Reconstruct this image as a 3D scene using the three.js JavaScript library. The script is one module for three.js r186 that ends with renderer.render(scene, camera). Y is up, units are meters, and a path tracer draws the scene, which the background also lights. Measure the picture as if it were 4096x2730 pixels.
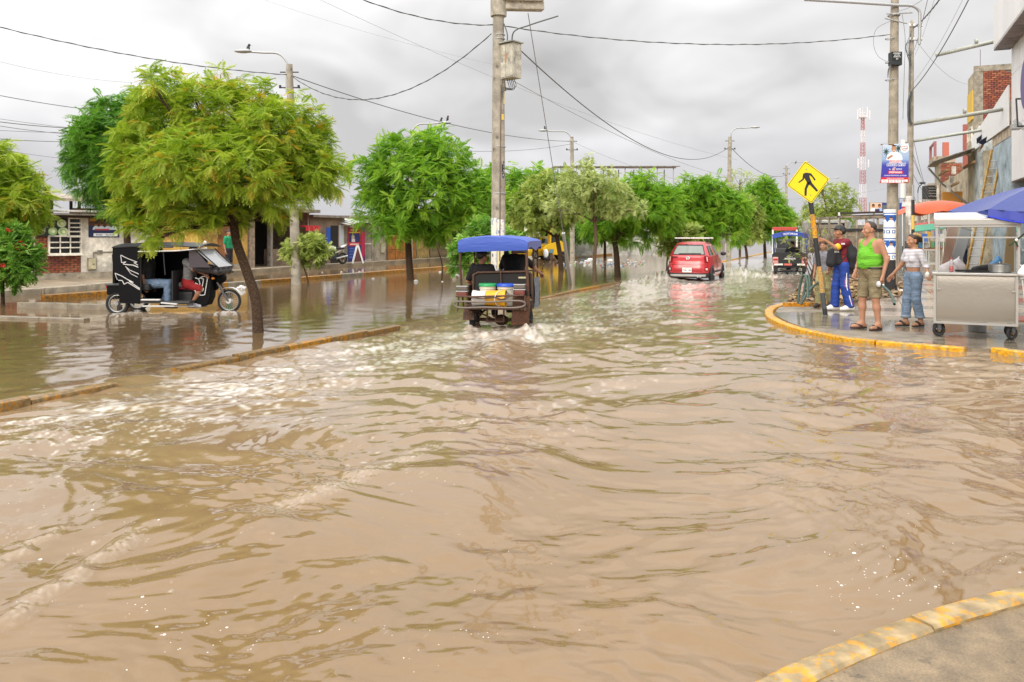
import * as THREE from 'three';
import { mergeGeometries, toCreasedNormals } from 'three/addons/utils/BufferGeometryUtils.js';
import { RoundedBoxGeometry } from 'three/addons/geometries/RoundedBoxGeometry.js';

// ---------------------------------------------------------------- camera, sky, sun, exposure
const scene = new THREE.Scene();
const F = 3300, HY = 940, EYE = 1.62;                 // focal length and horizon row on the 4096 x 2730 frame; eye height in metres
const camera = new THREE.PerspectiveCamera(2 * Math.atan(1365 / F) * 180 / Math.PI, 4096 / 2730, 0.1, 3000);
camera.position.set(0, EYE, 0);
camera.setViewOffset(4096, 2730, 0, 425, 4096, 2730); // a lens shifted down: verticals stay vertical
camera.focus = 11; camera.userData.fStop = 7;
const renderer = new THREE.WebGLRenderer({ antialias: true });
renderer.setSize(1024, 682);
renderer.toneMapping = THREE.LinearToneMapping;
renderer.toneMappingExposure = 1.05;
renderer.shadowMap.enabled = true;

const PERM = new Uint8Array(512);
{ let a = 9871; for (let i = 0; i < 256; i++) PERM[i] = i; for (let i = 255; i > 0; i--) { a = (a * 16807) % 2147483647; const j = a % (i + 1), t = PERM[i]; PERM[i] = PERM[j]; PERM[j] = t; } for (let i = 0; i < 256; i++) PERM[i + 256] = PERM[i]; }
const GX = [1, -1, 1, -1, 1.4, -1.4, 0, 0], GY = [1, 1, -1, -1, 0, 0, 1.4, -1.4];
function noise(x, y, z = 0.37, w = 256) {             // gradient noise; w: period of the lattice
  const fx = Math.floor(x), fy = Math.floor(y), a = x - fx, b = y - fy, so = Math.floor(z * 37) & 255, m = (k) => ((k % w) + w) % w & 255;
  const X0 = m(fx), X1 = m(fx + 1), Y0 = PERM[(m(fy) + so) & 255], Y1 = PERM[(m(fy + 1) + so) & 255];
  const u = a * a * a * (a * (a * 6 - 15) + 10), v = b * b * b * (b * (b * 6 - 15) + 10);
  const g0 = PERM[X0 + Y0] & 7, g1 = PERM[X1 + Y0] & 7, g2 = PERM[X0 + Y1] & 7, g3 = PERM[X1 + Y1] & 7;
  const n0 = GX[g0] * a + GY[g0] * b, n1 = GX[g1] * (a - 1) + GY[g1] * b, n2 = GX[g2] * a + GY[g2] * (b - 1), n3 = GX[g3] * (a - 1) + GY[g3] * (b - 1);
  return (n0 + (n1 - n0) * u + ((n2 + (n3 - n2) * u) - (n0 + (n1 - n0) * u)) * v) * 0.8;
}
const fbm = (x, y, o = 4, z = 0.37) => { let a = 0.5, s = 0; for (let i = 0; i < o; i++) { s += a * noise(x, y, z + i * 7.3); x *= 2.03; y *= 2.03; a *= 0.5; } return s; };
const clamp = (v, a = 0, b = 1) => Math.min(b, Math.max(a, v));
const sstep = (a, b, v) => { const t = clamp((v - a) / (b - a)); return t * t * (3 - 2 * t); };
const lerp = (a, b, t) => a + (b - a) * t;
{
  const SD = new THREE.Vector3(-38, 48, 52).normalize(), W = 1536, H = 768, data = new Float32Array(W * H * 4);
  for (let j = 0; j < H; j++) {
    const el = ((j + 0.5) / H - 0.5) * Math.PI, y = Math.sin(el), c = Math.cos(el);
    for (let i = 0; i < W; i++) {
      const az = ((i + 0.5) / W - 0.5) * 2 * Math.PI, x = Math.cos(az) * c, z = Math.sin(az) * c, k = (j * W + i) * 4;
      let L = 0.59 + 1.15 * Math.max(0, y) + 0.5 * sstep(0.25, 0.8, y), r = 1, g = 1, b = 1;
      if (y > 0) {
        const q = 1 / (y + 0.3), u = x * q, v = z * q;
        const wx = fbm(u * 0.9 + 3.1, v * 0.9, 3, 2.2) * 1.4, wy = fbm(u * 0.9, v * 0.9 + 9.4, 3, 5.2) * 1.4;
        const n = fbm(u * 0.8 + wx + 1.3, v * 0.8 + wy + 4.2, 6, 1.1);
        const n2 = fbm(u * 2.6 + wy, v * 2.6 + wx, 5, 8.6);
        const fade = sstep(0, 0.12, y), low = 1 - sstep(0.02, 0.2, y);
        const m = n * 1.25 + n2 * 0.45;
        L *= 1 + fade * m * 0.72; L *= 1 + 0.7 * Math.exp(-(1 - (x * SD.x + y * SD.y + z * SD.z)) / 0.3);
        L = L * (1 - 0.05 * low) + 0.03 * low;
        const warm = clamp(m * 1.2 + 0.5);
        r = 1.0; g = lerp(0.985, 0.995, warm); b = lerp(0.985, 1.0, warm) + 0.035 * low;
      } else { L *= 0.5; r = 1; g = 0.9; b = 0.76; }
      data[k] = L * r; data[k + 1] = L * g; data[k + 2] = L * b; data[k + 3] = 1;
    }
  }
  const sky = new THREE.DataTexture(data, W, H, THREE.RGBAFormat, THREE.FloatType);
  sky.mapping = THREE.EquirectangularReflectionMapping; sky.magFilter = THREE.LinearFilter; sky.needsUpdate = true;
  scene.background = sky; scene.environment = sky;
}
const sun = new THREE.DirectionalLight(0xfff4e2, 1.5);
sun.position.set(-38, 48, 52); sun.castShadow = true; sun.shadow.radius = 45;
Object.assign(sun.shadow.camera, { left: -60, right: 60, top: 80, bottom: -60, near: 1, far: 250 });
sun.name = 'sun'; scene.add(sun); scene.add(sun.target); sun.target.position.set(0, 0, -25);

// ---------------------------------------------------------------- helpers
const V = (x, y, z) => new THREE.Vector3(x, y, z);
let seed = 12345;
const srand = (s) => { seed = s; };
const rnd = () => { seed = (seed + 0x6D2B79F5) | 0; let t = Math.imul(seed ^ (seed >>> 15), 1 | seed); t = (t + Math.imul(t ^ (t >>> 7), 61 | t)) ^ t; return ((t ^ (t >>> 14)) >>> 0) / 4294967296; };
const rr = (a, b) => a + (b - a) * rnd();
const P = (px, py, d) => V((px - 2048) * d / F, EYE - (py - HY) * d / F, -d);            // where a sight line meets depth d
const dep = (py, h = 0) => (EYE - h) * F / (py - HY);
const G = (px, py, h = 0) => P(px, py, dep(py, h));                                       // where it meets the plane of height h
const RX = 0.3846, RZ = -0.9231, ROAD = -0.3948;                                          // the avenue runs along (RX, RZ)
const RT = (s, t, y = 0) => V(RX * s - RZ * t, y, RZ * s + RX * t);                       // s metres along it, t metres across it
const names = {};
const numbered = (n) => { const k = names[n] = (names[n] ?? -1) + 1; return k ? `${n}_${String(k).padStart(3, '0')}` : n; };
const info = (o, label, category, group, kind) => { if (label) o.userData.label = label; if (category) o.userData.category = category; if (group) o.userData.group = group; if (kind) o.userData.kind = kind; return o; };
const thing = (name, label, category, pos = V(0, 0, 0), turn = 0, group) => { const o = new THREE.Group(); o.name = numbered(name); o.position.copy(pos); o.rotation.y = turn; scene.add(o); return info(o, label, category, group); };
const struct = (name, geo, m, label) => { const o = geo ? new THREE.Mesh(Array.isArray(geo) ? mg(geo) : geo, m) : new THREE.Group(); o.name = numbered(name); o.receiveShadow = o.castShadow = true; scene.add(o); return info(o, label, null, null, 'structure'); };
const part = (p, name, geo, m, label, kind) => { const o = new THREE.Mesh(Array.isArray(geo) ? mg(geo) : geo, m); o.name = name; o.castShadow = o.receiveShadow = true; p.add(o); if (label) o.userData.label = label; if (kind) o.userData.kind = kind; return o; };
const group = (p, name) => { const o = new THREE.Group(); o.name = name; p.add(o); return o; };
const single = (name, label, category, geo, m, grp, kind) => { const o = new THREE.Mesh(Array.isArray(geo) ? mg(geo) : geo, m); o.name = numbered(name); o.castShadow = o.receiveShadow = true; scene.add(o); return info(o, label, category, grp, kind); };
function copy(src, name, pos, turn, label, category, grp) { const o = src.clone(); o.name = numbered(name); o.position.copy(pos); o.rotation.y = turn; o.userData = {}; scene.add(o); return info(o, label, category, grp); }
function mg(list) {
  const out = list.flat(9).map((g) => { g = g.index ? g.toNonIndexed() : g; for (const k of Object.keys(g.attributes)) if (!['position', 'normal', 'uv'].includes(k)) g.deleteAttribute(k); if (!g.attributes.normal) g.computeVertexNormals(); if (!g.attributes.uv) g.setAttribute('uv', new THREE.BufferAttribute(new Float32Array(g.attributes.position.count * 2), 2)); return g; });
  return out.length === 1 ? out[0] : mergeGeometries(out);
}
function uvm(g, sc = 1) {                              // uv in metres by the main direction of each face
  g = g.index ? g.toNonIndexed() : g;
  const p = g.attributes.position, uv = new Float32Array(p.count * 2), a = V(0, 0, 0), b = V(0, 0, 0), c = V(0, 0, 0);
  for (let i = 0; i < p.count; i += 3) {
    a.fromBufferAttribute(p, i); b.fromBufferAttribute(p, i + 1).sub(a); c.fromBufferAttribute(p, i + 2).sub(a); b.cross(c);
    const X = Math.abs(b.x), Y = Math.abs(b.y), Z = Math.abs(b.z);
    for (let k = i; k < i + 3; k++) { const x = p.getX(k), y = p.getY(k), z = p.getZ(k); uv[2 * k] = (X > Y && X > Z ? z : x) * sc; uv[2 * k + 1] = (Y >= X && Y >= Z ? z : y) * sc; }
  }
  g.setAttribute('uv', new THREE.BufferAttribute(uv, 2)); return g;
}
const move = (g, x, y, z, ry = 0, rx = 0, rz = 0) => { const m = new THREE.Matrix4().makeRotationFromEuler(new THREE.Euler(rx, ry, rz, 'YXZ')); m.setPosition(x, y, z); return g.applyMatrix4(m); };
const box = (w, h, d, x = 0, y = 0, z = 0, r = 0) => { const g = r > 0 ? new RoundedBoxGeometry(w, h, d, 2, Math.min(r, w / 2.01, h / 2.01, d / 2.01)) : new THREE.BoxGeometry(w, h, d); return uvm(g.translate(x, y, z)); };
const bx = (x0, x1, y0, y1, z0, z1, r = 0) => box(Math.abs(x1 - x0), Math.abs(y1 - y0), Math.abs(z1 - z0), (x0 + x1) / 2, (y0 + y1) / 2, (z0 + z1) / 2, r);
const cyl = (r0, r1, h, x = 0, y = 0, z = 0, n = 14) => new THREE.CylinderGeometry(r1, r0, h, n).translate(x, y, z);
const ball = (r, x = 0, y = 0, z = 0, sx = 1, sy = 1, sz = 1, n = 12) => new THREE.SphereGeometry(r, n, Math.max(6, n * 0.7 | 0)).scale(sx, sy, sz).translate(x, y, z);
const UP = V(0, 1, 0);
function bar(a, b, r0, r1 = r0, n = 8) { const d = b.clone().sub(a), l = d.length(), g = new THREE.CylinderGeometry(r1, r0, l, n); g.applyQuaternion(new THREE.Quaternion().setFromUnitVectors(UP, d.divideScalar(l))); return g.translate((a.x + b.x) / 2, (a.y + b.y) / 2, (a.z + b.z) / 2); }
function beam(a, b, w, h = w) { const d = b.clone().sub(a), l = d.length(), g = uvm(new THREE.BoxGeometry(w, h, l)); const m = new THREE.Matrix4().lookAt(V(0, 0, 0), d, Math.abs(d.y) > 0.98 * l ? V(1, 0, 0) : UP); g.applyMatrix4(m); return g.translate((a.x + b.x) / 2, (a.y + b.y) / 2, (a.z + b.z) / 2); }
function tube(pts, r, n = 8, seg = 0, closed = false) {           // r: number or function of 0..1
  const c = new THREE.CatmullRomCurve3(pts, closed, 'centripetal'), k = seg || pts.length * 5, g = new THREE.TubeGeometry(c, k, 1, n, closed);
  const rad = typeof r === 'function' ? r : () => r, p = g.attributes.position;
  for (let i = 0; i <= k; i++) { const o = c.getPointAt(i / k), q = rad(i / k); for (let j = 0; j <= n; j++) { const m = i * (n + 1) + j; p.setXYZ(m, o.x + (p.getX(m) - o.x) * q, o.y + (p.getY(m) - o.y) * q, o.z + (p.getZ(m) - o.z) * q); } }
  return g;
}
const pipe = (pts, r, n = 7) => { const o = []; for (let i = 0; i + 1 < pts.length; i++) { o.push(bar(pts[i], pts[i + 1], r, r, n)); if (i) o.push(ball(r * 1.02, pts[i].x, pts[i].y, pts[i].z, 1, 1, 1, 7)); } return mg(o); };
const lathe = (pts, n = 20) => new THREE.LatheGeometry(pts.map((p) => new THREE.Vector2(p[0], p[1])), n);
const shape = (pts) => { const s = new THREE.Shape(); pts.forEach((p, i) => i ? s.lineTo(p[0], p[1]) : s.moveTo(p[0], p[1])); s.closePath(); return s; };
const ext = (pts, depth, bev = 0) => { const g = new THREE.ExtrudeGeometry(shape(pts), { depth, bevelEnabled: bev > 0, bevelThickness: bev, bevelSize: bev, bevelSegments: 1, curveSegments: 6 }); return g; };
// a sheet from a function of (u, v)
function surf(fn, nu, nv, close = false) {
  const pos = [], uv = [], idx = [];
  for (let j = 0; j <= nv; j++) for (let i = 0; i <= nu; i++) { const p = fn(i / nu, j / nv); pos.push(p.x, p.y, p.z); uv.push(i / nu, j / nv); }
  for (let j = 0; j < nv; j++) for (let i = 0; i < nu; i++) { const a = j * (nu + 1) + i, b = a + 1, c = a + nu + 1, d = c + 1; idx.push(a, b, d, a, d, c); }
  const g = new THREE.BufferGeometry(); g.setAttribute('position', new THREE.Float32BufferAttribute(pos, 3)); g.setAttribute('uv', new THREE.Float32BufferAttribute(uv, 2)); g.setIndex(idx); g.computeVertexNormals(); return g;
}
function plate(fn, nu, nv, th) {                                      // a sheet with thickness
  const a = surf(fn, nu, nv), n = a.attributes.normal, p = a.attributes.position, cnt = p.count, b = a.clone(), q = b.attributes.position;
  for (let i = 0; i < cnt; i++) q.setXYZ(i, p.getX(i) - n.getX(i) * th, p.getY(i) - n.getY(i) * th, p.getZ(i) - n.getZ(i) * th);
  const ix = b.index.array; for (let i = 0; i < ix.length; i += 3) { const t = ix[i]; ix[i] = ix[i + 1]; ix[i + 1] = t; }
  b.computeVertexNormals();
  const pos = [], edge = [];
  for (let i = 0; i <= nu; i++) edge.push(i); for (let j = 1; j <= nv; j++) edge.push(j * (nu + 1) + nu); for (let i = nu - 1; i >= 0; i--) edge.push(nv * (nu + 1) + i); for (let j = nv - 1; j >= 0; j--) edge.push(j * (nu + 1));
  for (let k = 0; k + 1 < edge.length; k++) { const s = edge[k], e = edge[k + 1]; const A = [p.getX(s), p.getY(s), p.getZ(s)], B = [p.getX(e), p.getY(e), p.getZ(e)], C = [q.getX(s), q.getY(s), q.getZ(s)], D = [q.getX(e), q.getY(e), q.getZ(e)]; pos.push(...A, ...C, ...D, ...A, ...D, ...B); }
  const r = new THREE.BufferGeometry(); r.setAttribute('position', new THREE.Float32BufferAttribute(pos, 3)); r.computeVertexNormals();
  return mg([a, b, r]);
}
// ---------------------------------------------------------------- materials
function tex(n, fn, srgb = true) {
  const d = new Uint8Array(n * n * 4);
  for (let j = 0; j < n; j++) for (let i = 0; i < n; i++) { const c = fn(i / n, j / n), k = (j * n + i) * 4; d[k] = clamp(c[0], 0, 255); d[k + 1] = clamp(c[1] ?? c[0], 0, 255); d[k + 2] = clamp(c[2] ?? c[0], 0, 255); d[k + 3] = 255; }
  const t = new THREE.DataTexture(d, n, n); t.wrapS = t.wrapT = THREE.RepeatWrapping; t.magFilter = THREE.LinearFilter; t.minFilter = THREE.LinearMipmapLinearFilter; t.generateMipmaps = true; if (srgb) t.colorSpace = THREE.SRGBColorSpace; t.needsUpdate = true; return t;
}
const rep = (t, s) => { const c = t.clone(); c.repeat.set(s, s); c.needsUpdate = true; return c; };
// tileable noise on the unit square
const tn = (u, v, f, z) => noise(u * f, v * f, z, f);
const tfb = (u, v, f, o, z) => { let a = 0.55, s = 0; for (let i = 0; i < o; i++) { s += a * tn(u, v, f, z + i * 3.7); f *= 2; a *= 0.55; } return s; };
const T = {
  grime: tex(512, (u, v) => { const a = tfb(u, v, 4, 6, 1.5), b = tfb(u, v, 24, 3, 4.5), s = tfb(u * 1, v * 1, 3, 4, 9.1); const k = 222 + a * 70 + b * 42 - Math.max(0, s - 0.12) * 190; return [k, k * 0.985, k * 0.955]; }),
  concrete: tex(512, (u, v) => { const a = tfb(u, v, 5, 6, 2.5), b = tn(u, v, 96, 3.3), s = sstep(0.28, 0.42, tfb(u, v, 7, 4, 12.2)); const k = 205 + a * 85 + b * 34 - s * 46; return [k, k * 0.975, k * 0.93]; }),
  bump: tex(512, (u, v) => { const k = 128 + tfb(u, v, 8, 6, 6.6) * 120 + tn(u, v, 120, 3.1) * 30; return [k]; }, false),
  bark: tex(256, (u, v) => { const a = tfb(u, v, 10, 4, 2.2), b = tn(u * 1, v, 40, 5.2); const k = 165 + a * 130 + b * 70; return [k, k * 0.95, k * 0.9]; }),
  paint: tex(512, (u, v) => { const a = tfb(u, v, 5, 6, 3.9), b = tfb(u, v, 22, 4, 8.8); const w = 0.9 * sstep(0.06, 0.2, a + b * 0.6); const g = 0.85 + tfb(u, v, 16, 4, 5.5) * 0.5; const y = [246, 176, 22], c = [186, 164, 120]; return [0, 1, 2].map((i) => lerp(y[i], c[i], w) * g); }),
  paintWorn: tex(512, (u, v) => { const a = tfb(u, v, 3, 6, 13.9), b = tfb(u, v, 20, 5, 8.1); const w = 1 - sstep(0.06, 0.17, a * 0.6 + b * 0.95); const g = 0.9 + tfb(u, v, 12, 5, 5.5) * 0.45; const y = [226, 162, 48], c = [180, 156, 112]; return [0, 1, 2].map((i) => lerp(y[i], c[i], w) * g); }),
  rust: tex(256, (u, v) => { const a = tfb(u, v, 5, 5, 7.4), w = sstep(-0.05, 0.3, a), g = 0.85 + tfb(u, v, 20, 3, 1.5) * 0.6; const y = [86, 62, 48], c = [122, 76, 48]; return [0, 1, 2].map((i) => lerp(y[i], c[i], w) * g); }),
  ripple: tex(512, (u, v) => [128 + 150 * (0.6 * tn(u, v, 7, 21.5) + 0.5 * tn(u, v, 16, 22.5) + 0.35 * tn(u, v, 34, 23.5) + 0.2 * tn(u, v, 70, 24.5)) * (0.5 + tn(u, v, 3, 31.5))], false),
  wet: tex(512, (u, v) => { const a = tfb(u, v, 3, 5, 4.4), k = 26 + 130 * sstep(-0.02, 0.28, a) + tn(u, v, 60, 2.2) * 18; return [k]; }, false),
  fabric: tex(256, (u, v) => { const k = 232 + 20 * Math.sin(u * 2 * Math.PI * 64) * Math.sin(v * 2 * Math.PI * 64) + tfb(u, v, 6, 4, 3.3) * 60; return [k]; }),
};
const mats = {};
function mat(c, rough = 0.8, o = {}) {
  const key = JSON.stringify([c, rough, Object.fromEntries(Object.entries(o).map(([k, v]) => [k, v?.isTexture ? v.id : v]))]);
  if (mats[key]) return mats[key];
  const m = new THREE.MeshPhysicalMaterial({ roughness: rough, metalness: 0, side: THREE.DoubleSide, ...o });
  if (Array.isArray(c)) m.color.setRGB(...c); else m.color.set(c);
  return mats[key] = m;
}
const grimy = (c, s = 0.35, rough = 0.85, b = 0.004) => mat(c, rough, { map: rep(T.grime, s), bumpMap: rep(T.bump, s * 2), bumpScale: b });
const conc = (c, s = 0.5, rough = 0.85, b = 0.004) => mat(c, rough, { map: rep(T.concrete, s), bumpMap: rep(T.bump, s * 2), bumpScale: b });
const M = {
  black: mat([0.012, 0.012, 0.013], 0.45), rubber: mat([0.018, 0.018, 0.018], 0.8), steel: mat([0.42, 0.42, 0.41], 0.35, { metalness: 0.9 }), chrome: mat([0.7, 0.7, 0.7], 0.12, { metalness: 1 }),
  dark: mat([0.03, 0.03, 0.032], 0.6), white: mat([0.72, 0.71, 0.68], 0.6), rust: mat([1, 1, 1], 0.7, { map: rep(T.rust, 1.5) }), cable: mat([0.1, 0.105, 0.1], 0.7), cableGrey: mat([0.27, 0.27, 0.27], 0.7),
  pole: conc([0.55, 0.52, 0.46], 0.6), glass: mat([0.95, 0.97, 0.96], 0.02, { transmission: 1, thickness: 0, ior: 1.5 }), darkGlass: mat([0.02, 0.022, 0.024], 0.06), galv: mat([0.42, 0.43, 0.43], 0.5, { metalness: 0.5 }),
  orange: mat([0.8, 0.3, 0.03], 0.3), redLens: mat([0.45, 0.02, 0.015], 0.2), clearLens: mat([0.75, 0.72, 0.68], 0.15),
};
function canvasTex(w, h, draw) { const c = document.createElement('canvas'); c.width = w; c.height = h; const x = c.getContext('2d'); draw(x, w, h); const t = new THREE.CanvasTexture(c); t.colorSpace = THREE.SRGBColorSpace; return t; }
// ---------------------------------------------------------------- ground, flood water, kerbs, pavements
struct('ground', new THREE.PlaneGeometry(3000, 3000, 1, 1).rotateX(-Math.PI / 2).translate(0, -0.35, 0), mat([0.16, 0.12, 0.08], 0.95));
const waves = [];
{
  srand(77);
  const add = (n, l0, l1, slope, dir, spread) => { for (let i = 0; i < n; i++) { const l = l0 * Math.pow(l1 / l0, (i + rnd()) / n), a = dir + (rnd() + rnd() + rnd() - 1.5) * spread, k = 2 * Math.PI / l; waves.push({ l, kx: Math.cos(a) * k, kz: Math.sin(a) * k, a: slope / k, ph: rnd() * 6.283 }); } };
  add(9, 0.9, 2.8, 0.03, 1.25, 1.1); add(16, 0.28, 0.85, 0.03, 1.5, 1.6); add(16, 0.075, 0.26, 0.034, 1.6, 1.9);
}
const gau = (x, s) => Math.exp(-x * x / (2 * s * s));
// where wheels throw the water up: [x, z, radius across, height, how foamy]
const splash = [];
{ const S = (px, py, r, h, f) => { const p = G(px, py); splash.push([p.x, p.z, r, h, f]); };
  S(1885, 1318, 0.12, 0.1, 0.35); S(1935, 1338, 0.2, 0.05, 0.4); S(2112, 1334, 0.12, 0.09, 0.35); S(2010, 1345, 0.4, 0.03, 0.35); S(1850, 1345, 0.35, 0.035, 0.4); S(2180, 1345, 0.3, 0.03, 0.3);
  S(2640, 1120, 0.5, 0.36, 0.5); S(2650, 1095, 0.4, 0.34, 0.5); S(2600, 1132, 0.6, 0.18, 0.5); S(2740, 1142, 0.7, 0.07, 0.4); S(2850, 1140, 0.3, 0.1, 0.45); S(2945, 1100, 0.55, 0.36, 0.55); S(3000, 1095, 0.55, 0.26, 0.5); S(3050, 1104, 0.7, 0.12, 0.4);
  S(3105, 1106, 0.35, 0.12, 0.5); S(3210, 1106, 0.35, 0.12, 0.5); S(3060, 1108, 0.5, 0.1, 0.5); S(520, 1258, 0.25, 0.06, 0.45); S(905, 1252, 0.2, 0.06, 0.45); S(700, 1256, 0.5, 0.03, 0.3); }
const ridges = [[20, 2500, 640, 2085, 0.055, 0.035], [-60, 2270, 300, 2100, 0.05, 0.025], [1040, 2060, 1800, 1750, 0.1, 0.014]].map(([a, b, c, d, w, h]) => { const p = G(a, b), q = G(c, d); return [p.x, p.z, q.x, q.z, w, h]; });
function waterAt(x, z, cell) {
  const d = -z, s = RX * x + RZ * z, t = -RZ * x + RX * z;
  const med = sstep(-7.25, -8.1, t), calm = med * (0.55 + 0.3 * sstep(14, 24, d));
  const mo = 0.75 + 0.8 * fbm(x * 0.22 + 5, z * 0.22, 3, 3.1), mo2 = sstep(-0.25, 0.3, fbm(x * 0.5, z * 0.5 + 7, 3, 9.1));
  let h = 0;
  const far = sstep(30, 90, d), wx = fbm(x * 0.35, z * 0.35, 2, 14.2) * 1.5, wz = fbm(x * 0.35 + 8, z * 0.35, 2, 19.2) * 1.5;
  for (const w of waves) {
    const f = sstep(1.6, 3.5, w.l / cell); if (f <= 0) continue;
    const p = Math.sin(w.kx * (x + wx) + w.kz * (z + wz) + w.ph), sharp = w.l > 0.26 ? p + 0.28 * (1 - Math.abs(p)) * 2 - 0.28 : p;
    let a = w.a * f * (w.l > 0.85 ? mo * (1 - 0.8 * med) * (1 - 0.6 * sstep(7, 15, d)) : w.l > 0.26 ? (0.55 + 0.6 * mo2) * (1 - 0.3 * sstep(7, 14, d)) : (0.25 + 0.9 * mo2));
    a *= 1 - calm; a *= 1 - 0.5 * far;
    h += a * sharp;
  }
  const lane = (1 - med) * gau(t + 4.6, 2.2) * sstep(7, 16, d);
  h += lane * (0.022 * noise(s * 0.9, t * 1.7, 4.4) + (cell < 0.15 ? 0.014 * noise(s * 2.6, t * 4.2, 8.4) : 0));
  const chop = (1 - med) * sstep(6, 12, d) * (1 - 0.6 * far) * (0.6 + 0.8 * mo2); if (chop > 0) h += chop * (0.013 * noise(x * 3.2, z * 5.5, 11.3) + 0.007 * noise(x * 7.5, z * 12, 12.3) + (cell < 0.09 ? 0.0035 * noise(x * 17, z * 26, 13.3) : 0));
  // wakes of the three-wheeler: ridges that open towards the camera
  const bs = 14.0 - s, bt = t + 5.85;
  if (bs > 0 && bs < 16) { const wdt = 0.62 + bs * 0.16, e = Math.exp(-bs / 7); for (const q of [-1, 1]) { const u = bt - q * wdt; h += 0.075 * e * gau(u, 0.16 + bs * 0.02) * (0.75 + 0.6 * noise(bs * 1.7, q * 4, 2)) - 0.04 * e * gau(u - q * 0.4, 0.22); } }
  let foam = 0, brown = 0;
  for (const [ax, az, bx2, bz2, w0, hh] of ridges) { const ux = bx2 - ax, uz = bz2 - az, l2 = ux * ux + uz * uz, k = ((x - ax) * ux + (z - az) * uz) / l2; if (k < -0.15 || k > 1.1) continue; const wob2 = 0.12 * noise(k * 4, w0 * 9, 5), q = ((x - ax) * uz - (z - az) * ux) / Math.sqrt(l2) + wob2, e = sstep(-0.15, 0.1, k) * (1 - sstep(0.75, 1.1, k)); if (Math.abs(q) > 0.6) continue; h += hh * e * (gau(q, w0) - 0.5 * gau(q - 0.16, w0 * 1.3)) * (0.8 + 0.5 * noise(x * 6, z * 6, 2)); const c = e * gau(q + w0 * 0.4, w0 * 0.7); if (c > 0.2) { h += 0.006 * c * noise(x * 45, z * 45, 6); brown += 0.35 * c; foam += 0.3 * c * clamp(noise(x * 34, z * 34, 3.3) * 1.6); } }
  for (const q of splash) { const dx = x - q[0], dz = z - q[1], l = Math.hypot(dx, dz); if (l < q[2] * 3.2) { const g = gau(l, q[2]); h += q[3] * g * (0.6 + 0.75 * noise(x * 6, z * 6, 2.2) + 0.35 * noise(x * 15, z * 15, 3.2)); brown += g; foam += q[4] * g * clamp(0.2 + 1.4 * noise(x * 8, z * 8, 6.2)); } }
  // foam streaks drift along the lanes
  const zone = (1 - med) * (0.85 * gau(t + 5.6, 1.25) * sstep(3.2, 6.2, s) + 0.55 * gau(t + 3.4, 1.0) * sstep(13, 24, s) + 0.22 * gau(t + 4.4, 2.4) + 0.5 * sstep(20, 30, s) + 0.3 * sstep(8, 12, s) * sstep(-9, -5, -Math.abs(t))) + med * 0.34 * gau(t + 8.6, 0.9) * sstep(6, 9, s);
  const big = fbm(s * 0.16 + 2, t * 0.55, 4, 1.7), mid = fbm(s * 1.1, t * 2.1, 3, 5.7), fine = 0.55 * noise(s * 8 + mid * 2.5, t * 13, 2.9) + (cell < 0.04 ? 0.5 * noise(s * 19, t * 30, 4.9) : 0.25 * noise(s * 12, t * 17, 5.9)), speck = cell < 0.016 ? noise(s * 44, t * 66, 7.1) : 0;
  const v = big * 0.7 + mid * 0.6 + fine * 0.95 + speck * 0.42 + zone * 0.6 - 0.6;
  const blur = cell > 0.06 ? 0.22 : 0.1;
  foam += (0.55 * sstep(-0.1, blur + 0.16, v) + 0.45 * sstep(0.12, 0.34, v)) * sstep(0.05, 0.3, zone);
  brown = clamp(brown + (1 - med) * (0.55 * sstep(8, 20, s) * (0.6 + 0.5 * mid) + 0.25 * gau(t + 5, 2) * sstep(3, 7, s)));
  return { h, foam: clamp(foam), brown, big, med, s, t, d };
}
const mudWater = new THREE.MeshPhysicalMaterial({ vertexColors: true, roughness: 0.07, ior: 1.45, metalness: 0, bumpMap: T.ripple, bumpScale: 0.0013 });
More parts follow.
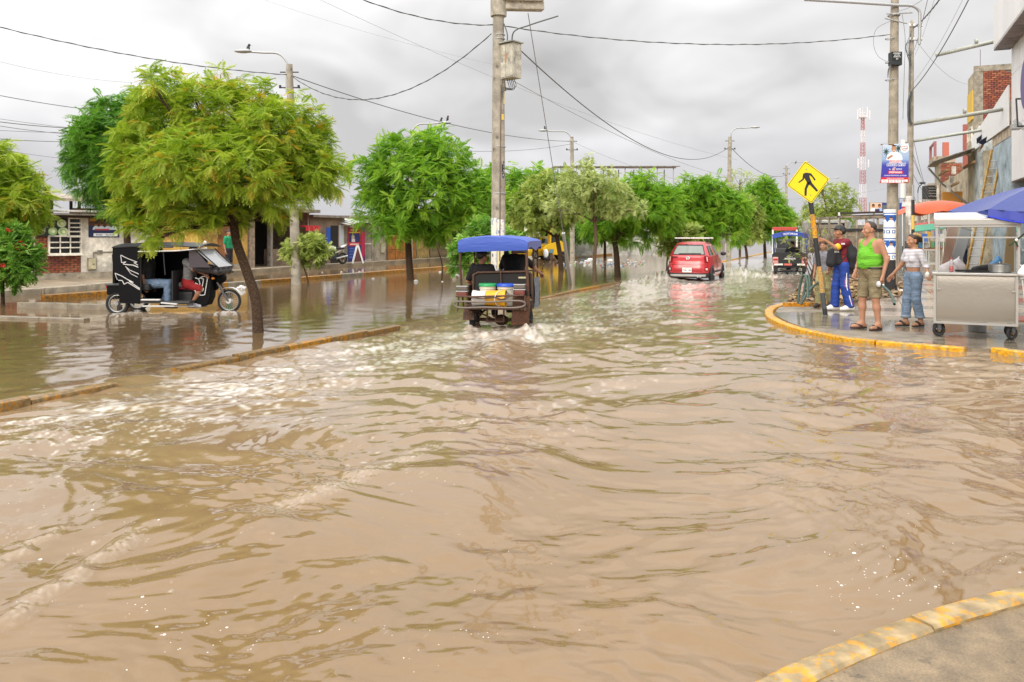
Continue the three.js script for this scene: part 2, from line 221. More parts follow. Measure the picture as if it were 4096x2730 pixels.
function buildWater() {
  const rows = [], near = 1.7, T0 = -1.25, T1 = 1.35, NC = 1000;
  for (let d = near; d < 320;) { rows.push(d); const px = d * d / (EYE * 825); d += clamp(px * 1.0, 0.0065, 4) * (d < 4.2 ? 1.25 : 1) + (d > 60 ? d * 0.01 : 0); }
  const NR = rows.length, pos = new Float32Array(NR * (NC + 1) * 3), col = new Float32Array(NR * (NC + 1) * 3), uv = new Float32Array(NR * (NC + 1) * 2), idx = new Uint32Array((NR - 1) * NC * 6);
  const tans = []; for (let i = 0; i <= NC; i++) { const u = i / NC; tans.push(u < 0.06 ? lerp(T0, -0.66, u / 0.06) : u > 0.94 ? lerp(0.66, T1, (u - 0.94) / 0.06) : lerp(-0.66, 0.66, (u - 0.06) / 0.88)); }
  for (let j = 0, k = 0; j < NR; j++) for (let i = 0; i <= NC; i++, k += 3) {
    const d = rows[j], x = d * tans[i], z = -d, cell = Math.max(d * 0.0016, (rows[Math.min(NR - 1, j + 1)] - d) * 1.0), q = waterAt(x, z, cell);
    pos[k] = x; pos[k + 1] = q.h; pos[k + 2] = z; uv[k / 3 * 2] = (RX * x + RZ * z + 0.2 * noise(x * 0.8, z * 0.8, 3)) / 0.9; uv[k / 3 * 2 + 1] = (-RZ * x + RX * z + 0.2 * noise(x * 0.7, z * 0.7, 5)) / 0.75;
    const mud = clamp(0.5 + q.big * 1.1), f = q.foam, m = 1 - 0.25 * q.med, w = q.brown;
    col[k] = lerp(lerp(lerp(0.19, 0.228, mud) * m, 0.37, w), 0.56, f); col[k + 1] = lerp(lerp(lerp(0.118, 0.15, mud) * m, 0.292, w), 0.505, f); col[k + 2] = lerp(lerp(lerp(0.05, 0.08, mud) * m, 0.212, w), 0.43, f);
  }
  for (let j = 0, k = 0; j < NR - 1; j++) for (let i = 0; i < NC; i++, k += 6) { const a = j * (NC + 1) + i, b = a + 1, c = a + NC + 1, e = c + 1; idx[k] = a; idx[k + 1] = b; idx[k + 2] = e; idx[k + 3] = a; idx[k + 4] = e; idx[k + 5] = c; }
  const g = new THREE.BufferGeometry(); g.setAttribute('position', new THREE.BufferAttribute(pos, 3)); g.setAttribute('color', new THREE.BufferAttribute(col, 3)); g.setAttribute('uv', new THREE.BufferAttribute(uv, 2)); g.setIndex(new THREE.BufferAttribute(idx, 1)); g.computeVertexNormals();
  console.log('water', NR, NC, NR * NC * 2);
  struct('water', g, mudWater, 'brown flood water with foam covering the whole avenue');
  // floating bubbles, too many to count
  srand(41); const spots = [];
  for (let i = 0; i < 1300; i++) { const r = rnd(), px = r < 0.22 ? rr(3350, 4300) : r < 0.7 ? rr(-100, 2100) : rr(0, 4096), py = r < 0.22 ? rr(2050, 2420) : r < 0.7 ? rr(1560, 2730) : rr(1450, 2600); const p = G(px, py); if (-RZ * p.x + RX * p.z > -7.4 && !onPavement(p.x, p.z)) { const cl = fbm(p.x * 1.1, p.z * 1.1, 2, 6.6); if (cl > 0.1 || rnd() < 0.05) spots.push(p); } }
  const bub = new THREE.InstancedMesh(new THREE.SphereGeometry(1, 8, 4, 0, 6.2832, 0, 1.5708), mat([0.75, 0.7, 0.63], 0.25), spots.length), mt = new THREE.Matrix4();
  spots.forEach((p, i) => { const r = rnd() < 0.05 ? rr(0.006, 0.011) : rr(0.0015, 0.004), q = waterAt(p.x, p.z, -p.z * 0.0016); mt.makeScale(r, r * 0.35, r); mt.setPosition(p.x, q.h - 0.0005, p.z); bub.setMatrixAt(i, mt); });
  bub.name = 'foam_bubbles'; info(bub, 'small white foam bubbles drifting on the flood water', 'bubbles', null, 'stuff'); scene.add(bub);
}
const inPoly = (x, z, poly) => { let c = false; for (let i = 0, j = poly.length - 1; i < poly.length; j = i++) { const a = poly[i], b = poly[j]; if ((a[1] > z) !== (b[1] > z) && x < (b[0] - a[0]) * (z - a[1]) / (b[1] - a[1]) + a[0]) c = !c; } return c; };
function slab(poly, y0, y1) { const g = new THREE.ExtrudeGeometry(shape(poly.map((p) => [p[0], -p[1]])), { depth: y1 - y0, bevelEnabled: false }); return uvm(g.rotateX(-Math.PI / 2).translate(0, y0, 0)); }
const curve = (pts, n) => new THREE.CatmullRomCurve3(pts.map((p) => V(p[0], 0, p[1])), false, 'centripetal').getSpacedPoints(n).map((p) => [p.x, p.z]);
// a run of kerb stones along a line: each its own stone, joint and tilt
function kerbRun(name, label, pts, len, w, y0, y1, mats, side = 1, drop = () => 0) {
  const k = struct(name, null, null, label), c = new THREE.CatmullRomCurve3(pts.map((p) => V(p[0], 0, p[1])), false, 'centripetal'), n = Math.max(1, Math.round(c.getLength() / len)), q = c.getSpacedPoints(n * 4);
  for (let i = 0; i < n; i++) {
    const dy = drop(i, n) + rr(-0.006, 0.006), g = [];
    const prof = [[0.012, y0], [0, y1 - 0.035], [0.008, y1 - 0.012], [0.03, y1], [w - 0.012, y1], [w, y1 - 0.012], [w, y0]], L = q.slice(i * 4, i * 4 + 5), pos = [];
    const ring = L.map((p, m) => { const a = L[Math.max(0, m - 1)], b = L[Math.min(4, m + 1)], tx = b.x - a.x, tz = b.z - a.z, l = Math.hypot(tx, tz), nx = -tz / l * side, nz = tx / l * side, sh = m === 0 ? 0.006 : m === 4 ? -0.006 : 0; return prof.map(([o, y]) => [p.x + nx * o + tx / l * sh, y + dy, p.z + nz * o + tz / l * sh]); });
    for (let m = 0; m < 4; m++) for (let e = 0; e < prof.length - 1; e++) { const a = ring[m][e], b = ring[m + 1][e], c2 = ring[m + 1][e + 1], d = ring[m][e + 1]; pos.push(...a, ...b, ...c2, ...a, ...c2, ...d); }
    for (const m of [0, 4]) for (let e = 1; e < prof.length - 1; e++) pos.push(...ring[m][0], ...ring[m][e], ...ring[m][e + 1]);
    const ge = new THREE.BufferGeometry(); ge.setAttribute('position', new THREE.Float32BufferAttribute(pos, 3)); ge.computeVertexNormals(); g.push(uvm(toCreasedNormals(ge, 0.6)));
    part(k, 'kerb_stone', g, mats[Math.floor(rnd() * mats.length)]);
  }
  return k;
}
srand(5);
const yk = [mat([1, 1, 1], 0.45, { map: rep(T.paint, 0.9) }), mat([0.88, 0.88, 0.86], 0.4, { map: rep(T.paint, 1.3) })];
const yw = [mat([0.86, 0.84, 0.8], 0.35, { map: rep(T.paintWorn, 0.8) })], gk = [conc([0.36, 0.32, 0.26], 0.7, 0.5)];
const PAVE = 0.055, gp = (px, py) => { const p = G(px, py, PAVE); return [p.x, p.z]; };
const islandEdge = curve([[3160, 1214], [3108, 1228], [3094, 1248], [3122, 1276], [3219, 1312], [3327, 1335], [3434, 1353], [3679, 1373], [3869, 1388]].map((p) => gp(...p)), 40);

const islandPoly = [...islandEdge, gp(4004, 1394), [8.2, -10.6], [14, -9.8], [60, -9], ...[[12, 34], [80, 34], [200, 34], [200, -1.2], [80, -1.25], [45, -1.25], [24, -1.3]].slice(1).map(([s, t]) => { const p = RT(s, t); return [p.x, p.z]; })];
const nearOuter = curve([[0.2, -2.2], [0.5, -2.58], ...[[2980, 2730], [3220, 2612], [3461, 2515], [3621, 2459], [4096, 2334]].map((p) => gp(...p)), [3.4, -4.06], [5.2, -4.5]], 40);
const nearPoly = [...nearOuter, [9, -4.8], [9, 6], [0.2, 6]];
const onPavement = (x, z) => inPoly(x, z, islandPoly) || inPoly(x, z, nearPoly);
const wetPave = mat([0.34, 0.3, 0.245], 1, { map: rep(T.concrete, 0.4), roughnessMap: rep(T.wet, 0.22), bumpMap: rep(T.bump, 0.5), bumpScale: 0.001 });
struct('pavement', slab(islandPoly.map((p, i) => i < 41 ? [p[0] + 0.06, p[1] - 0.0] : p), -0.3, PAVE - 0.012), wetPave, 'wet pavement of the street corner where people stand');
struct('pavement', slab(nearPoly.map((p, i) => i < 41 ? [p[0] + 0.05, p[1] + 0.05] : p), -0.3, PAVE - 0.014), mat([0.3, 0.225, 0.135], 0.36, { map: rep(T.concrete, 1.1), bumpMap: rep(T.bump, 2), bumpScale: 0.003 }), 'damp concrete pavement corner nearest the camera');
kerbRun('kerb', 'curved yellow kerb around the wet street corner', islandEdge, 1.1, 0.17, -0.25, PAVE, yk, 1);
kerbRun('kerb', 'short yellow kerb right of the water inlet', curve([gp(4004, 1393), gp(4110, 1408), [8.2, -10.6]], 10), 0.9, 0.17, -0.25, PAVE + 0.015, yk, 1);
kerbRun('kerb', 'worn yellow kerb of the near pavement corner', nearOuter, 0.95, 0.135, -0.25, PAVE + 0.004, yw, 1);
kerbRun('kerb', 'yellow kerb of the right lane running into the distance', [RT(26, -1.3), RT(60, -1.25), RT(150, -1.2)].map((p) => [p.x, p.z]), 3, 0.17, -0.25, PAVE, yk, 1);
// central reserve: near kerb, mostly under water
const medKerb = (s0, s1, y, m, label) => kerbRun('kerb', label, [RT(s0, -7.28), RT((s0 + s1) / 2, -7.27), RT(s1, -7.25)].map((p) => [p.x, p.z]), 1.0, 0.13, -0.25, y, m, -1, (i, n) => (i === 0 || i === n - 1 ? -0.025 : 0));
const yk2 = [mat([0.42, 0.38, 0.31], 0.4, { map: rep(T.paintWorn, 1.9) }), mat([0.5, 0.44, 0.34], 0.4, { map: rep(T.paintWorn, 1.3) }), mat([0.5, 0.46, 0.38], 0.4, { map: rep(T.paint, 1.1) })];
medKerb(2.5, 6.5, 0.08, yk2, 'half sunk kerb stretch of the central reserve nearest the camera');
medKerb(7.4, 12.4, 0.084, yk2, 'half sunk kerb stretch between the leaning tree and the open lane');
medKerb(19.5, 27.5, 0.06, yk2, 'yellow kerb stretch just right of the blue roofed three-wheeler');
medKerb(34, 120, 0.05, yk, 'yellow kerb of the central reserve beyond the red car');
kerbRun('kerb', 'long yellow kerb on the far side of the central reserve', [RT(14.4, -18.5), RT(22, -18.1), RT(40, -18), RT(120, -18)].map((p) => [p.x, p.z]), 1.5, 0.2, -0.25, 0.13, [mat([0.55, 0.47, 0.34], 0.5, { map: rep(T.paint, 0.9) }), mat([0.45, 0.4, 0.34], 0.5, { map: rep(T.paint, 0.8) }), gk[0]], -1);
kerbRun('kerb', 'grey kerb end of the central reserve behind the black three-wheeler', [G(88, 1212, 0.1), G(280, 1216, 0.1), G(490, 1222, 0.1)].map((p) => [p.x, p.z]), 1.2, 0.16, -0.25, 0.12, gk, 1);
kerbRun('kerb', 'dark half sunk kerb at the left edge of the water', [G(-160, 1256, 0.05), G(100, 1264, 0.05), G(360, 1272, 0.05)].map((p) => [p.x, p.z]), 1.2, 0.16, -0.25, 0.05, gk, 1);
// far pavement in front of the houses
const farEdge = [[-40, -26], [8, -21.5], [16, -20.6], [20, -21.4], [26, -23.4], [34, -24.3], [60, -24.5], [200, -24.5]].map(([s, t]) => { const p = RT(s, t); return [p.x, p.z]; });
struct('pavement', slab([...farEdge, ...[[200, -60], [-40, -60]].map(([s, t]) => { const p = RT(s, t); return [p.x, p.z]; })], -0.3, 0.15), mat([0.42, 0.35, 0.26], 0.6, { map: rep(T.concrete, 0.25) }), 'pavement in front of the houses across the avenue');
kerbRun('kerb', 'pale kerb of the far pavement in front of the houses', farEdge.slice(1, 7), 1.6, 0.18, -0.25, 0.165, [conc([0.62, 0.56, 0.46], 0.5, 0.6), conc([0.55, 0.49, 0.4], 0.6, 0.6)], -1);
// ---------------------------------------------------------------- trees and plants
function frond(pairs, lw, ll, droop, taper, fold = 0.25) {       // a feather leaf one metre long along +z
  const p = [], at = (k) => [0, -droop * k * k, k * (1 - 0.25 * droop * k)];
  const tri = (a, b, c) => p.push(...a, ...b, ...c);
  for (let i = 0; i < pairs; i++) {
    const k = 0.14 + 0.86 * (i + 0.5) / pairs, o = at(k), L = ll * (1 - taper * Math.pow(Math.abs(k - 0.45) / 0.55, 2)) * (0.9 + 0.2 * ((i * 7) % 3) / 2);
    for (const s of [-1, 1]) {
      const dx = s * L * 0.92, dz = L * 0.42, dy = -fold * L, w = lw / 2;
      const tip = [o[0] + dx, o[1] + dy - 0.02, o[2] + dz], m1 = [o[0] + dx * 0.5 - dz * 0.0, o[1] + dy * 0.35, o[2] + dz * 0.5 + w], m2 = [o[0] + dx * 0.5, o[1] + dy * 0.35, o[2] + dz * 0.5 - w];
      tri(o, m1, tip); tri(o, tip, m2);
    }
  }
  for (let i = 0; i < 3; i++) { const a = at(i / 3), b = at((i + 1) / 3), w = 0.008; tri([a[0] - w, a[1], a[2]], [a[0] + w, a[1], a[2]], [b[0], b[1], b[2]]); }
  const e = at(1); tri(e, [lw * 0.4, e[1] - 0.02, e[2] + ll * 0.4], [0, e[1] - 0.05, e[2] + ll * 0.8]); tri(e, [0, e[1] - 0.05, e[2] + ll * 0.8], [-lw * 0.4, e[1] - 0.02, e[2] + ll * 0.4]);
  const g = new THREE.BufferGeometry(); g.setAttribute('position', new THREE.Float32BufferAttribute(p, 3)); g.computeVertexNormals(); return g;
}
const FR = {
  neem: frond(9, 0.075, 0.32, 0.36, 0.5), feather: frond(13, 0.062, 0.27, 0.3, 0.55), fine: frond(7, 0.16, 0.26, 0.2, 0.35, 0.1), broad: frond(5, 0.24, 0.36, 0.25, 0.2),
};
const leafMat = (tr = 0.5) => mat([1, 1, 1], 0.62, { transmission: tr, thickness: 0, specularIntensity: 0.5 });
const bark = mat([0.21, 0.135, 0.085], 0.95, { map: rep(T.bark, 3), bumpMap: rep(T.bark, 4), bumpScale: 0.02 }), barkPale = mat([0.34, 0.25, 0.17], 0.95, { map: rep(T.bark, 3), bumpMap: rep(T.bark, 4), bumpScale: 0.012 });
const PAL = {
  neem: [[0.19, 0.33, 0.012], [0.4, 0.55, 0.02], [0.66, 0.74, 0.12]], green: [[0.12, 0.3, 0.012], [0.26, 0.5, 0.02], [0.46, 0.66, 0.06]], dark: [[0.08, 0.24, 0.014], [0.15, 0.37, 0.02], [0.27, 0.5, 0.04]],
  olive: [[0.24, 0.33, 0.06], [0.42, 0.52, 0.1], [0.6, 0.66, 0.2]], pale: [[0.32, 0.4, 0.12], [0.5, 0.58, 0.2], [0.64, 0.68, 0.3]], bush: [[0.1, 0.26, 0.02], [0.22, 0.45, 0.045], [0.42, 0.62, 0.12]],
};
const lobe = (px, py, d, r, sy = 0.85, dz = 0) => { const c = P(px, py, d + dz); return { c, rx: r * d / F, ry: r * d / F * sy, rz: r * d / F }; };
const wob = (p, a) => V(p.x + rr(-a, a), p.y + rr(-a, a), p.z + rr(-a, a));
function leaves(lobes, n, k, size, geo, pal, o = {}) {               // n sprays of k fronds on the shells of the lobes
  const tot = lobes.reduce((s, l) => s + l.rx * l.ry, 0), items = [], tips = [];
  const q = new THREE.Quaternion(), m = new THREE.Matrix4(), b = new THREE.Matrix4(), col = new THREE.Color();
  for (const L of lobes) {
    const cnt = Math.max(3, Math.round(n * L.rx * L.ry / tot));
    for (let i = 0; i < cnt; i++) {
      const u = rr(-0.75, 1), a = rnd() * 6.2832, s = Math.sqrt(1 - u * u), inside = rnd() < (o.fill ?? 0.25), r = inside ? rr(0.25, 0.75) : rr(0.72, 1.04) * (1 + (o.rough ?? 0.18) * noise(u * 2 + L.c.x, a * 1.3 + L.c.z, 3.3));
      const n0 = V(s * Math.cos(a), u, s * Math.sin(a)), p = V(L.c.x + n0.x * L.rx * r, L.c.y + n0.y * L.ry * r, L.c.z + n0.z * L.rz * r);
      if (!inside) tips.push([p, L]);
      const tone = rnd(), ax = n0.clone().multiplyScalar(0.8).add(V(0, o.lift ?? 0.35, 0)).normalize();
      const side = Math.abs(ax.y) < 0.95 ? V(0, 1, 0).cross(ax).normalize() : V(1, 0, 0), oth = ax.clone().cross(side);
      for (let j = 0; j < k; j++) {
        const th = j * 2.4 + rnd(), op = rr(0.45, 1.45), dir = ax.clone().multiplyScalar(Math.cos(op)).addScaledVector(side, Math.sin(op) * Math.cos(th)).addScaledVector(oth, Math.sin(op) * Math.sin(th));
        dir.y -= (o.droop ?? 0.35); dir.normalize();
        const up = V(rr(-0.3, 0.3), 1, rr(-0.3, 0.3)), x = up.clone().cross(dir).normalize(), y = dir.clone().cross(x), sc = size * rr(0.65, 1.15);
        b.makeBasis(x.multiplyScalar(sc), y.multiplyScalar(sc), dir.clone().multiplyScalar(sc)); const off = rr(0, 0.5) * size; b.setPosition(p.x + ax.x * off, p.y + ax.y * off, p.z + ax.z * off);
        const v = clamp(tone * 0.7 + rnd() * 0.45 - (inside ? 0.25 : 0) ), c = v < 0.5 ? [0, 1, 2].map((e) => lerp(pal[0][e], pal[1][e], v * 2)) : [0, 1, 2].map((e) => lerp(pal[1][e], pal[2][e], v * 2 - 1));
        if (o.yellow && rnd() < o.yellow * (tone > 0.8 ? 4 : 0.4)) { c[0] = 0.66; c[1] = 0.46; c[2] = 0.02; }
        items.push([b.clone(), c]);
      }
    }
  }
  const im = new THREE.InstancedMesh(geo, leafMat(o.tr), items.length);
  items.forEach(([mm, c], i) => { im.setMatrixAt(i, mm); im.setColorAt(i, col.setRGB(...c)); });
  im.castShadow = im.receiveShadow = true;
  return [im, tips];
}
// trunk: world points from the ground to the fork; limbs reach from the fork into every lobe
function tree(name, label, trunk, r0, r1, lobes, o) {
  const base = trunk[0], t = thing(name, label, o.cat ?? 'tree', V(base.x, 0, base.z), 0, o.group), rel = (p) => V(p.x - base.x, p.y, p.z - base.z);
  const L = lobes.map((l) => ({ ...l, c: rel(l.c) })), fork = rel(trunk[trunk.length - 1]), bm = o.bark ?? bark;
  const tp = trunk.map(rel); tp[0].y = -0.3;
  part(t, 'trunk', uvm(tube(tp, (k) => lerp(r0, r1, k) * (1 + 0.25 * Math.exp(-k * 14)), 10, 24)), bm);
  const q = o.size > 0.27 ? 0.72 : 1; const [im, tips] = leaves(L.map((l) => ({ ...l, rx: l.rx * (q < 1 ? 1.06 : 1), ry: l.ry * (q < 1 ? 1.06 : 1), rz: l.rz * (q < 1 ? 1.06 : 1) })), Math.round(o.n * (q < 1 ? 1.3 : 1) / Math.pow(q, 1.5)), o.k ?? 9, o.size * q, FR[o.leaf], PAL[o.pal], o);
  const limbs = [], twigs = [];
  for (const l of L) {
    const mid = fork.clone().lerp(l.c, 0.5); mid.y -= fork.distanceTo(l.c) * (o.arch ?? -0.06); const pts = [fork, wob(mid, 0.12 * l.rx), l.c];
    const R = r1 * clamp(Math.sqrt(l.rx / 1.2), 0.35, 0.75); limbs.push(uvm(tube(pts, (k) => lerp(R, R * 0.45, k), 6, 10)));
    const own = tips.filter((x) => x[1].c === l.c); for (let i = 0; i < Math.min(o.twigs ?? 7, own.length); i++) { const e = own[Math.floor(rnd() * own.length)][0], st = mid.clone().lerp(l.c, rnd()); twigs.push(tube([st, wob(st.clone().lerp(e, 0.55), 0.15 * l.rx), e], (k) => lerp(R * 0.4, 0.004, k), 4, 6)); }
  }
  part(t, 'limb', limbs, bm, null, 'stuff'); if (twigs.length) part(t, 'twig', twigs.map((g) => uvm(g)), bm, null, 'stuff');
  im.name = 'crown'; im.userData.kind = 'stuff'; t.add(im);
  return t;
}
srand(101);
{
  const d = 13.7, l = (x, y, r, sy, dz = 0) => lobe(x, y, d, r, sy, dz);
  tree('street_tree', 'large feathery tree with a leaning trunk and yellowing leaves, nearest on the left', [[1034, 1332], [1022, 1200], [984, 1080], [946, 970], [934, 900]].map(([x, y]) => P(x, y, d)), 0.092, 0.07,
    [l(640, 490, 115, 0.95, 0.3), l(860, 455, 120, 0.95), l(1080, 525, 110, 0.95, -0.3), l(555, 690, 90, 0.95, -0.2), l(740, 680, 140, 0.9, -0.7), l(980, 680, 140, 0.9, -0.6), l(1200, 680, 105, 0.9, 0.1), l(600, 820, 80, 0.75, 0.1), l(1310, 710, 70, 0.9, 0.3), l(1130, 800, 80, 0.6, -0.2), l(760, 840, 90, 0.6, -0.4), l(900, 870, 70, 0.5, -0.3), l(1260, 570, 60, 0.9, 0.5), l(550, 930, 36, 0.8, -0.2), l(500, 850, 30, 0.9), l(640, 940, 36, 0.8, -0.4), l(765, 920, 28, 1, -0.6), l(1085, 880, 30, 1.1, 0.2), ...[[600, 330], [690, 340], [880, 330], [760, 350], [1040, 380], [970, 360], [1180, 430], [1260, 490], [490, 580]].map(([x, y]) => l(x, y, 20, 2.2, rr(-0.6, 0.6))), l(850, 640, 120, 0.8, 1.0), l(1150, 700, 110, 0.8, 0.9), l(930, 810, 70, 0.5, 0.8)],
    { n: 1300, k: 11, size: 0.25, leaf: 'neem', pal: 'neem', droop: 0.38, lift: 0.45, yellow: 0.05, twigs: 8, fill: 0.16, rough: 0.32 });
}
{
  const d = 18.5, l = (x, y, r, sy) => lobe(x, y, d, r, sy, rr(-0.4, 0.4));
  tree('street_tree', 'dark green tree half hidden behind the large yellowing tree', [[520, 1190], [512, 1050], [505, 900]].map(([x, y]) => P(x, y, d)), 0.1, 0.07,
    [l(440, 560, 105), l(365, 640, 70, 0.9), l(420, 700, 100), l(500, 470, 90), l(345, 560, 50, 1.3), l(415, 470, 45, 1.4), l(560, 600, 120), l(540, 800, 110, 0.8), l(400, 770, 60)], { n: 240, k: 9, size: 0.45, leaf: 'neem', pal: 'dark', droop: 0.5 });
}
{
  const d = 20, l = (x, y, r, sy) => lobe(x, y, d, r, sy, rr(-0.4, 0.4));
  tree('street_tree', 'dense green tree cut by the left edge of the picture', [[-60, 1180], [-50, 1000], [-40, 880]].map(([x, y]) => P(x, y, d)), 0.12, 0.08,
    [l(30, 700, 80), l(90, 760, 70), l(-50, 680, 110), l(20, 820, 110), l(-80, 830, 120), l(110, 860, 55, 0.9), l(0, 900, 90, 0.6)], { n: 240, k: 9, size: 0.45, leaf: 'neem', pal: 'neem', droop: 0.45, yellow: 0.02 });
}
{
  const d = 19, l = (x, y, r, sy) => lobe(x, y, d, r, sy, rr(-0.2, 0.2)), ls = [l(20, 960, 65), l(70, 1000, 60), l(20, 1060, 80), l(100, 1040, 45), l(20, 1110, 60, 0.6), l(110, 1080, 30)];
  const t = tree('flowering_bush', 'leafy bush with red flowers below the tree at the left edge', [[10, 1180], [8, 1120], [5, 1080]].map(([x, y]) => P(x, y, d)), 0.05, 0.035, ls, { n: 150, k: 8, size: 0.28, leaf: 'broad', pal: 'bush', droop: 0.2, cat: 'bush', twigs: 3 });
  const fl = []; for (let i = 0; i < 26; i++) { const q = ls[Math.floor(rnd() * 4)], a = rr(-0.6, 1.2), e = rr(-0.6, 0.9); fl.push(move(mg([0, 1, 2, 3, 4].map((k) => { const g = ball(0.036, 0.034, 0, 0, 1, 0.3, 0.6, 6); return g.rotateZ(0.5).rotateY(k * 1.257); })), q.c.x - t.position.x + q.rx * Math.sin(a) * Math.cos(e), q.c.y + q.ry * Math.sin(e), q.c.z - t.position.z + q.rz * Math.cos(a) * Math.cos(e), rnd() * 6, rnd() * 2)); }
  fl.forEach((g) => part(t, 'flower', g, mat([0.5, 0.025, 0.012], 0.6)));
}
{
  const d = 29.5, l = (x, y, r, sy) => lobe(x, y, d, r, sy, rr(-0.8, 0.8));
  tree('street_tree', 'round fern leaved tree with a straight trunk left of the tall concrete pole', [[1644, 1122], [1636, 1040], [1632, 950]].map(([x, y]) => P(x, y, d)), 0.14, 0.11,
    [l(1580, 660, 95), l(1755, 640, 95), l(1670, 760, 160, 0.8), l(1530, 800, 90), l(1850, 740, 100), l(1880, 830, 80), l(1650, 900, 90, 0.7), l(1560, 920, 70), l(1780, 900, 90, 0.7), l(1590, 580, 30, 1.4), l(1750, 565, 30, 1.4), l(1700, 600, 60), l(1485, 700, 75), l(1500, 860, 60), l(1910, 780, 70), l(1660, 850, 110, 0.7)], { n: 330, k: 9, size: 0.62, leaf: 'feather', pal: 'green', droop: 0.3, lift: 0.55 });
}
{ // thin sapling and bush by the far kerb
  const d = 27, l = (x, y, r, sy) => lobe(x, y, d, r, sy);
  tree('sapling', 'small twiggy sapling beside the slim grey lamp post', [[1232, 1140], [1230, 1120], [1212, 1060]].map(([x, y]) => P(x, y, d)), 0.035, 0.02, [l(1175, 1000, 42), l(1235, 985, 48), l(1280, 1000, 36), l(1190, 1040, 26), l(1260, 1040, 26)], { n: 80, k: 7, size: 0.3, leaf: 'broad', pal: 'olive', bark: barkPale, cat: 'sapling', twigs: 4 });
}
{
  const d = 30, l = (x, y, r, sy) => lobe(x, y, d, r, sy);
  tree('sapling', 'two stemmed young plant right of the fern leaved tree', [[1765, 1105], [1768, 1060], [1752, 1000]].map(([x, y]) => P(x, y, d)), 0.03, 0.015, [l(1740, 960, 30), l(1780, 950, 34)], { n: 30, k: 7, size: 0.35, leaf: 'feather', pal: 'green', cat: 'sapling', twigs: 3 });
  const e = 24, q = (x, y, r, sy) => lobe(x, y, e, r, sy);
  tree('bush', 'bright green bush left of the three-wheeler canopy', [[1880, 1130], [1884, 1080], [1888, 1040]].map(([x, y]) => P(x, y, e)), 0.05, 0.03, [q(1895, 985, 62), q(1850, 1010, 40), q(1940, 930, 50), q(1960, 1010, 50), q(1840, 1060, 25), q(2000, 960, 50)], { n: 170, k: 8, size: 0.26, leaf: 'broad', pal: 'bush', droop: 0.2, cat: 'bush', twigs: 3 });
}
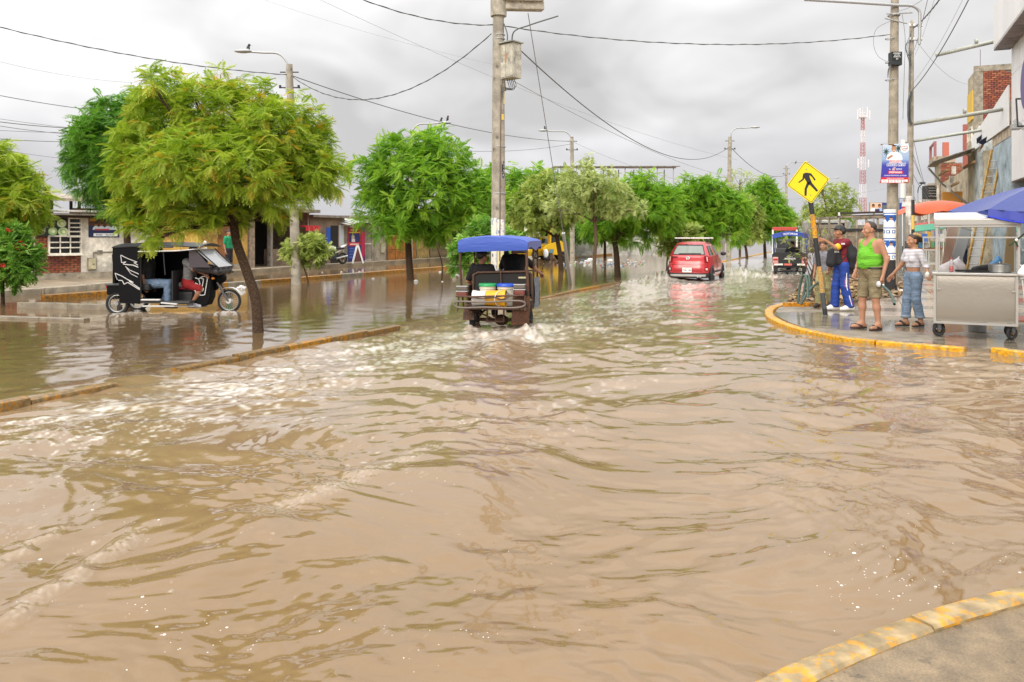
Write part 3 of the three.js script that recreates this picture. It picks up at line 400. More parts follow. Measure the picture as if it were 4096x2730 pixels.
{ // beyond the pole
  const mk = (label, d, trunk, r, lobes, o) => tree('street_tree', label, trunk.map(([x, y]) => P(x, y, d)), r, r * 0.75, lobes.map(([x, y, rad, sy]) => lobe(x, y, d, rad, sy, rr(-0.6, 0.6))), { k: 8, ...o });
  mk('bright green tree crown rising behind the tall concrete pole', 52, [[2030, 1042], [2030, 980], [2030, 900]], 0.16, [[1930, 800, 95], [2070, 780, 95], [2170, 770, 85], [1990, 860, 100], [2110, 850, 100], [1930, 880, 80], [2270, 800, 80], [2050, 715, 34, 1.3], [1960, 720, 30, 1.4], [2130, 705, 26, 1.4], [2340, 770, 70]], { n: 380, size: 0.85, leaf: 'feather', pal: 'green' });
  mk('olive tree with thick dark trunk left of the leaning grey tube', 37.5, [[2246, 1082], [2240, 1020], [2228, 950]], 0.13, [[2150, 830, 90, 0.8], [2260, 800, 90, 0.8], [2090, 880, 70], [2330, 850, 80, 0.7], [2200, 890, 90, 0.6], [2220, 740, 70], [2140, 750, 50]], { n: 260, size: 0.42, leaf: 'fine', pal: 'olive', k: 9, fill: 0.35 });
  mk('slender pale tree with forked light trunk in the flooded reserve', 28.4, [[2380, 1130], [2378, 1040], [2384, 940], [2378, 890]], 0.075, [[2290, 770, 80], [2390, 740, 80], [2450, 800, 80, 0.7], [2520, 840, 60, 0.6], [2330, 690, 40], [2245, 840, 60, 0.6], [2350, 650, 16, 2.2], [2390, 840, 70, 0.5]], { n: 220, size: 0.3, leaf: 'fine', pal: 'pale', bark: barkPale, fill: 0.2, k: 8 });
  mk('bushy tree with dark forked trunk left of the red car', 31.5, [[2472, 1110], [2466, 1020], [2458, 960]], 0.13, [[2480, 842, 95], [2570, 825, 90], [2610, 862, 90], [2430, 912, 80, 0.7], [2650, 815, 60], [2540, 745, 30, 1.3], [2600, 745, 30, 1.3], [2540, 932, 80, 0.6], [2660, 882, 60], [2490, 785, 60]], { n: 320, size: 0.55, leaf: 'feather', pal: 'green', k: 9 });
  mk('broad bright green tree directly behind the red car', 42, [[2800, 1068], [2800, 1000], [2800, 940]], 0.15, [[2800, 835, 110], [2880, 842, 90], [2710, 825, 70], [2770, 902, 90, 0.7], [2890, 922, 70], [2830, 765, 60], [2740, 755, 30, 1.3], [2920, 835, 60], [2680, 862, 50]], { n: 330, size: 0.68, leaf: 'feather', pal: 'green', k: 9 });
  mk('low olive bush tree left of the red car roof', 34, [[2668, 1086], [2669, 1040], [2676, 985]], 0.035, [[2715, 950, 50], [2680, 980, 40], [2755, 935, 34], [2730, 1000, 44, 0.6], [2660, 940, 30]], { n: 110, size: 0.36, leaf: 'broad', pal: 'olive', k: 8 });
  mk('thin olive tree with twin trunks past the red car', 56, [[2990, 1035], [2985, 1000], [2975, 960]], 0.1, [[2950, 900, 46], [3000, 880, 46], [2975, 830, 50], [2960, 950, 40, 0.6], [3010, 940, 36]], { n: 140, size: 0.55, leaf: 'fine', pal: 'olive', k: 8 });
  mk('dark green tree on the reserve between car and far three-wheeler', 58, [[3062, 1032], [3060, 1000], [3058, 960]], 0.12, [[3040, 800, 60], [3080, 850, 70], [3020, 870, 60], [3060, 920, 66, 0.7], [3110, 880, 46], [3060, 760, 26, 1.4]], { n: 220, size: 0.8, leaf: 'feather', pal: 'green', k: 8 });
  mk('small round tree at the far end of the reserve', 78, [[3130, 1008], [3130, 990], [3130, 970]], 0.12, [[3130, 890, 46], [3110, 930, 40], [3160, 920, 36], [3100, 870, 30]], { n: 130, size: 0.9, leaf: 'feather', pal: 'dark', k: 8 });
  mk('pale thorny tree behind the crossing sign', 46, [[3330, 1050], [3326, 990], [3318, 920]], 0.1, [[3290, 830, 60, 0.7], [3350, 780, 60, 0.6], [3250, 880, 50], [3390, 830, 40, 0.6], [3330, 870, 60, 0.7], [3290, 760, 40, 0.6]], { n: 150, size: 0.42, leaf: 'fine', pal: 'olive', k: 7, fill: 0.2, bark: barkPale });
  mk('leafy green tree between the far three-wheeler and the truck', 50, [[3320, 1045], [3320, 1010], [3322, 980]], 0.1, [[3310, 930, 50], [3350, 900, 46], [3280, 900, 40], [3340, 960, 46, 0.7]], { n: 130, size: 0.6, leaf: 'feather', pal: 'green', k: 8 });
  mk('wispy pale tree crown left of the far lamp post', 70, [[2960, 1015], [2960, 980], [2955, 900]], 0.1, [[2960, 720, 50, 0.7], [2990, 780, 50, 0.6], [2930, 780, 40]], { n: 60, size: 0.5, leaf: 'fine', pal: 'pale', k: 6, fill: 0.1 });
  mk('dark bushy tree far along the left houses', 62, [[1990, 1025], [1990, 1000], [1990, 960]], 0.12, [[1930, 940, 50], [1990, 930, 60], [2040, 950, 50]], { n: 110, size: 0.7, leaf: 'broad', pal: 'dark', k: 8 });
  mk('green tree between the houses and the olive tree', 58, [[2420, 1030], [2420, 1000], [2420, 970]], 0.12, [[2400, 900, 60], [2450, 930, 50], [2350, 930, 50], [2420, 860, 50]], { n: 130, size: 0.7, leaf: 'broad', pal: 'bush', k: 8 });
  mk('green tree in the gap behind the yellow machine', 64, [[2180, 1020], [2180, 990], [2180, 960]], 0.12, [[2180, 890, 70], [2110, 920, 50], [2260, 910, 60]], { n: 140, size: 0.8, leaf: 'broad', pal: 'bush', k: 8 });
}
{ // leafless shrub in the planting bed of the corner
  const d = 18.2, t = thing('bare_shrub', 'leafless twiggy shrub rising beside the crossing sign', 'shrub', G(3262, 1205, PAVE)), b = t.position, st = [];
  const go = (p, dir, len, r, lv) => { const e = p.clone().addScaledVector(dir, len), m = wob(p.clone().lerp(e, 0.5), len * 0.08); st.push(tube([p, m, e], (k) => lerp(r, r * 0.6, k), 5, 5)); if (lv > 0) for (let i = 0; i < 3; i++) go(p.clone().lerp(e, rr(0.45, 1)), dir.clone().add(V(rr(-0.75, 0.75), rr(-0.1, 0.5), rr(-0.75, 0.75))).normalize(), len * rr(0.5, 0.8), r * 0.55, lv - 1); };
  for (const [dx, x, r] of [[-0.05, 0.02, 0.028], [0.02, -0.25, 0.022], [0.08, -0.1, 0.024]]) go(V(dx, 0, rr(-0.1, 0.1)), V(x, 1, 0.05).normalize(), 0.95, r, 4);
  part(t, 'branch', st.map((g) => uvm(g)), barkPale, null, 'stuff');
  const [im] = leaves([{ c: V(-0.25, 1.2, 0), rx: 0.6, ry: 0.7, rz: 0.5 }], 26, 4, 0.13, FR.fine, PAL.olive, { fill: 0.7 }); im.name = 'leaf'; im.userData.kind = 'stuff'; t.add(im);
}
// ---------------------------------------------------------------- houses across the avenue
function plane(O, D) {                                                // a facade: O its foot at the left, D the point its foot runs towards
  const u = V(D.x - O.x, 0, D.z - O.z).normalize(), n = V(-u.z, 0, u.x), turn = Math.atan2(-u.z, u.x);
  return { O: V(O.x, 0, O.z), u, n, turn, at: (px, py) => { const dir = V((px - 2048) / F, -(py - HY) / F, -1), k = (O.x * n.x + O.z * n.z) / (dir.x * n.x + dir.z * n.z), p = dir.multiplyScalar(k); return [(p.x - O.x) * u.x + (p.z - O.z) * u.z, p.y + EYE]; } };
}
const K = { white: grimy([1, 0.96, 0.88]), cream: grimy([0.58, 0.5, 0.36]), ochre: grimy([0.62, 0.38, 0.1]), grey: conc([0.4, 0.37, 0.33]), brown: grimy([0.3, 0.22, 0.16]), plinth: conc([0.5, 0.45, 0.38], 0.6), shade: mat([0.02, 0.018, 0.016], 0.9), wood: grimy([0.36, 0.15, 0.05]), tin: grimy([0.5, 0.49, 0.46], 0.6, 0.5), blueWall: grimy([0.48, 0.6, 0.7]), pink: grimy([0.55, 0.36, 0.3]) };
const brickM = [[0.36, 0.1, 0.055], [0.42, 0.135, 0.07], [0.3, 0.085, 0.055], [0.45, 0.17, 0.095], [0.25, 0.08, 0.06]].map((c) => grimy(c, 1.1, 0.9));
const mortar = grimy([0.36, 0.3, 0.25], 0.8);
function bricks(p, x0, x1, y0, y1, z, bw, bh, most, holes = []) {        // brick by brick, on a mortar bed that stands 12 mm back
  let n = 0; const rowN = Math.round((y1 - y0) / bh), h = (y1 - y0) / rowN; const geos = [0, 1, 2].map((k) => box(bw - 0.018, h - 0.016, 0.05 + k * 0.004, 0, 0, 0, 0.006));
  for (let j = 0; j < rowN; j++) for (let x = x0 - (j % 2 ? bw / 2 : 0); x < x1 - 0.02; x += bw) {
    const a = Math.max(x0, x), b = Math.min(x1, x + bw), cx = (a + b) / 2, cy = y0 + (j + 0.5) * h; if (b - a < 0.05 || holes.some((q) => cx > q[0] - 0.02 && cx < q[1] + 0.02 && cy > q[2] && cy < q[3])) continue; if (n++ >= most) return n;
    const o = part(p, 'brick', geos[Math.floor(rnd() * 3)], brickM[Math.floor(rnd() * brickM.length)]); o.position.set(cx, cy, z - 0.014 + rr(-0.003, 0.003)); o.scale.x = (b - a - 0.018) / (bw - 0.018);
  }
  return n;
}
function windowBars(t, x0, x1, y0, y1, z, nx, ny, m, name = 'window') {
  const w = group(t, name), f = 0.05;
  part(w, 'pane', bx(x0, x1, y0, y1, z - 0.08, z - 0.06), M.darkGlass);
  part(w, 'frame', [bx(x0 - f, x1 + f, y1, y1 + f, z - 0.06, z + 0.05), bx(x0 - f, x1 + f, y0 - f, y0, z - 0.06, z + 0.07), bx(x0 - f, x0, y0, y1, z - 0.06, z + 0.05), bx(x1, x1 + f, y0, y1, z - 0.06, z + 0.05)], m);
  for (let i = 1; i < nx; i++) part(w, 'bar', box(0.035, y1 - y0, 0.03, lerp(x0, x1, i / nx), (y0 + y1) / 2, z + 0.02), m);
  for (let i = 1; i < ny; i++) part(w, 'bar', box(x1 - x0, 0.04, 0.03, (x0 + x1) / 2, lerp(y0, y1, i / ny), z + 0.052), m);
  return w;
}
srand(900);
{
  const f = plane(G(45, 1124, 0.15), G(512, 1108, 0.15)), t = thing('house', 'low white house with brick panels under its barred window, far left', 'house', f.O, f.turn), A = f.at, X = (px, py = 1000) => A(px, py)[0], Y = (py, px = 250) => A(px, py)[1];
  const xl = -6, xr = X(600), top = Y(862);
  part(t, 'wall', [bx(xl, xr, 0, top, -0.35, -0.06), bx(X(113), X(139), 0.1, top, -0.06, 0.03), bx(X(322), xr, 0.1, top, -0.06, 0.01), bx(xl, X(113), Y(872), top, -0.06, 0.0), bx(X(139), X(322), Y(872), top, -0.06, 0.0), bx(xl, xr, 0, top, -6, -5.8), bx(xl, xl + 0.2, 0, top, -5.8, -0.35), bx(xr - 0.2, xr, 0, top, -5.8, -0.35)], K.white);
  part(t, 'plinth', bx(xl, xr, 0, Y(1092), -0.06, 0.04), K.plinth);
  part(t, 'mortar_bed', [bx(X(139), X(322), Y(1092), Y(872), -0.06, -0.022), bx(-3, X(113), Y(1092), Y(872), -0.06, -0.022)], mortar);
  bricks(t, X(139) + 0.01, X(322), Y(1092), Y(944), 0, 0.235, 0.078, 180, [[X(192), X(322), Y(1017), Y(940)]]);
  bricks(t, -0.75, X(113), Y(1092), Y(944), 0, 0.235, 0.078, 110);
  windowBars(t, X(196, 980), X(318, 980), Y(1013), Y(948), 0.04, 3, 3, K.white);
  windowBars(t, X(275, 900), X(318, 900), Y(944), Y(876), 0.04, 1, 4, K.white);
  part(t, 'sill', bx(X(188), X(326), Y(1023), Y(1017), 0, 0.2), K.white);
  const roof = group(t, 'roof');
  part(roof, 'slab', bx(xl, xr + 0.2, top, top + 0.06, -6, 0.55), K.grey);
  for (let x = xl; x < xr; x += 0.36) part(roof, 'edge_tile', box(0.34, 0.07, 0.2, x + 0.18, Y(846), 0.5, 0.012), grimy([0.66, 0.66, 0.64], 0.6, 0.5));
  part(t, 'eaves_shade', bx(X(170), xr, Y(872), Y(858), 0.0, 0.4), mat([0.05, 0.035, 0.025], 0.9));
  // upper deck with a lean-to roof
  for (const px of [160, 232, 247, 326, 360]) part(t, 'post', bx(X(px) - 0.04, X(px) + 0.04, top + 0.06, Y(790), -1.2, -1.1), mat([0.07, 0.055, 0.045], 0.85));
  part(t, 'parapet', bx(X(330), X(470), top + 0.06, Y(828), -1.25, -1.05), grimy([0.45, 0.2, 0.12], 0.8));
  const up = group(t, 'deck_roof');
  for (let i = 0; i < 9; i++) part(up, 'sheet', move(box(0.42, 0.03, 1.7, 0, 0, 0), X(133) + 0.2 + i * 0.4, Y(786) + 0.02, -1.0, 0, 0.16 + rr(-0.02, 0.02), rr(-0.02, 0.02)), grimy([0.46, 0.41, 0.35], 0.9));
  part(up, 'fascia', bx(X(133), X(133) + 3.7, Y(803), Y(792), -0.2, -0.16), grimy([0.6, 0.52, 0.45], 0.9));
  const mb = group(t, 'meter_box'); part(mb, 'case', bx(X(350), X(380), Y(1080), Y(1037), 0.01, 0.1, 0.01), grimy([0.62, 0.58, 0.4], 0.8)); part(mb, 'frame', [bx(X(347), X(350), Y(1083), Y(1034), 0.01, 0.08), bx(X(380), X(383), Y(1083), Y(1034), 0.01, 0.08), bx(X(350), X(380), Y(1083), Y(1080), 0.01, 0.08), bx(X(350), X(380), Y(1037), Y(1034), 0.01, 0.08)], K.plinth); part(mb, 'peephole', cyl(0.02, 0.02, 0.02).rotateX(Math.PI / 2).translate(X(370), Y(1060), 0.105), M.dark);
  part(t, 'conduit', pipe([V(X(372), Y(1037), 0.03), V(X(372), Y(1012), 0.03), V(X(396), Y(1012), 0.03), V(X(470), Y(1010), 0.03)], 0.018), K.grey); part(t, 'junction_box', bx(X(387), X(407), Y(1020), Y(1003), 0.01, 0.07, 0.01), conc([0.4, 0.38, 0.34]));
  // signs on the wall
  const hang = (name, label, cat, x0, x1, y0, y1, z, tx) => { const g = thing(name, label, cat, f.O.clone().addScaledVector(f.u, (x0 + x1) / 2).addScaledVector(f.n, z).setY((y0 + y1) / 2), f.turn); part(g, 'panel', new THREE.BoxGeometry(x1 - x0, y1 - y0, 0.02).translate(0, 0, -0.012), M.dark); part(g, 'print', new THREE.PlaneGeometry(x1 - x0, y1 - y0).translate(0, 0, 0.002), mat([1, 1, 1], 0.5, { map: tx })); return g; };
  hang('banner', 'black banner with pale green dishes above the barred window', 'banner', X(139, 910), X(274, 910), Y(946), Y(875), 0.07, canvasTex(256, 128, (c, w, h) => { c.fillStyle = '#16201c'; c.fillRect(0, 0, w, h); const dish = (x, y, r, a, b) => { c.fillStyle = a; c.beginPath(); c.ellipse(x, y, r, r * 0.8, 0, 0, 7); c.fill(); c.fillStyle = b; c.beginPath(); c.ellipse(x - 3, y - 4, r * 0.7, r * 0.5, 0.3, 0, 7); c.fill(); c.fillStyle = '#e6ecc0'; c.beginPath(); c.ellipse(x + 4, y, r * 0.35, r * 0.28, 0.5, 0, 7); c.fill(); }; dish(195, 35, 36, '#c9d6a6', '#a9c17a'); dish(128, 92, 36, '#8fae74', '#b7cd92'); dish(208, 96, 40, '#c2d3a5', '#98b574'); c.fillStyle = '#7a9a2e'; c.beginPath(); c.ellipse(110, 30, 24, 12, 0.4, 0, 7); c.fill(); c.strokeStyle = '#8c8b66'; c.lineWidth = 5; c.beginPath(); c.arc(34, 76, 40, 0, 7); c.stroke(); c.fillStyle = '#dfe5d8'; c.font = 'bold 34px sans-serif'; c.fillText('ER', 28, 92); }));
  hang('poster', 'campaign poster of people in white shirts on the white wall', 'poster', X(352, 910), X(475, 910), Y(950), Y(868), 0.03, canvasTex(256, 160, (c, w, h) => { c.fillStyle = '#1b2a56'; c.fillRect(0, 0, w, h); c.fillStyle = '#5a3a22'; c.fillRect(0, 0, w, 70); c.fillStyle = '#c08a3a'; c.fillRect(8, 10, 50, 22); for (const [x, s] of [[60, 1], [105, 1.1], [160, 1.2], [210, 1]]) { c.fillStyle = '#8a5a3c'; c.beginPath(); c.arc(x, 58, 13 * s, 0, 7); c.fill(); c.fillStyle = '#2a1c14'; c.beginPath(); c.arc(x, 51, 12 * s, 3.1, 6.3); c.fill(); c.fillStyle = '#d7e2ea'; c.beginPath(); c.ellipse(x, 100, 28 * s, 32, 0, 3.14, 6.29); c.fill(); } c.fillStyle = '#c9434a'; c.fillRect(50, 92, 120, 12); c.fillStyle = '#f1f1ee'; c.fillRect(40, 128, 200, 24); c.fillStyle = '#3d4f86'; c.font = 'bold 18px sans-serif'; c.fillText('PIURA', 60, 147); c.fillText('ALCALDE', 140, 147); }));
}
{ // row of low houses and gates along the far pavement
  const f = plane(RT(26, -25), RT(120, -25)), A = f.at, X = (px) => A(px, 1000)[0], Y = (px, py) => A(px, py)[1];
  const put = (name, label, cat, px0, px1, h, m, depth = 5) => { const x0 = X(px0), t = thing(name, label, cat, f.O.clone().addScaledVector(f.u, x0), f.turn), w = X(px1) - x0; t.userData.w = undefined; delete t.userData.w; if (m) { part(t, 'wall', [bx(0, w, 0, h, -0.25, 0), bx(0, 0.2, 0, h, -depth, -0.25), bx(w - 0.2, w, 0, h, -depth, -0.25), bx(0, w, 0, h, -depth - 0.2, -depth)], m); part(t, 'roof', bx(-0.05, w + 0.05, h, h + 0.12, -depth - 0.2, 0.25), K.grey); } return [t, w, x0]; };
  let [t, w] = put('house', 'ochre yellow walled house behind the large leaning tree', 'house', 800, 990, 2.6, K.ochre); part(t, 'plinth', bx(0, w, 0, 0.35, 0, 0.03), K.plinth); part(t, 'door', bx(w * 0.35, w * 0.35 + 0.9, 0.05, 2.1, 0, 0.03), K.wood);
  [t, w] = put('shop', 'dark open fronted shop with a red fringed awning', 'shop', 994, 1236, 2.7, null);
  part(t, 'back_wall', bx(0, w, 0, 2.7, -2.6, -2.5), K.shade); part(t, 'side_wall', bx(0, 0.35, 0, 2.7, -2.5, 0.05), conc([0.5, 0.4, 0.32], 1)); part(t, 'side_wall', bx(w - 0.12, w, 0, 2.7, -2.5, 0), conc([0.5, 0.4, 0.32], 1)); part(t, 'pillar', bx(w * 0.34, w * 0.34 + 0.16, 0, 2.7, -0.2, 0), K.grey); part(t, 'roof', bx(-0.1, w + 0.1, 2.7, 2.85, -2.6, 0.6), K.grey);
  part(t, 'counter', bx(w * 0.4, w * 0.85, 0.15, 0.95, -0.6, -0.2), K.brown);
  const aw = group(t, 'awning'); part(aw, 'cloth', bx(w * 0.72, w + 0.05, 2.02, 2.07, 0, 0.7), mat([0.5, 0.02, 0.03], 0.7)); for (let i = 0; i < 6; i++) part(aw, 'fringe', box(0.16, 0.22, 0.02, w * 0.72 + 0.1 + i * 0.19, 1.92, 0.7), mat(i % 2 ? [0.6, 0.06, 0.06] : [0.5, 0.02, 0.03], 0.7));
  [t, w] = put('house', 'brown plastered house with posters beside the parked motorbike', 'house', 1238, 1378, 2.5, K.brown);
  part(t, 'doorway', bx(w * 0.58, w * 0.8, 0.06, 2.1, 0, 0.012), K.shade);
  part(t, 'poster', bx(w * 0.46, w * 0.57, 1.0, 2.0, 0, 0.02), mat([1, 1, 1], 0.6, { map: canvasTex(64, 128, (c) => { c.fillStyle = '#d7dde6'; c.fillRect(0, 0, 64, 128); c.fillStyle = '#2458b8'; c.fillRect(0, 0, 64, 36); c.fillStyle = '#e0b52c'; c.fillRect(8, 34, 40, 18); c.fillStyle = '#5d7fb8'; for (let i = 0; i < 6; i++) c.fillRect(8, 62 + i * 10, 46 - i % 3 * 9, 5); }) })); part(t, 'notice', bx(w * 0.83, w * 0.96, 1.0, 2.15, 0, 0.02), mat([1, 1, 1], 0.6, { map: canvasTex(64, 128, (c) => { c.fillStyle = '#c4c8cc'; c.fillRect(0, 0, 64, 128); c.fillStyle = '#5d7aa8'; c.fillRect(6, 6, 52, 50); c.fillStyle = '#eceff0'; c.fillRect(6, 66, 52, 50); }) }));
  [t, w] = put('kiosk', 'corner kiosk under a pale corrugated lean-to roof with a red and blue banner', 'kiosk', 1372, 1484, 2.3, null);
  part(t, 'back_wall', bx(0, w, 0, 2.3, -1.5, -1.4), K.brown); part(t, 'floor', bx(0, w, 0.15, 0.2, -1.4, 0), K.plinth);
  const kr = group(t, 'roof'); for (let i = 0; i < 8; i++) part(kr, 'sheet', move(box(w / 8 + 0.1, 0.05, 1.7, 0, 0, 0, 0.02), (i + 0.5) * (w / 8 + 0.02) - 0.25, 2.32 + 0.14 * Math.sin(i * 0.45), -0.35, 0, 0.2), grimy([0.7, 0.74, 0.72], 0.8, 0.5));
  for (let i = 0; i < 22; i++) part(t, 'bar', cyl(0.012, 0.012, 2.05, 0.05 + i * (w - 0.1) / 21, 1.18, 0, 6), K.white);
  part(t, 'rail', [bx(0, w, 2.1, 2.14, -0.02, 0.02), bx(0, w, 1.1, 1.14, -0.02, 0.02), bx(0, w, 0.2, 0.24, -0.02, 0.02)], K.white);
  part(t, 'banner', new THREE.PlaneGeometry(w * 0.46, 1.82).translate(w * 0.37, 1.1, 0.04), mat([1, 1, 1], 0.6, { map: canvasTex(128, 256, (c) => { c.fillStyle = '#262a72'; c.fillRect(0, 0, 128, 256); c.fillStyle = '#9c1f2e'; c.fillRect(0, 0, 128, 130); c.fillStyle = '#e8d9d0'; c.font = 'bold 17px sans-serif'; c.fillText('AGENTE', 26, 24); c.fillStyle = '#e8b430'; c.fillRect(10, 34, 108, 6); c.fillStyle = '#2b2c6a'; c.fillRect(12, 44, 104, 66); c.fillStyle = '#b9a58f'; c.beginPath(); c.arc(50, 72, 16, 0, 7); c.fill(); c.fillStyle = '#d8d0d2'; c.fillRect(36, 86, 34, 24); c.fillStyle = '#d12f38'; c.fillRect(8, 114, 112, 26); c.fillStyle = '#f4e7e0'; c.fillRect(22, 122, 84, 8); c.fillStyle = '#4567b4'; for (let i = 0; i < 4; i++) c.fillRect(14, 152 + i * 22, 60 + (i * 37) % 40, 12); }), side: THREE.DoubleSide }));
  part(t, 'banner', new THREE.PlaneGeometry(w * 0.12, 1.82).translate(w * 0.68, 1.1, 0.05), mat([1, 1, 1], 0.6, { map: canvasTex(32, 256, (c) => { const g = c.createLinearGradient(0, 0, 0, 256); g.addColorStop(0, '#2d54c0'); g.addColorStop(0.15, '#c22a4e'); g.addColorStop(0.8, '#b82350'); g.addColorStop(1, '#4a2a78'); c.fillStyle = g; c.fillRect(0, 0, 32, 256); }) }));
  [t, w] = put('house', 'plain grey plastered house left of the brown wooden doors', 'house', 1486, 1543, 2.6, grimy([0.48, 0.42, 0.34])); const mb = group(t, 'meter_box'); part(mb, 'case', bx(w * 0.6, w * 0.88, 0.6, 1.15, 0, 0.08, 0.01), grimy([0.6, 0.57, 0.42], 0.8));
  [t, w] = put('house', 'house front with wide orange brown wooden doors behind the fern leaved tree', 'house', 1545, 1664, 2.6, K.brown); for (let i = 0; i < 4; i++) { const dr = group(t, 'door'); for (let k = 0; k < 3; k++) part(dr, 'panel', bx(0.1 + i * (w - 0.2) / 4 + 0.02, 0.1 + (i + 1) * (w - 0.2) / 4 - 0.02, 0.1 + k * 0.66, 0.73 + k * 0.66, 0, 0.05 + 0.01 * (i % 2), 0.01), grimy([0.5, 0.2, 0.045], 0.9, 0.6)); }
  [t, w] = put('gate', 'yellow corrugated metal gate right of the wooden doors', 'gate', 1666, 1716, 2.3, grimy([0.45, 0.36, 0.24])); for (let i = 0; i < 12; i++) part(t, 'slat', bx(0.08 + i * (w - 0.16) / 12, 0.06 + (i + 1) * (w - 0.16) / 12, 0.12, 2.0, 0, 0.03 + 0.02 * (i % 2)), grimy([0.62, 0.46, 0.18], 0.8, 0.5));
  [t, w] = put('gate', 'tan barred gate between grey pillars left of the tall pole', 'gate', 1718, 1800, 2.3, K.brown); for (let i = 0; i < 18; i++) part(t, 'bar', bx(0.1 + i * (w - 0.2) / 18, 0.16 + i * (w - 0.2) / 18, 0.12, 2.0, 0, 0.05), grimy([0.5, 0.38, 0.24], 0.8, 0.6));
  const more = [[1802, 1880, 2.5, [0.5, 0.42, 0.34], 'grey house with meter box left of the tall pole foot'], [1884, 2010, 2.8, [0.5, 0.36, 0.22], 'tan house hidden behind the pole and three-wheeler'], [2014, 2120, 2.6, [0.5, 0.46, 0.4], 'pale house left of the yellow vehicle'], [2124, 2240, 2.9, [0.42, 0.25, 0.16], 'brick coloured house behind the yellow vehicle'], [2244, 2330, 2.7, [0.42, 0.36, 0.3], 'grey brown house right of the yellow machine'], [2334, 2425, 2.6, [0.34, 0.28, 0.24], 'dim brown house behind the pale slender tree'], [2428, 2500, 2.8, [0.7, 0.69, 0.66], 'white painted house seen between the dark trunks'], [2502, 2528, 2.6, [0.5, 0.4, 0.3], 'narrow tan house beside the brick house'], [2530, 2572, 2.9, [0.45, 0.16, 0.09], 'small red brick house left of the olive bush'], [2575, 2660, 2.8, [0.48, 0.42, 0.36], 'grey house hidden by the olive bush'], [2663, 2740, 2.8, [0.5, 0.38, 0.2], 'ochre house behind the bright green tree'], [2743, 2830, 2.8, [0.56, 0.54, 0.5], 'pale house beyond the red car'], [2833, 2900, 3.2, [0.5, 0.44, 0.36], 'beige house far along the left side']];
  more.forEach(([a, b, h, c, label], i) => { const [t2, w2] = put('house', label, 'house', a, b, h, grimy(c)); part(t2, 'plinth', bx(0, w2, 0, 0.4, 0, 0.03), K.plinth); const n = Math.max(1, Math.round(w2 / 3)); for (let k = 0; k < n; k++) { const x = (k + 0.25) * w2 / n; if (k % 2 === i % 2) { part(t2, 'door', bx(x, x + 0.95, 0.1, 2.1, 0, 0.04), i % 3 ? K.wood : K.tin); } else windowBars(t2, x, x + 1.0, 1.0, 1.9, 0.04, 4, 2, i % 2 ? M.dark : K.white); } });
}
{ // roof terrace shelter and water tank above the far trees
  const d = 66, p0 = P(2215, 664, d), p1 = P(2715, 660, d), y = p0.y, t = thing('terrace_house', 'house with a corrugated metal shelter on thin posts above the tree tops', 'house', V(p0.x, 0, -d), 0), w = p1.x - p0.x;
  part(t, 'wall', bx(0.5, w - 0.5, 0, 4.6, -7, 0), grimy([0.62, 0.62, 0.6])); part(t, 'parapet', bx(0.4, w - 0.4, 4.6, 5.1, -7, 0.1), K.white);
  const r = group(t, 'roof'); for (let i = 0; i < 18; i++) part(r, 'sheet', move(box(w / 18 + 0.06, 0.05, 5, 0, 0, 0), (i + 0.5) * w / 18, y + 0.05 + 0.012 * (i % 2), -2, 0, 0.05, 0.004), grimy([0.34, 0.3, 0.27], 0.5, 0.5));
  part(r, 'edge_beam', bx(0.6, w * 0.97, y - 0.22, y - 0.12, 0.3, 0.4), mat([0.2, 0.16, 0.14], 0.8));
  for (let i = 0; i < 8; i++) for (const z of [-3.8, 0.2]) part(t, 'post', bx(0.5 + i * (w - 1) / 7, 0.58 + i * (w - 1) / 7, 5.1, y, z, z + 0.08), M.galv);
  const q = P(2128, 715, 62), wt = thing('water_tank', 'pale grey domed water tank above the trees right of the pole', 'water tank', V(q.x, 0, -62)); part(wt, 'stand', [bx(-0.6, 0.6, 0, q.y - 0.5, -0.6, 0.6)], K.white); part(wt, 'tank', lathe([[0.01, q.y - 0.5], [0.5, q.y - 0.5], [0.52, q.y + 0.3], [0.4, q.y + 0.5], [0.18, q.y + 0.6], [0.18, q.y + 0.68], [0.01, q.y + 0.7]]), grimy([0.5, 0.52, 0.55]));
}
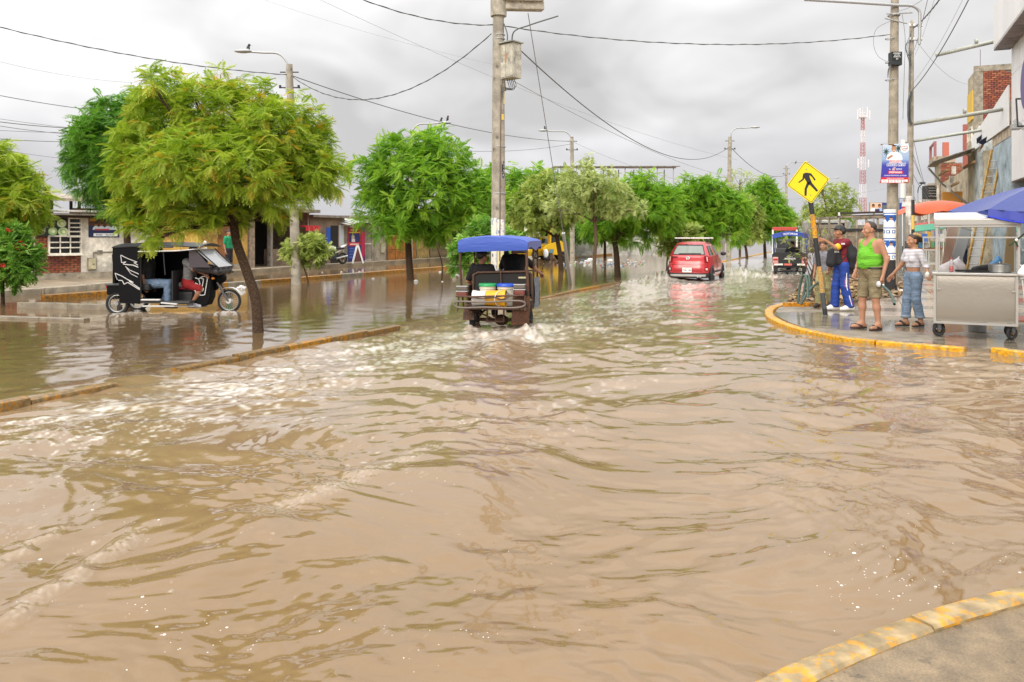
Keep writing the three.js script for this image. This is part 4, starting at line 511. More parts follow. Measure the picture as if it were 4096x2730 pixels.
// ---------------------------------------------------------------- poles, street lamps, wires
const ringAt = (r, y) => new THREE.TorusGeometry(r, 0.012, 6, 18).rotateX(Math.PI / 2).translate(0, y, 0);
const fl = (x, y, r) => { const a = []; for (let i = 0; i < 4; i++) a.push(ball(r * rr(0.5, 1), x + rr(-r, r), y + rr(-r, r), rr(-r, r), 1.2, 0.7, 1, 6)); return a; };
const PC = P(1996, 1214, 19.5);
{
  const d = 19.5, t = thing('utility_pole', 'tall concrete pole with grey switch box standing behind the blue roofed three-wheeler', 'pole', V(PC.x, 0, PC.z)), top = 9, q = (px, py) => P(px, py, d).sub(V(PC.x, 0, PC.z));
  part(t, 'shaft', uvm(new THREE.CylinderGeometry(0.115, 0.185, top + 0.4, 20).translate(-0.015, top / 2 - 0.2, 0)), M.pole);
  const arm = group(t, 'crossarm'), cy = q(2000, 30).y; part(arm, 'collar', uvm(new THREE.CylinderGeometry(0.19, 0.19, 0.52, 16).translate(-0.01, cy + 0.05, 0)), conc([0.6, 0.57, 0.5], 0.8)); part(arm, 'beam', [move(box(1.05, 0.2, 0.24, 0.56, 0, 0, 0.02), 0, cy + 0.04, 0, 0.25, 0, 0.05), move(box(1.0, 0.06, 0.4, 0.55, 0, 0, 0.01), 0, cy + 0.16, 0, 0.25, 0, 0.05)], conc([0.66, 0.63, 0.56], 0.8));
  const c0 = q(1985, 120), b = group(t, 'switch_box'), by = q(2000, 250).y; const m = grimy([0.62, 0.6, 0.52], 1.2, 0.5);
  b.position.set(0.26, by, 0.1); b.rotation.y = -0.72; part(b, 'case', box(0.46, 0.82, 0.3, 0, 0, 0, 0.012), m); part(b, 'door', [box(0.215, 0.76, 0.014, -0.113, 0, 0.156), box(0.215, 0.76, 0.014, 0.113, 0, 0.156)], m); part(b, 'lid', box(0.54, 0.025, 0.4, 0, 0.425, 0.02), grimy([0.4, 0.42, 0.38], 1)); part(b, 'rust_plate', box(0.05, 0.2, 0.004, 0.01, 0.06, 0.166), mat([0.42, 0.2, 0.08], 0.8)); part(b, 'label_plate', box(0.06, 0.1, 0.004, -0.1, 0.02, 0.166), mat([0.25, 0.25, 0.24], 0.6)); part(b, 'bracket', [box(0.2, 0.04, 0.2, -0.2, -0.3, -0.2), box(0.2, 0.04, 0.2, -0.2, 0.3, -0.2)], M.galv);
  const cab = []; for (let i = 0; i < 5; i++) cab.push(tube([V(0.2 + i * 0.04, by - 0.42, 0.1), V(0.24 + i * 0.04, by - 0.58 - rr(0, 0.1), 0.12), V(0.1, by - 0.6 - i * 0.03, 0.18), V(0.1, by - 0.85, 0.15)], 0.009, 5)); cab.push(tube([V(0.3, by + 0.42, 0.05), V(0.35, by + 0.7, 0.1), V(0.7, by + 0.85, 0.1), V(1.4, by + 1.1, 0)], 0.016, 6)); cab.push(tube([V(0.12, by + 0.9, 0.05), V(0.2, by + 0.6, 0.15), V(0.14, by + 0.1, 0.14), V(0.13, by - 0.4, 0.13), V(0.16, by - 0.7, 0.15)], 0.014, 6));
  part(t, 'wiring', cab, M.cable, null, 'stuff'); part(t, 'conduit', tube([V(0.05, by - 0.55, 0.13), V(0.03, 3, 0.16), V(0.02, 1, 0.185)], 0.014, 6), mat([0.16, 0.12, 0.09], 0.8));
  part(t, 'strap', [ringAt(0.165, 2.6), ringAt(0.152, 3.7), ringAt(0.135, by + 0.65), ringAt(0.135, by + 0.55)], M.galv);
  const patch = (a0, a1, y0, y1, r, m2, name) => part(t, name, surf((u, v) => { const a = lerp(a0, a1, u), y = lerp(y0, y1, v); return V(-0.015 + r * Math.sin(a), y, r * Math.cos(a)); }, 8, 2), m2);
  const torn = (bg, ink, s) => mat([1, 1, 1], 0.75, { map: canvasTex(128, 128, (c) => { srand(s); c.fillStyle = bg; c.fillRect(0, 0, 128, 128); for (let i = 0; i < 60; i++) { c.fillStyle = ['#c8c4b8', '#f0ece2', ink, '#8f9bb4', '#b7ad98'][i % 5]; c.globalAlpha = rr(0.3, 0.9); c.fillRect(rr(-10, 128), rr(-10, 128), rr(4, 34), rr(3, 18)); } }) });
  patch(-1.3, -0.2, 1.42, 2.02, 0.179, torn('#dcd8cc', '#4a6ea8', 1), 'torn_poster'); patch(-0.15, 0.9, 1.3, 1.98, 0.179, torn('#e2dfd6', '#3d62a8', 2), 'torn_poster'); patch(-0.1, 1.0, 0.72, 1.28, 0.183, mat([1, 1, 1], 0.7, { map: canvasTex(96, 128, (c) => { c.fillStyle = '#d8cd9c'; c.fillRect(0, 0, 96, 128); c.fillStyle = '#6d4f5c'; c.fillRect(34, 60, 26, 30); c.fillStyle = '#a87e62'; c.beginPath(); c.arc(47, 50, 10, 0, 7); c.fill(); c.fillStyle = '#3f73b4'; c.fillRect(10, 100, 70, 16); }) }), 'notice'); patch(-1.2, -0.2, 0.6, 1.3, 0.184, torn('#d5d2c8', '#26354c', 3), 'torn_poster');
  patch(0.55, 1.1, 2.95, 3.35, 0.168, torn('#2a2c2a', '#15171a', 4), 'torn_poster'); patch(0.5, 1.05, 4.32, 4.46, 0.157, mat([0.72, 0.55, 0.12], 0.6), 'number_plate'); patch(0.85, 1.3, 4.7, 5.5, 0.155, mat([0.74, 0.6, 0.2], 0.6), 'stripe_plate');
}
function lamp(label, base, topPx, d, headPx, r0 = 0.11, birds = []) {
  const b = P(base[0], HY, d).setY(0), t = thing('street_lamp', label, 'street lamp', b), tp = P(topPx[0], topPx[1], d).sub(b), h = P(headPx[0], headPx[1], d).sub(b);
  part(t, 'shaft', uvm(bar(V(0, -0.3, 0), tp, r0, r0 * 0.62, 12)), M.pole);
  const side = Math.sign(h.x - tp.x), a = V(tp.x + side * 0.09, tp.y - 0.9, tp.z), up = V(a.x, h.y - 0.35, a.z);
  part(t, 'arm', tube([a, V(a.x, lerp(a.y, up.y, 0.6), a.z), up, V(a.x + side * 0.25, h.y - 0.08, a.z), V(lerp(a.x, h.x, 0.6), lerp(up.y, h.y, 0.9), a.z), h], 0.036, 7, 40), M.galv);
  part(t, 'lamp_head', [ball(0.3, h.x + side * 0.1, h.y + 0.01, h.z, 1, 0.22, 0.42), box(0.3, 0.05, 0.14, h.x + side * 0.05, h.y + 0.05, h.z, 0.02)], M.galv);
  part(t, 'clamp', [bar(V(tp.x - 0.3, tp.y - 0.25, tp.z), V(tp.x + 0.3, tp.y - 0.25, tp.z), 0.02), bar(V(tp.x - 0.3, tp.y - 0.75, tp.z), V(tp.x + 0.35, tp.y - 0.75, tp.z), 0.022), ...[-0.3, 0.3].map((x) => cyl(0.04, 0.04, 0.1, tp.x + x, tp.y - 0.72, tp.z, 8))], M.dark);
  return t;
}
lamp('grey street lamp with a bird on its arm, behind the large leaning tree', [1186, 1140], [1157, 258], 26.7, [985, 206], 0.17);
lamp('street lamp whose arm rises from behind the fern leaved tree', [1642, 1100], [1642, 560], 37, [1770, 492]);
lamp('street lamp standing before the corrugated terrace shelter', [2290, 1052], [2288, 548], 47.7, [2180, 523], 0.15);
lamp('tall lamp post right of the broad green tree behind the car', [2914, 1046], [2920, 548], 50.9, [3015, 510], 0.17);
lamp('small lamp post left of the yellow crossing sign', [3145, 1010], [3146, 665], 78, [3225, 648], 0.16);
lamp('far lamp post right of the yellow crossing sign', [3290, 1005], [3290, 735], 88, [3345, 712], 0.15);
function bird(p, label, turn) { const t = thing('bird', label, 'bird', p, turn); part(t, 'body', [ball(0.07, 0, 0.09, 0, 0.8, 1.25, 0.8), ball(0.045, 0.03, 0.19, 0), move(box(0.05, 0.16, 0.02), -0.05, 0.0, 0, 0, 0, -0.5)], M.dark); part(t, 'beak', bar(V(0.06, 0.19, 0), V(0.11, 0.18, 0), 0.014, 0.002, 5), M.orange); }
bird(P(992, 204, 26.7), 'dark bird perched on the lamp arm above the large tree', 0.2); bird(P(1764, 490, 37), 'left of two dark birds on the lamp arm beside the pole', 0.4); bird(P(1790, 483, 37), 'right of two dark birds at the tip of the lamp arm beside the pole', -0.6); bird(P(2180, 520, 47.7), 'dark bird at the end of the lamp arm right of the pole', 2.8); bird(P(3184, 654, 78), 'bird on the lamp arm touching the top of the crossing sign', 0);
{ // guy wire and its grey guard tube
  const a = P(2112, 52, 20.5), b = P(2286, 1136, 27.4); b.y = 0;
  const t = thing('guy_wire', 'steel guy wire running down into a leaning grey guard tube', 'wire', b), k = V(0, 0, 0).sub(b), A = a.clone().add(k), M0 = V(0, 0, 0).lerp(A, 0.235);
  part(t, 'wire', bar(M0, A, 0.012, 0.012, 6), M.cableGrey); part(t, 'guard_tube', bar(V(0, -0.3, 0), M0, 0.062, 0.055, 10), M.galv);
}
function wire(label, a, b, sag, r = 0.014, m = M.cable, twist = false) {
  r *= 0.62;
  const n = 26, pts = []; for (let i = 0; i <= n; i++) { const k = i / n, p = a.clone().lerp(b, k); p.y -= sag * 4 * k * (1 - k); pts.push(p); }
  const g = [tube(pts, r, 5, twist ? 120 : 40)];
  if (twist) { const c = new THREE.CatmullRomCurve3(pts), len = c.getLength(), h = []; const N2 = Math.min(600, Math.round(len * 14)); for (let i = 0; i <= N2; i++) { const p = c.getPoint(i / N2), w = i / N2 * len * 8; h.push(V(p.x, p.y + r * 1.3 * Math.sin(w), p.z + r * 1.3 * Math.cos(w))); } g.push(tube(h, r * 0.7, 4, N2)); }
  return single('cable', label, 'cable', g, m);
}
const l1 = P(1160, 300, 26.7), l3 = P(2288, 566, 47.7), l4 = P(2920, 585, 50.9), pa = P(3560, 138, 22.6), pc = P(1975, 100, 19.5), pc2 = P(1965, 135, 19.5);
wire('twisted cable from the left frame edge to the lamp behind the large tree', P(-300, 30, 21), l1, 0.28, 0.019, M.cable, true);
wire('sagging twisted cable between the left lamp and the tall pole', l1, pc2, 1.15, 0.019, M.cable, true);
wire('long cable from the left lamp down to the lamp by the terrace shelter', l1, l3, 0.5, 0.024);
wire('twisted cable entering at the top edge and ending on the tall pole', P(1250, -90, 16), pc, 0.25, 0.016, M.cable, true);
wire('cable between the tall pole and the pole with the campaign poster', P(2020, 105, 19.5), pa, 0.35, 0.016, M.cable, true);
wire('drooping cable from the switch box to the lamp post behind the car', P(2070, 190, 19.4), l4, 1.6, 0.024);
wire('cable from the lamp post behind the car to the small lamp post', l4, P(3146, 700, 78), 0.8, 0.03);
wire('thin wire high above the large tree', P(950, -40, 30), P(1990, 262, 22), 0.15, 0.007, M.cableGrey);
wire('thin wire crossing the sky right of the tall pole', P(1240, -20, 34), P(2950, 640, 60), 0.7, 0.011, M.cableGrey);
wire('faint wire low above the trees right of the tall pole', P(2010, 300, 20), P(3140, 690, 78), 1.4, 0.012, M.cableGrey);
wire('lamp cable passing behind the tall pole to the terrace', P(1660, 590, 37), P(2290, 575, 47.7), 0.3, 0.016);
wire('thin wire at the left edge below the twisted cable', P(-60, 232, 30), P(620, 335, 34), 0.2, 0.009, M.cableGrey);
[[375, 462, 0.02], [483, 508, 0.022], [498, 530, 0.015], [520, 515, 0.012], [553, 545, 0.018], [590, 640, 0.01], [470, 530, 0.011]].forEach(([a, b, r], i) => wire(['thickest', 'second', 'third', 'fourth', 'fifth', 'lowest', 'steepest'][i] + ' wire of the bundle at the left edge above the low house', P(-40, a, 27), P(640, b, 34), 0.12 + 0.05 * (i % 3), r));
wire('cable from the lamp by the shelter towards the far lamp post', l3, P(2920, 760, 51), 0.4, 0.014, M.cableGrey);
// ---------------------------------------------------------------- right side: poles, buildings, corner bed
srand(2024);
const stripes = (s) => mat([1, 1, 1], 0.75, { map: canvasTex(128, 256, (c) => { srand(s); c.fillStyle = '#e4e3df'; c.fillRect(0, 0, 128, 256); for (let k = 0; k < 2; k++) { const y = 18 + k * 128; c.fillStyle = '#2457a6'; c.fillRect(6, y, 116, 66); for (let i = 0; i < 3; i++) { c.fillStyle = '#dfe6ee'; c.beginPath(); c.ellipse(24 + i * 40, y + 66, 23, 36 - i % 2 * 5, 0, 3.14, 6.29); c.fill(); c.fillStyle = '#b98a6c'; c.beginPath(); c.arc(24 + i * 40, y + 26 + i % 2 * 4, 8, 0, 7); c.fill(); c.fillStyle = '#3c2c22'; c.beginPath(); c.arc(24 + i * 40, y + 22 + i % 2 * 4, 8, 3.1, 6.3); c.fill(); } c.fillStyle = '#dfe6f0'; c.fillRect(20, y + 5, 88, 6); c.fillStyle = '#2d5ea8'; for (let i = 0; i < 4; i++) { c.fillRect(10 + i * 29, y + 88, 20, 16); c.fillStyle = '#eee'; c.fillRect(14 + i * 29, y + 91, 10, 9); c.fillStyle = '#2d5ea8'; } c.fillRect(18, y + 74, 92, 5); } for (let i = 0; i < 26; i++) { c.globalAlpha = 0.7; c.fillStyle = ['#c9c5ba', '#f3f1ec'][i % 2]; c.fillRect(rr(0, 128), rr(150, 256), rr(3, 20), rr(2, 16)); } }) });
const PA = P(3562, 1159, 22.6), PB = P(3636, 1100, 30);
const wrap = (t, name, y0, y1, r, m, a0 = -2.2, a1 = 1.6) => part(t, name, surf((u, v) => { const a = lerp(a0, a1, u), y = lerp(y0, y1, v); return V(r * Math.sin(a), y, r * Math.cos(a)); }, 16, 2), m);
{
  const t = thing('utility_pole', 'thick concrete pole with black painted foot, blue posters and a campaign board', 'pole', V(PA.x, PAVE, PA.z)), H = (py) => P(0, py, 22.6).y - PAVE;
  part(t, 'shaft', uvm(new THREE.CylinderGeometry(0.095, 0.165, 8.9, 20).translate(0.03, 4.4, 0).applyMatrix4(new THREE.Matrix4().makeRotationZ(-0.012))), conc([0.5, 0.46, 0.39], 0.6));
  part(t, 'painted_foot', uvm(new THREE.CylinderGeometry(0.163, 0.172, H(1035) + 0.2, 20, 4).translate(0.02, H(1035) / 2 - 0.1, 0)), mat([0.022, 0.02, 0.02], 0.75, { bumpMap: T.bump, bumpScale: 0.006 }));
  wrap(t, 'poster_sheet', H(1040), H(838), 0.172, stripes(7));
  const cb = group(t, 'cable_box'), y0 = H(268), y1 = H(215); part(cb, 'case', box(0.29, y1 - y0, 0.22, 0.06, (y0 + y1) / 2, 0.16, 0.015), mat([0.02, 0.025, 0.025], 0.6));
  part(cb, 'lettering', new THREE.PlaneGeometry(0.27, 0.24).translate(0.06, (y0 + y1) / 2 + 0.05, 0.2725), mat([1, 1, 1], 0.6, { map: canvasTex(128, 112, (c) => { c.fillStyle = '#181c1c'; c.fillRect(0, 0, 128, 112); c.fillStyle = '#e9ebe8'; c.textAlign = 'center'; c.font = 'bold 25px sans-serif'; c.fillText('P3-0481', 64, 26); c.font = 'bold 20px sans-serif'; c.fillText('SET 076', 64, 48); c.fillText('PIURA/TX', 64, 68); c.font = 'bold 27px sans-serif'; c.fillText('31', 66, 96); }) }));
  const by = H(45); part(t, 'clamp', [new THREE.TorusGeometry(0.15, 0.02, 6, 16).rotateX(1.57).translate(0.1, H(62), 0), bar(V(-0.2, H(78), 0.12), V(0.4, H(98), 0.12), 0.02), bar(V(-0.15, H(60), 0.12), V(0.55, H(55), 0.12), 0.02)], M.galv);
  part(t, 'lamp_arm', tube([V(-2.4, H(4), 0.14), V(-1.2, H(14), 0.14), V(0.1, H(26), 0.14), V(0.55, H(30), 0.14), V(0.72, H(48), 0.14), V(0.74, H(90), 0.14), V(0.73, H(182), 0.14)], 0.042, 8, 50), M.galv);
  part(t, 'strap', [155, 250, 320].map((py) => ringAt(0.125, H(py))), M.galv);
  const cw = []; cw.push(tube([V(0, H(85), 0.12), V(-0.42, H(120), 0.1), V(-0.5, H(180), 0.1), V(-0.36, H(230), 0.1), V(-0.1, H(258), 0.2)], 0.005, 4, 30)); for (let i = 0; i < 4; i++) cw.push(tube([V(-0.08 + i * 0.02, H(262), 0.2), V(-0.14, H(285), 0.18 + i * 0.02), V(-0.12, H(315), 0.12)], 0.008, 4)); cw.push(tube([V(0.28, H(60), 0.1), V(0.36, H(150), 0.1), V(0.34, H(280), 0.1), V(0.3, H(480), 0.1)], 0.006, 4, 20)); part(t, 'wiring', cw, M.cable, null, 'stuff');
}
{ // campaign board wired to the pole
  const d = 22.3, a = P(3528, 584, d), w = P(3634, 0, d).x - a.x, hgt = P(0, 576, d).y - P(0, 731, d).y, t = thing('campaign_board', 'tilted campaign board with a man in white, hanging from the thick concrete pole', 'poster', P(3580, 654, d), 0.02);
  const tx = canvasTex(384, 520, (c, W, H) => {
    const g = c.createLinearGradient(0, 0, 0, H); g.addColorStop(0, '#c7d6e6'); g.addColorStop(0.4, '#93aed2'); g.addColorStop(0.55, '#3d45a8'); g.addColorStop(1, '#4a2fa0'); c.fillStyle = g; c.fillRect(0, 0, W, H);
    c.fillStyle = '#27443a'; for (const [x, y] of [[58, 100], [240, 60]]) { c.fillRect(x - 3, y, 6, 90); for (let i = 0; i < 9; i++) { c.save(); c.translate(x, y); c.rotate(i * 0.7); c.beginPath(); c.ellipse(24, 0, 28, 6, 0, 0, 7); c.fill(); c.restore(); } }
    c.fillStyle = '#eef1f4'; c.beginPath(); c.ellipse(182, 200, 118, 100, 0, 3.0, 6.4); c.fill(); c.fillStyle = '#b98563'; c.beginPath(); c.ellipse(178, 62, 34, 46, 0, 0, 7); c.fill(); c.fillStyle = '#3a2a20'; c.beginPath(); c.ellipse(178, 30, 34, 18, 0, 3.1, 6.3); c.fill(); c.fillStyle = '#f2e9e2'; c.fillRect(164, 80, 28, 7); c.fillStyle = '#b07a58'; c.save(); c.translate(110, 178); c.rotate(-0.5); c.fillRect(-34, -14, 90, 28); c.restore();
    c.fillStyle = '#f6f5f2'; c.beginPath(); c.arc(326, 62, 58, 0, 7); c.fill(); c.strokeStyle = '#d2333d'; c.lineWidth = 7; c.beginPath(); c.moveTo(322, 100); c.bezierCurveTo(262, 62, 282, 18, 322, 42); c.bezierCurveTo(362, 18, 384, 58, 322, 100); c.stroke(); c.fillStyle = '#2b2f7e'; c.font = 'bold 27px sans-serif'; c.textAlign = 'center'; c.fillText('PERÚ', 336, 76);
    const txt = (s, x, y, f, col, st, lw = 8) => { c.font = f; if (st) { c.strokeStyle = st; c.lineWidth = lw; c.lineJoin = 'round'; c.strokeText(s, x, y); } c.fillStyle = col; c.fillText(s, x, y); };
    txt('MIGUEL', 200, 246, 'italic bold 46px sans-serif', '#d23a36', '#f4f4f4'); txt('CUEVA CELI', 200, 292, 'italic bold 49px sans-serif', '#27439c', '#f4f4f4'); txt('Yo', 118, 346, 'bold 26px sans-serif', '#e9e9ee'); txt('SÍ', 172, 348, 'italic bold 42px sans-serif', '#d23a36', '#f4f4f4', 6); txt('ESTOY', 252, 346, 'bold 30px sans-serif', '#e9e9ee');
    c.fillStyle = '#cf3340'; c.fillRect(92, 358, 218, 38); txt('PREPARADO', 201, 388, 'bold 33px sans-serif', '#fff'); txt('ALCALDE PROVINCIAL DE PIURA', 200, 426, 'bold 21px sans-serif', '#e8e8f2');
    c.fillStyle = '#cc2f3a'; c.fillRect(0, 442, W, 78); txt('MARCA LOS 4 CORAZONES', 200, 464, 'bold 20px sans-serif', '#f4dede'); for (let i = 0; i < 4; i++) { c.fillStyle = '#efe9ea'; c.fillRect(12 + i * 92, 472, 84, 42); c.strokeStyle = '#c9464f'; c.lineWidth = 3; c.beginPath(); c.moveTo(54 + i * 92, 506); c.bezierCurveTo(22 + i * 92, 486, 36 + i * 92, 470, 54 + i * 92, 482); c.bezierCurveTo(72 + i * 92, 470, 86 + i * 92, 486, 54 + i * 92, 506); c.stroke(); }
  });
  const fn = (u, v) => V((u - 0.5) * w * (1.1 - 0.12 * v) - 0.02 * (1 - v) + 0.02, (v - 0.5) * hgt + 0.03 * u * v - 0.01, 0.03 * Math.sin(u * 5 + v * 3));
  part(t, 'print', surf(fn, 14, 14), mat([1, 1, 1], 0.55, { map: tx })); part(t, 'backing', surf((u, v) => fn(u, v).add(V(0, 0, -0.012)), 8, 8), mat([0.3, 0.3, 0.3], 0.8)); part(t, 'frame_bar', [box(w, 0.03, 0.03, 0, hgt * 0.49, -0.04), box(w * 1.08, 0.03, 0.03, 0, -hgt * 0.49, -0.04)], M.wood ?? K.wood);
}
{
  const d = 30, t = thing('utility_pole', 'slimmer concrete pole with pointed cap and bundled cables behind the campaign board', 'pole', V(PB.x, PAVE, PB.z)), H = (py) => P(0, py, d).y - PAVE, X = (px) => P(px, 0, d).x - PB.x;
  part(t, 'shaft', uvm(new THREE.CylinderGeometry(0.075, 0.14, H(98), 18).translate(0, H(98) / 2, 0).applyMatrix4(new THREE.Matrix4().makeRotationZ(-0.012))), conc([0.52, 0.48, 0.42], 0.6)); const tx = H(98) * 0.012; part(t, 'cap', lathe([[0.085, H(98)], [0.085, H(98) + 0.04], [0.02, H(80)], [0.001, H(78)]], 14).translate(tx, 0, 0), conc([0.5, 0.46, 0.4]));
  part(t, 'white_paint', uvm(new THREE.CylinderGeometry(0.122, 0.134, H(785) - H(960), 18).translate(0.03, (H(785) + H(960)) / 2, 0)), mat([1, 1, 1], 0.8, { map: T.grime })); part(t, 'painted_foot', uvm(new THREE.CylinderGeometry(0.136, 0.148, H(965) + 0.2, 18).translate(0.01, H(965) / 2 - 0.1, 0)), mat([0.11, 0.105, 0.1], 0.85, { map: rep(T.grime, 2) }));
  for (const py of [108, 163]) { part(t, 'bracket', bar(V(X(3631) + 0.1, H(py), 0.12), V(X(3683), H(py), 0.12), 0.024), M.galv); }
  const ins = []; for (const x of [3634, 3650, 3670, 3680]) for (const py of [103, 158]) ins.push(cyl(0.035, 0.035, 0.09, X(x), H(py), 0.14, 8)); part(t, 'insulator', ins, M.white, null, 'stuff');
  const bun = []; for (let i = 0; i < 9; i++) { const z = 0.13 + 0.04 * (i % 3), o = rr(-0.04, 0.04); bun.push(tube([V(X(3640) + o, H(370), z), V(X(3630) + o * 2, H(400), z + 0.02), V(X(3627) + o * 2, H(440), z + 0.04), V(X(3631) + o * 2, H(480 + rr(-10, 10)), z), V(X(3640), H(500), z)], 0.02, 5)); } for (let i = 0; i < 6; i++) bun.push(tube([V(X(3640), H(120 + i * 10), 0.12), V(X(3610 + rr(0, 18)), H(190 + rr(-20, 30)), 0.2), V(X(3636), H(230 + i * 9), 0.14)], 0.009, 4)); bun.push(tube([V(X(3632), H(205), 0.15), V(X(3630), H(300), 0.16), V(X(3632), H(370), 0.15)], 0.012, 5), tube([V(X(3636), H(205), 0.17), V(X(3635), H(300), 0.16), V(X(3633), H(370), 0.15)], 0.012, 5)); part(t, 'cable_bundle', bun, M.cable, null, 'stuff');
}
{ // more poles further back
  const mk = (label, px, d, r, py0, m, bands) => { const b = P(px, 0, d), t = thing('utility_pole', label, 'pole', V(b.x, PAVE, b.z)), h = P(0, py0, d).y - PAVE; part(t, 'shaft', uvm(new THREE.CylinderGeometry(r * 0.7, r, h, 14).translate(0, h / 2, 0)), m); if (bands) bands.forEach(([a, c, mm]) => { const y1 = P(0, a, d).y - PAVE, y0 = P(0, c, d).y - PAVE; part(t, 'painted_band', cyl(r * 1.04, r * 1.04, y1 - y0, 0, (y0 + y1) / 2, 0), mm); }); return t; };
  const yb = [mat([0.72, 0.5, 0.12], 0.7), M.dark];
  mk('thin pole striped yellow and black beside the woman in the striped top', 3653, 29.2, 0.055, 740, M.galv, [[800, 862, yb[1]], [862, 918, yb[0]], [918, 970, yb[1]], [970, 1030, yb[0]], [1030, 1085, yb[1]]]);
  mk('pole plastered with torn papers between the two big poles', 3613, 38, 0.14, 560, stripes(31), [[985, 1070, mat([0.1, 0.1, 0.1], 0.85)]]);
  mk('slim white post in front of the market stalls', 3718, 46, 0.05, 800, M.white);
  mk('short dark post at the left end of the truck', 3358, 34, 0.07, 850, M.white);
  const lampR = thing('street_lamp', 'small dark street lamp above the orange awning', 'street lamp', P(3672, 1010, 70).setY(PAVE)), h2 = P(0, 775, 70).y; part(lampR, 'shaft', cyl(0.07, 0.05, h2, 0, h2 / 2, 0), M.galv); part(lampR, 'arm', tube([V(0, h2, 0), V(0.1, h2 + 0.5, 0), V(0.35, h2 + 0.75, 0)], 0.04, 6), M.dark); part(lampR, 'lamp_head', ball(0.3, 0.4, h2 + 0.85, 0, 1, 0.35, 0.5), M.dark);
}
// wires on the right
wire('thick twisted cable leaving the top of the slim right pole', P(3655, 112, 29.9), P(3800, -60, 21), 0.1, 0.03, M.cable, true);
wire('thick black cable running up to the top right', P(3640, 372, 29.8), P(3905, -60, 20), 0.25, 0.022);
wire('thin cable beside the thick black cable at the top right', P(3655, 330, 29.8), P(3880, -60, 22), 0.2, 0.008, M.cableGrey);
wire('cable between the two right pole tops', P(3590, 45, 22.5), P(3740, -40, 17), 0.08, 0.008);
wire('steep black cable left of the twisted one at the top right', P(3658, 200, 30), P(3720, -40, 20), 0.1, 0.012);
wire('second steep thin cable at the top right', P(3662, 220, 30), P(3750, -40, 22), 0.1, 0.007, M.cableGrey);
wire('thin wire from the slim right pole to the brick tower', P(3665, 160, 30), P(3900, 335, 42), 0.5, 0.01, M.cableGrey);
[[3655, 620, 3718, 740], [3655, 640, 3760, 790], [3655, 700, 3770, 800], [3655, 560, 3740, 800], [3655, 780, 3740, 860]].forEach(([a, b, c, d], i) => wire(['first', 'second', 'third', 'fourth', 'lowest'][i] + ' thin wire from the slim right pole down to the distant shops', P(a, b, 30), P(c, d, 75), 0.5 + 0.1 * i, 0.014, M.cableGrey));
wire('thin level wire behind the radio tower', P(2930, 790, 60), P(3560, 752, 60), 0.4, 0.012, M.cableGrey);
{ // radio tower
  const d = 150, b = P(3452, 0, d), t = thing('radio_tower', 'tall red and white lattice radio mast on the skyline', 'radio mast', V(b.x, 0, b.z)), H = (py) => P(0, py, d).y, bands = [[950, 850], [850, 790], [790, 735], [735, 680], [680, 625], [625, 570], [570, 520], [520, 465]];
  const wd = (y) => lerp(0.56, 0.2, clamp(y / H(465))), red = mat([0.45, 0.13, 0.11], 0.6), wh = mat([0.7, 0.66, 0.66], 0.6);
  bands.forEach(([a, c], i) => { const y0 = Math.max(0, H(a)), y1 = H(c), g = []; const n = 4; for (let k = 0; k < n; k++) { const ya = lerp(y0, y1, k / n), yb = lerp(y0, y1, (k + 1) / n), wa = wd(ya), wb = wd(yb), C = (w, y, q) => V(q & 1 ? w : -w, y, q & 2 ? w : -w); for (const [p, q] of [[0, 1], [1, 3], [3, 2], [2, 0]]) { g.push(bar(C(wa, ya, p), C(wb, yb, p), 0.05, 0.05, 5), bar(C(wa, ya, p), C(wb, yb, q), 0.02, 0.02, 4), bar(C(wa, ya, p), C(wa, ya, q), 0.02, 0.02, 4)); } } part(t, 'lattice', g, i % 2 ? red : wh, i % 2 ? 'red painted lattice section' : 'white painted lattice section'); });
  for (const [x, py, h] of [[-1.5, 460, 2.4], [1.6, 462, 2.2], [-0.9, 452, 2], [1.0, 450, 2.2], [-1.4, 655, 2.2], [1.3, 655, 1.8]]) part(t, 'antenna', [box(0.2, h * 0.8, 0.2, x * 0.7, H(py), 0.3, 0.05), bar(V(0, H(py), 0), V(x * 0.7, H(py), 0), 0.04)], wh); part(t, 'platform', [box(1.3, 0.15, 1.3, 0, H(470), 0)], wh); part(t, 'spike', bar(V(0, H(465), 0), V(0, H(428), 0), 0.08, 0.02), wh);
}
function board(label, px0, px1, py0, py1, d, draw, name = 'billboard') { const a = P(px0, py1, d), b = P(px1, py0, d), t = thing(name, label, 'billboard', V((a.x + b.x) / 2, 0, -d)), w = b.x - a.x, h = b.y - a.y, y = (a.y + b.y) / 2; part(t, 'print', new THREE.PlaneGeometry(w, h).translate(0, y, 0.08), mat([1, 1, 1], 0.6, { map: canvasTex(256, 128, draw) })); part(t, 'panel', box(w + 0.08, h + 0.08, 0.1, 0, y, 0), M.galv); for (const s of [-0.3, 0.27]) part(t, 'post', bx(w * s, w * s + 0.1, PAVE, y, -0.15, -0.05), M.galv); return t; }
board('distant billboard with two people and a dark blue edge above the truck', 3480, 3560, 812, 850, 60, (c) => { c.fillStyle = '#d9b79a'; c.fillRect(0, 0, 256, 128); c.fillStyle = '#26327a'; c.fillRect(150, 0, 106, 128); for (const x of [40, 118]) { c.fillStyle = '#a86f4c'; c.beginPath(); c.arc(x, 46, 20, 0, 7); c.fill(); c.fillStyle = '#30211a'; c.beginPath(); c.arc(x, 36, 20, 3.1, 6.3); c.fill(); c.fillStyle = x < 60 ? '#e6e6ea' : '#9fb6dc'; c.beginPath(); c.ellipse(x, 112, 40, 46, 0, 3.1, 6.3); c.fill(); } c.fillStyle = '#2c2150'; c.fillRect(60, 84, 60, 44); c.fillStyle = '#5c646c'; c.beginPath(); c.arc(180, 60, 34, 0, 7); c.fill(); });
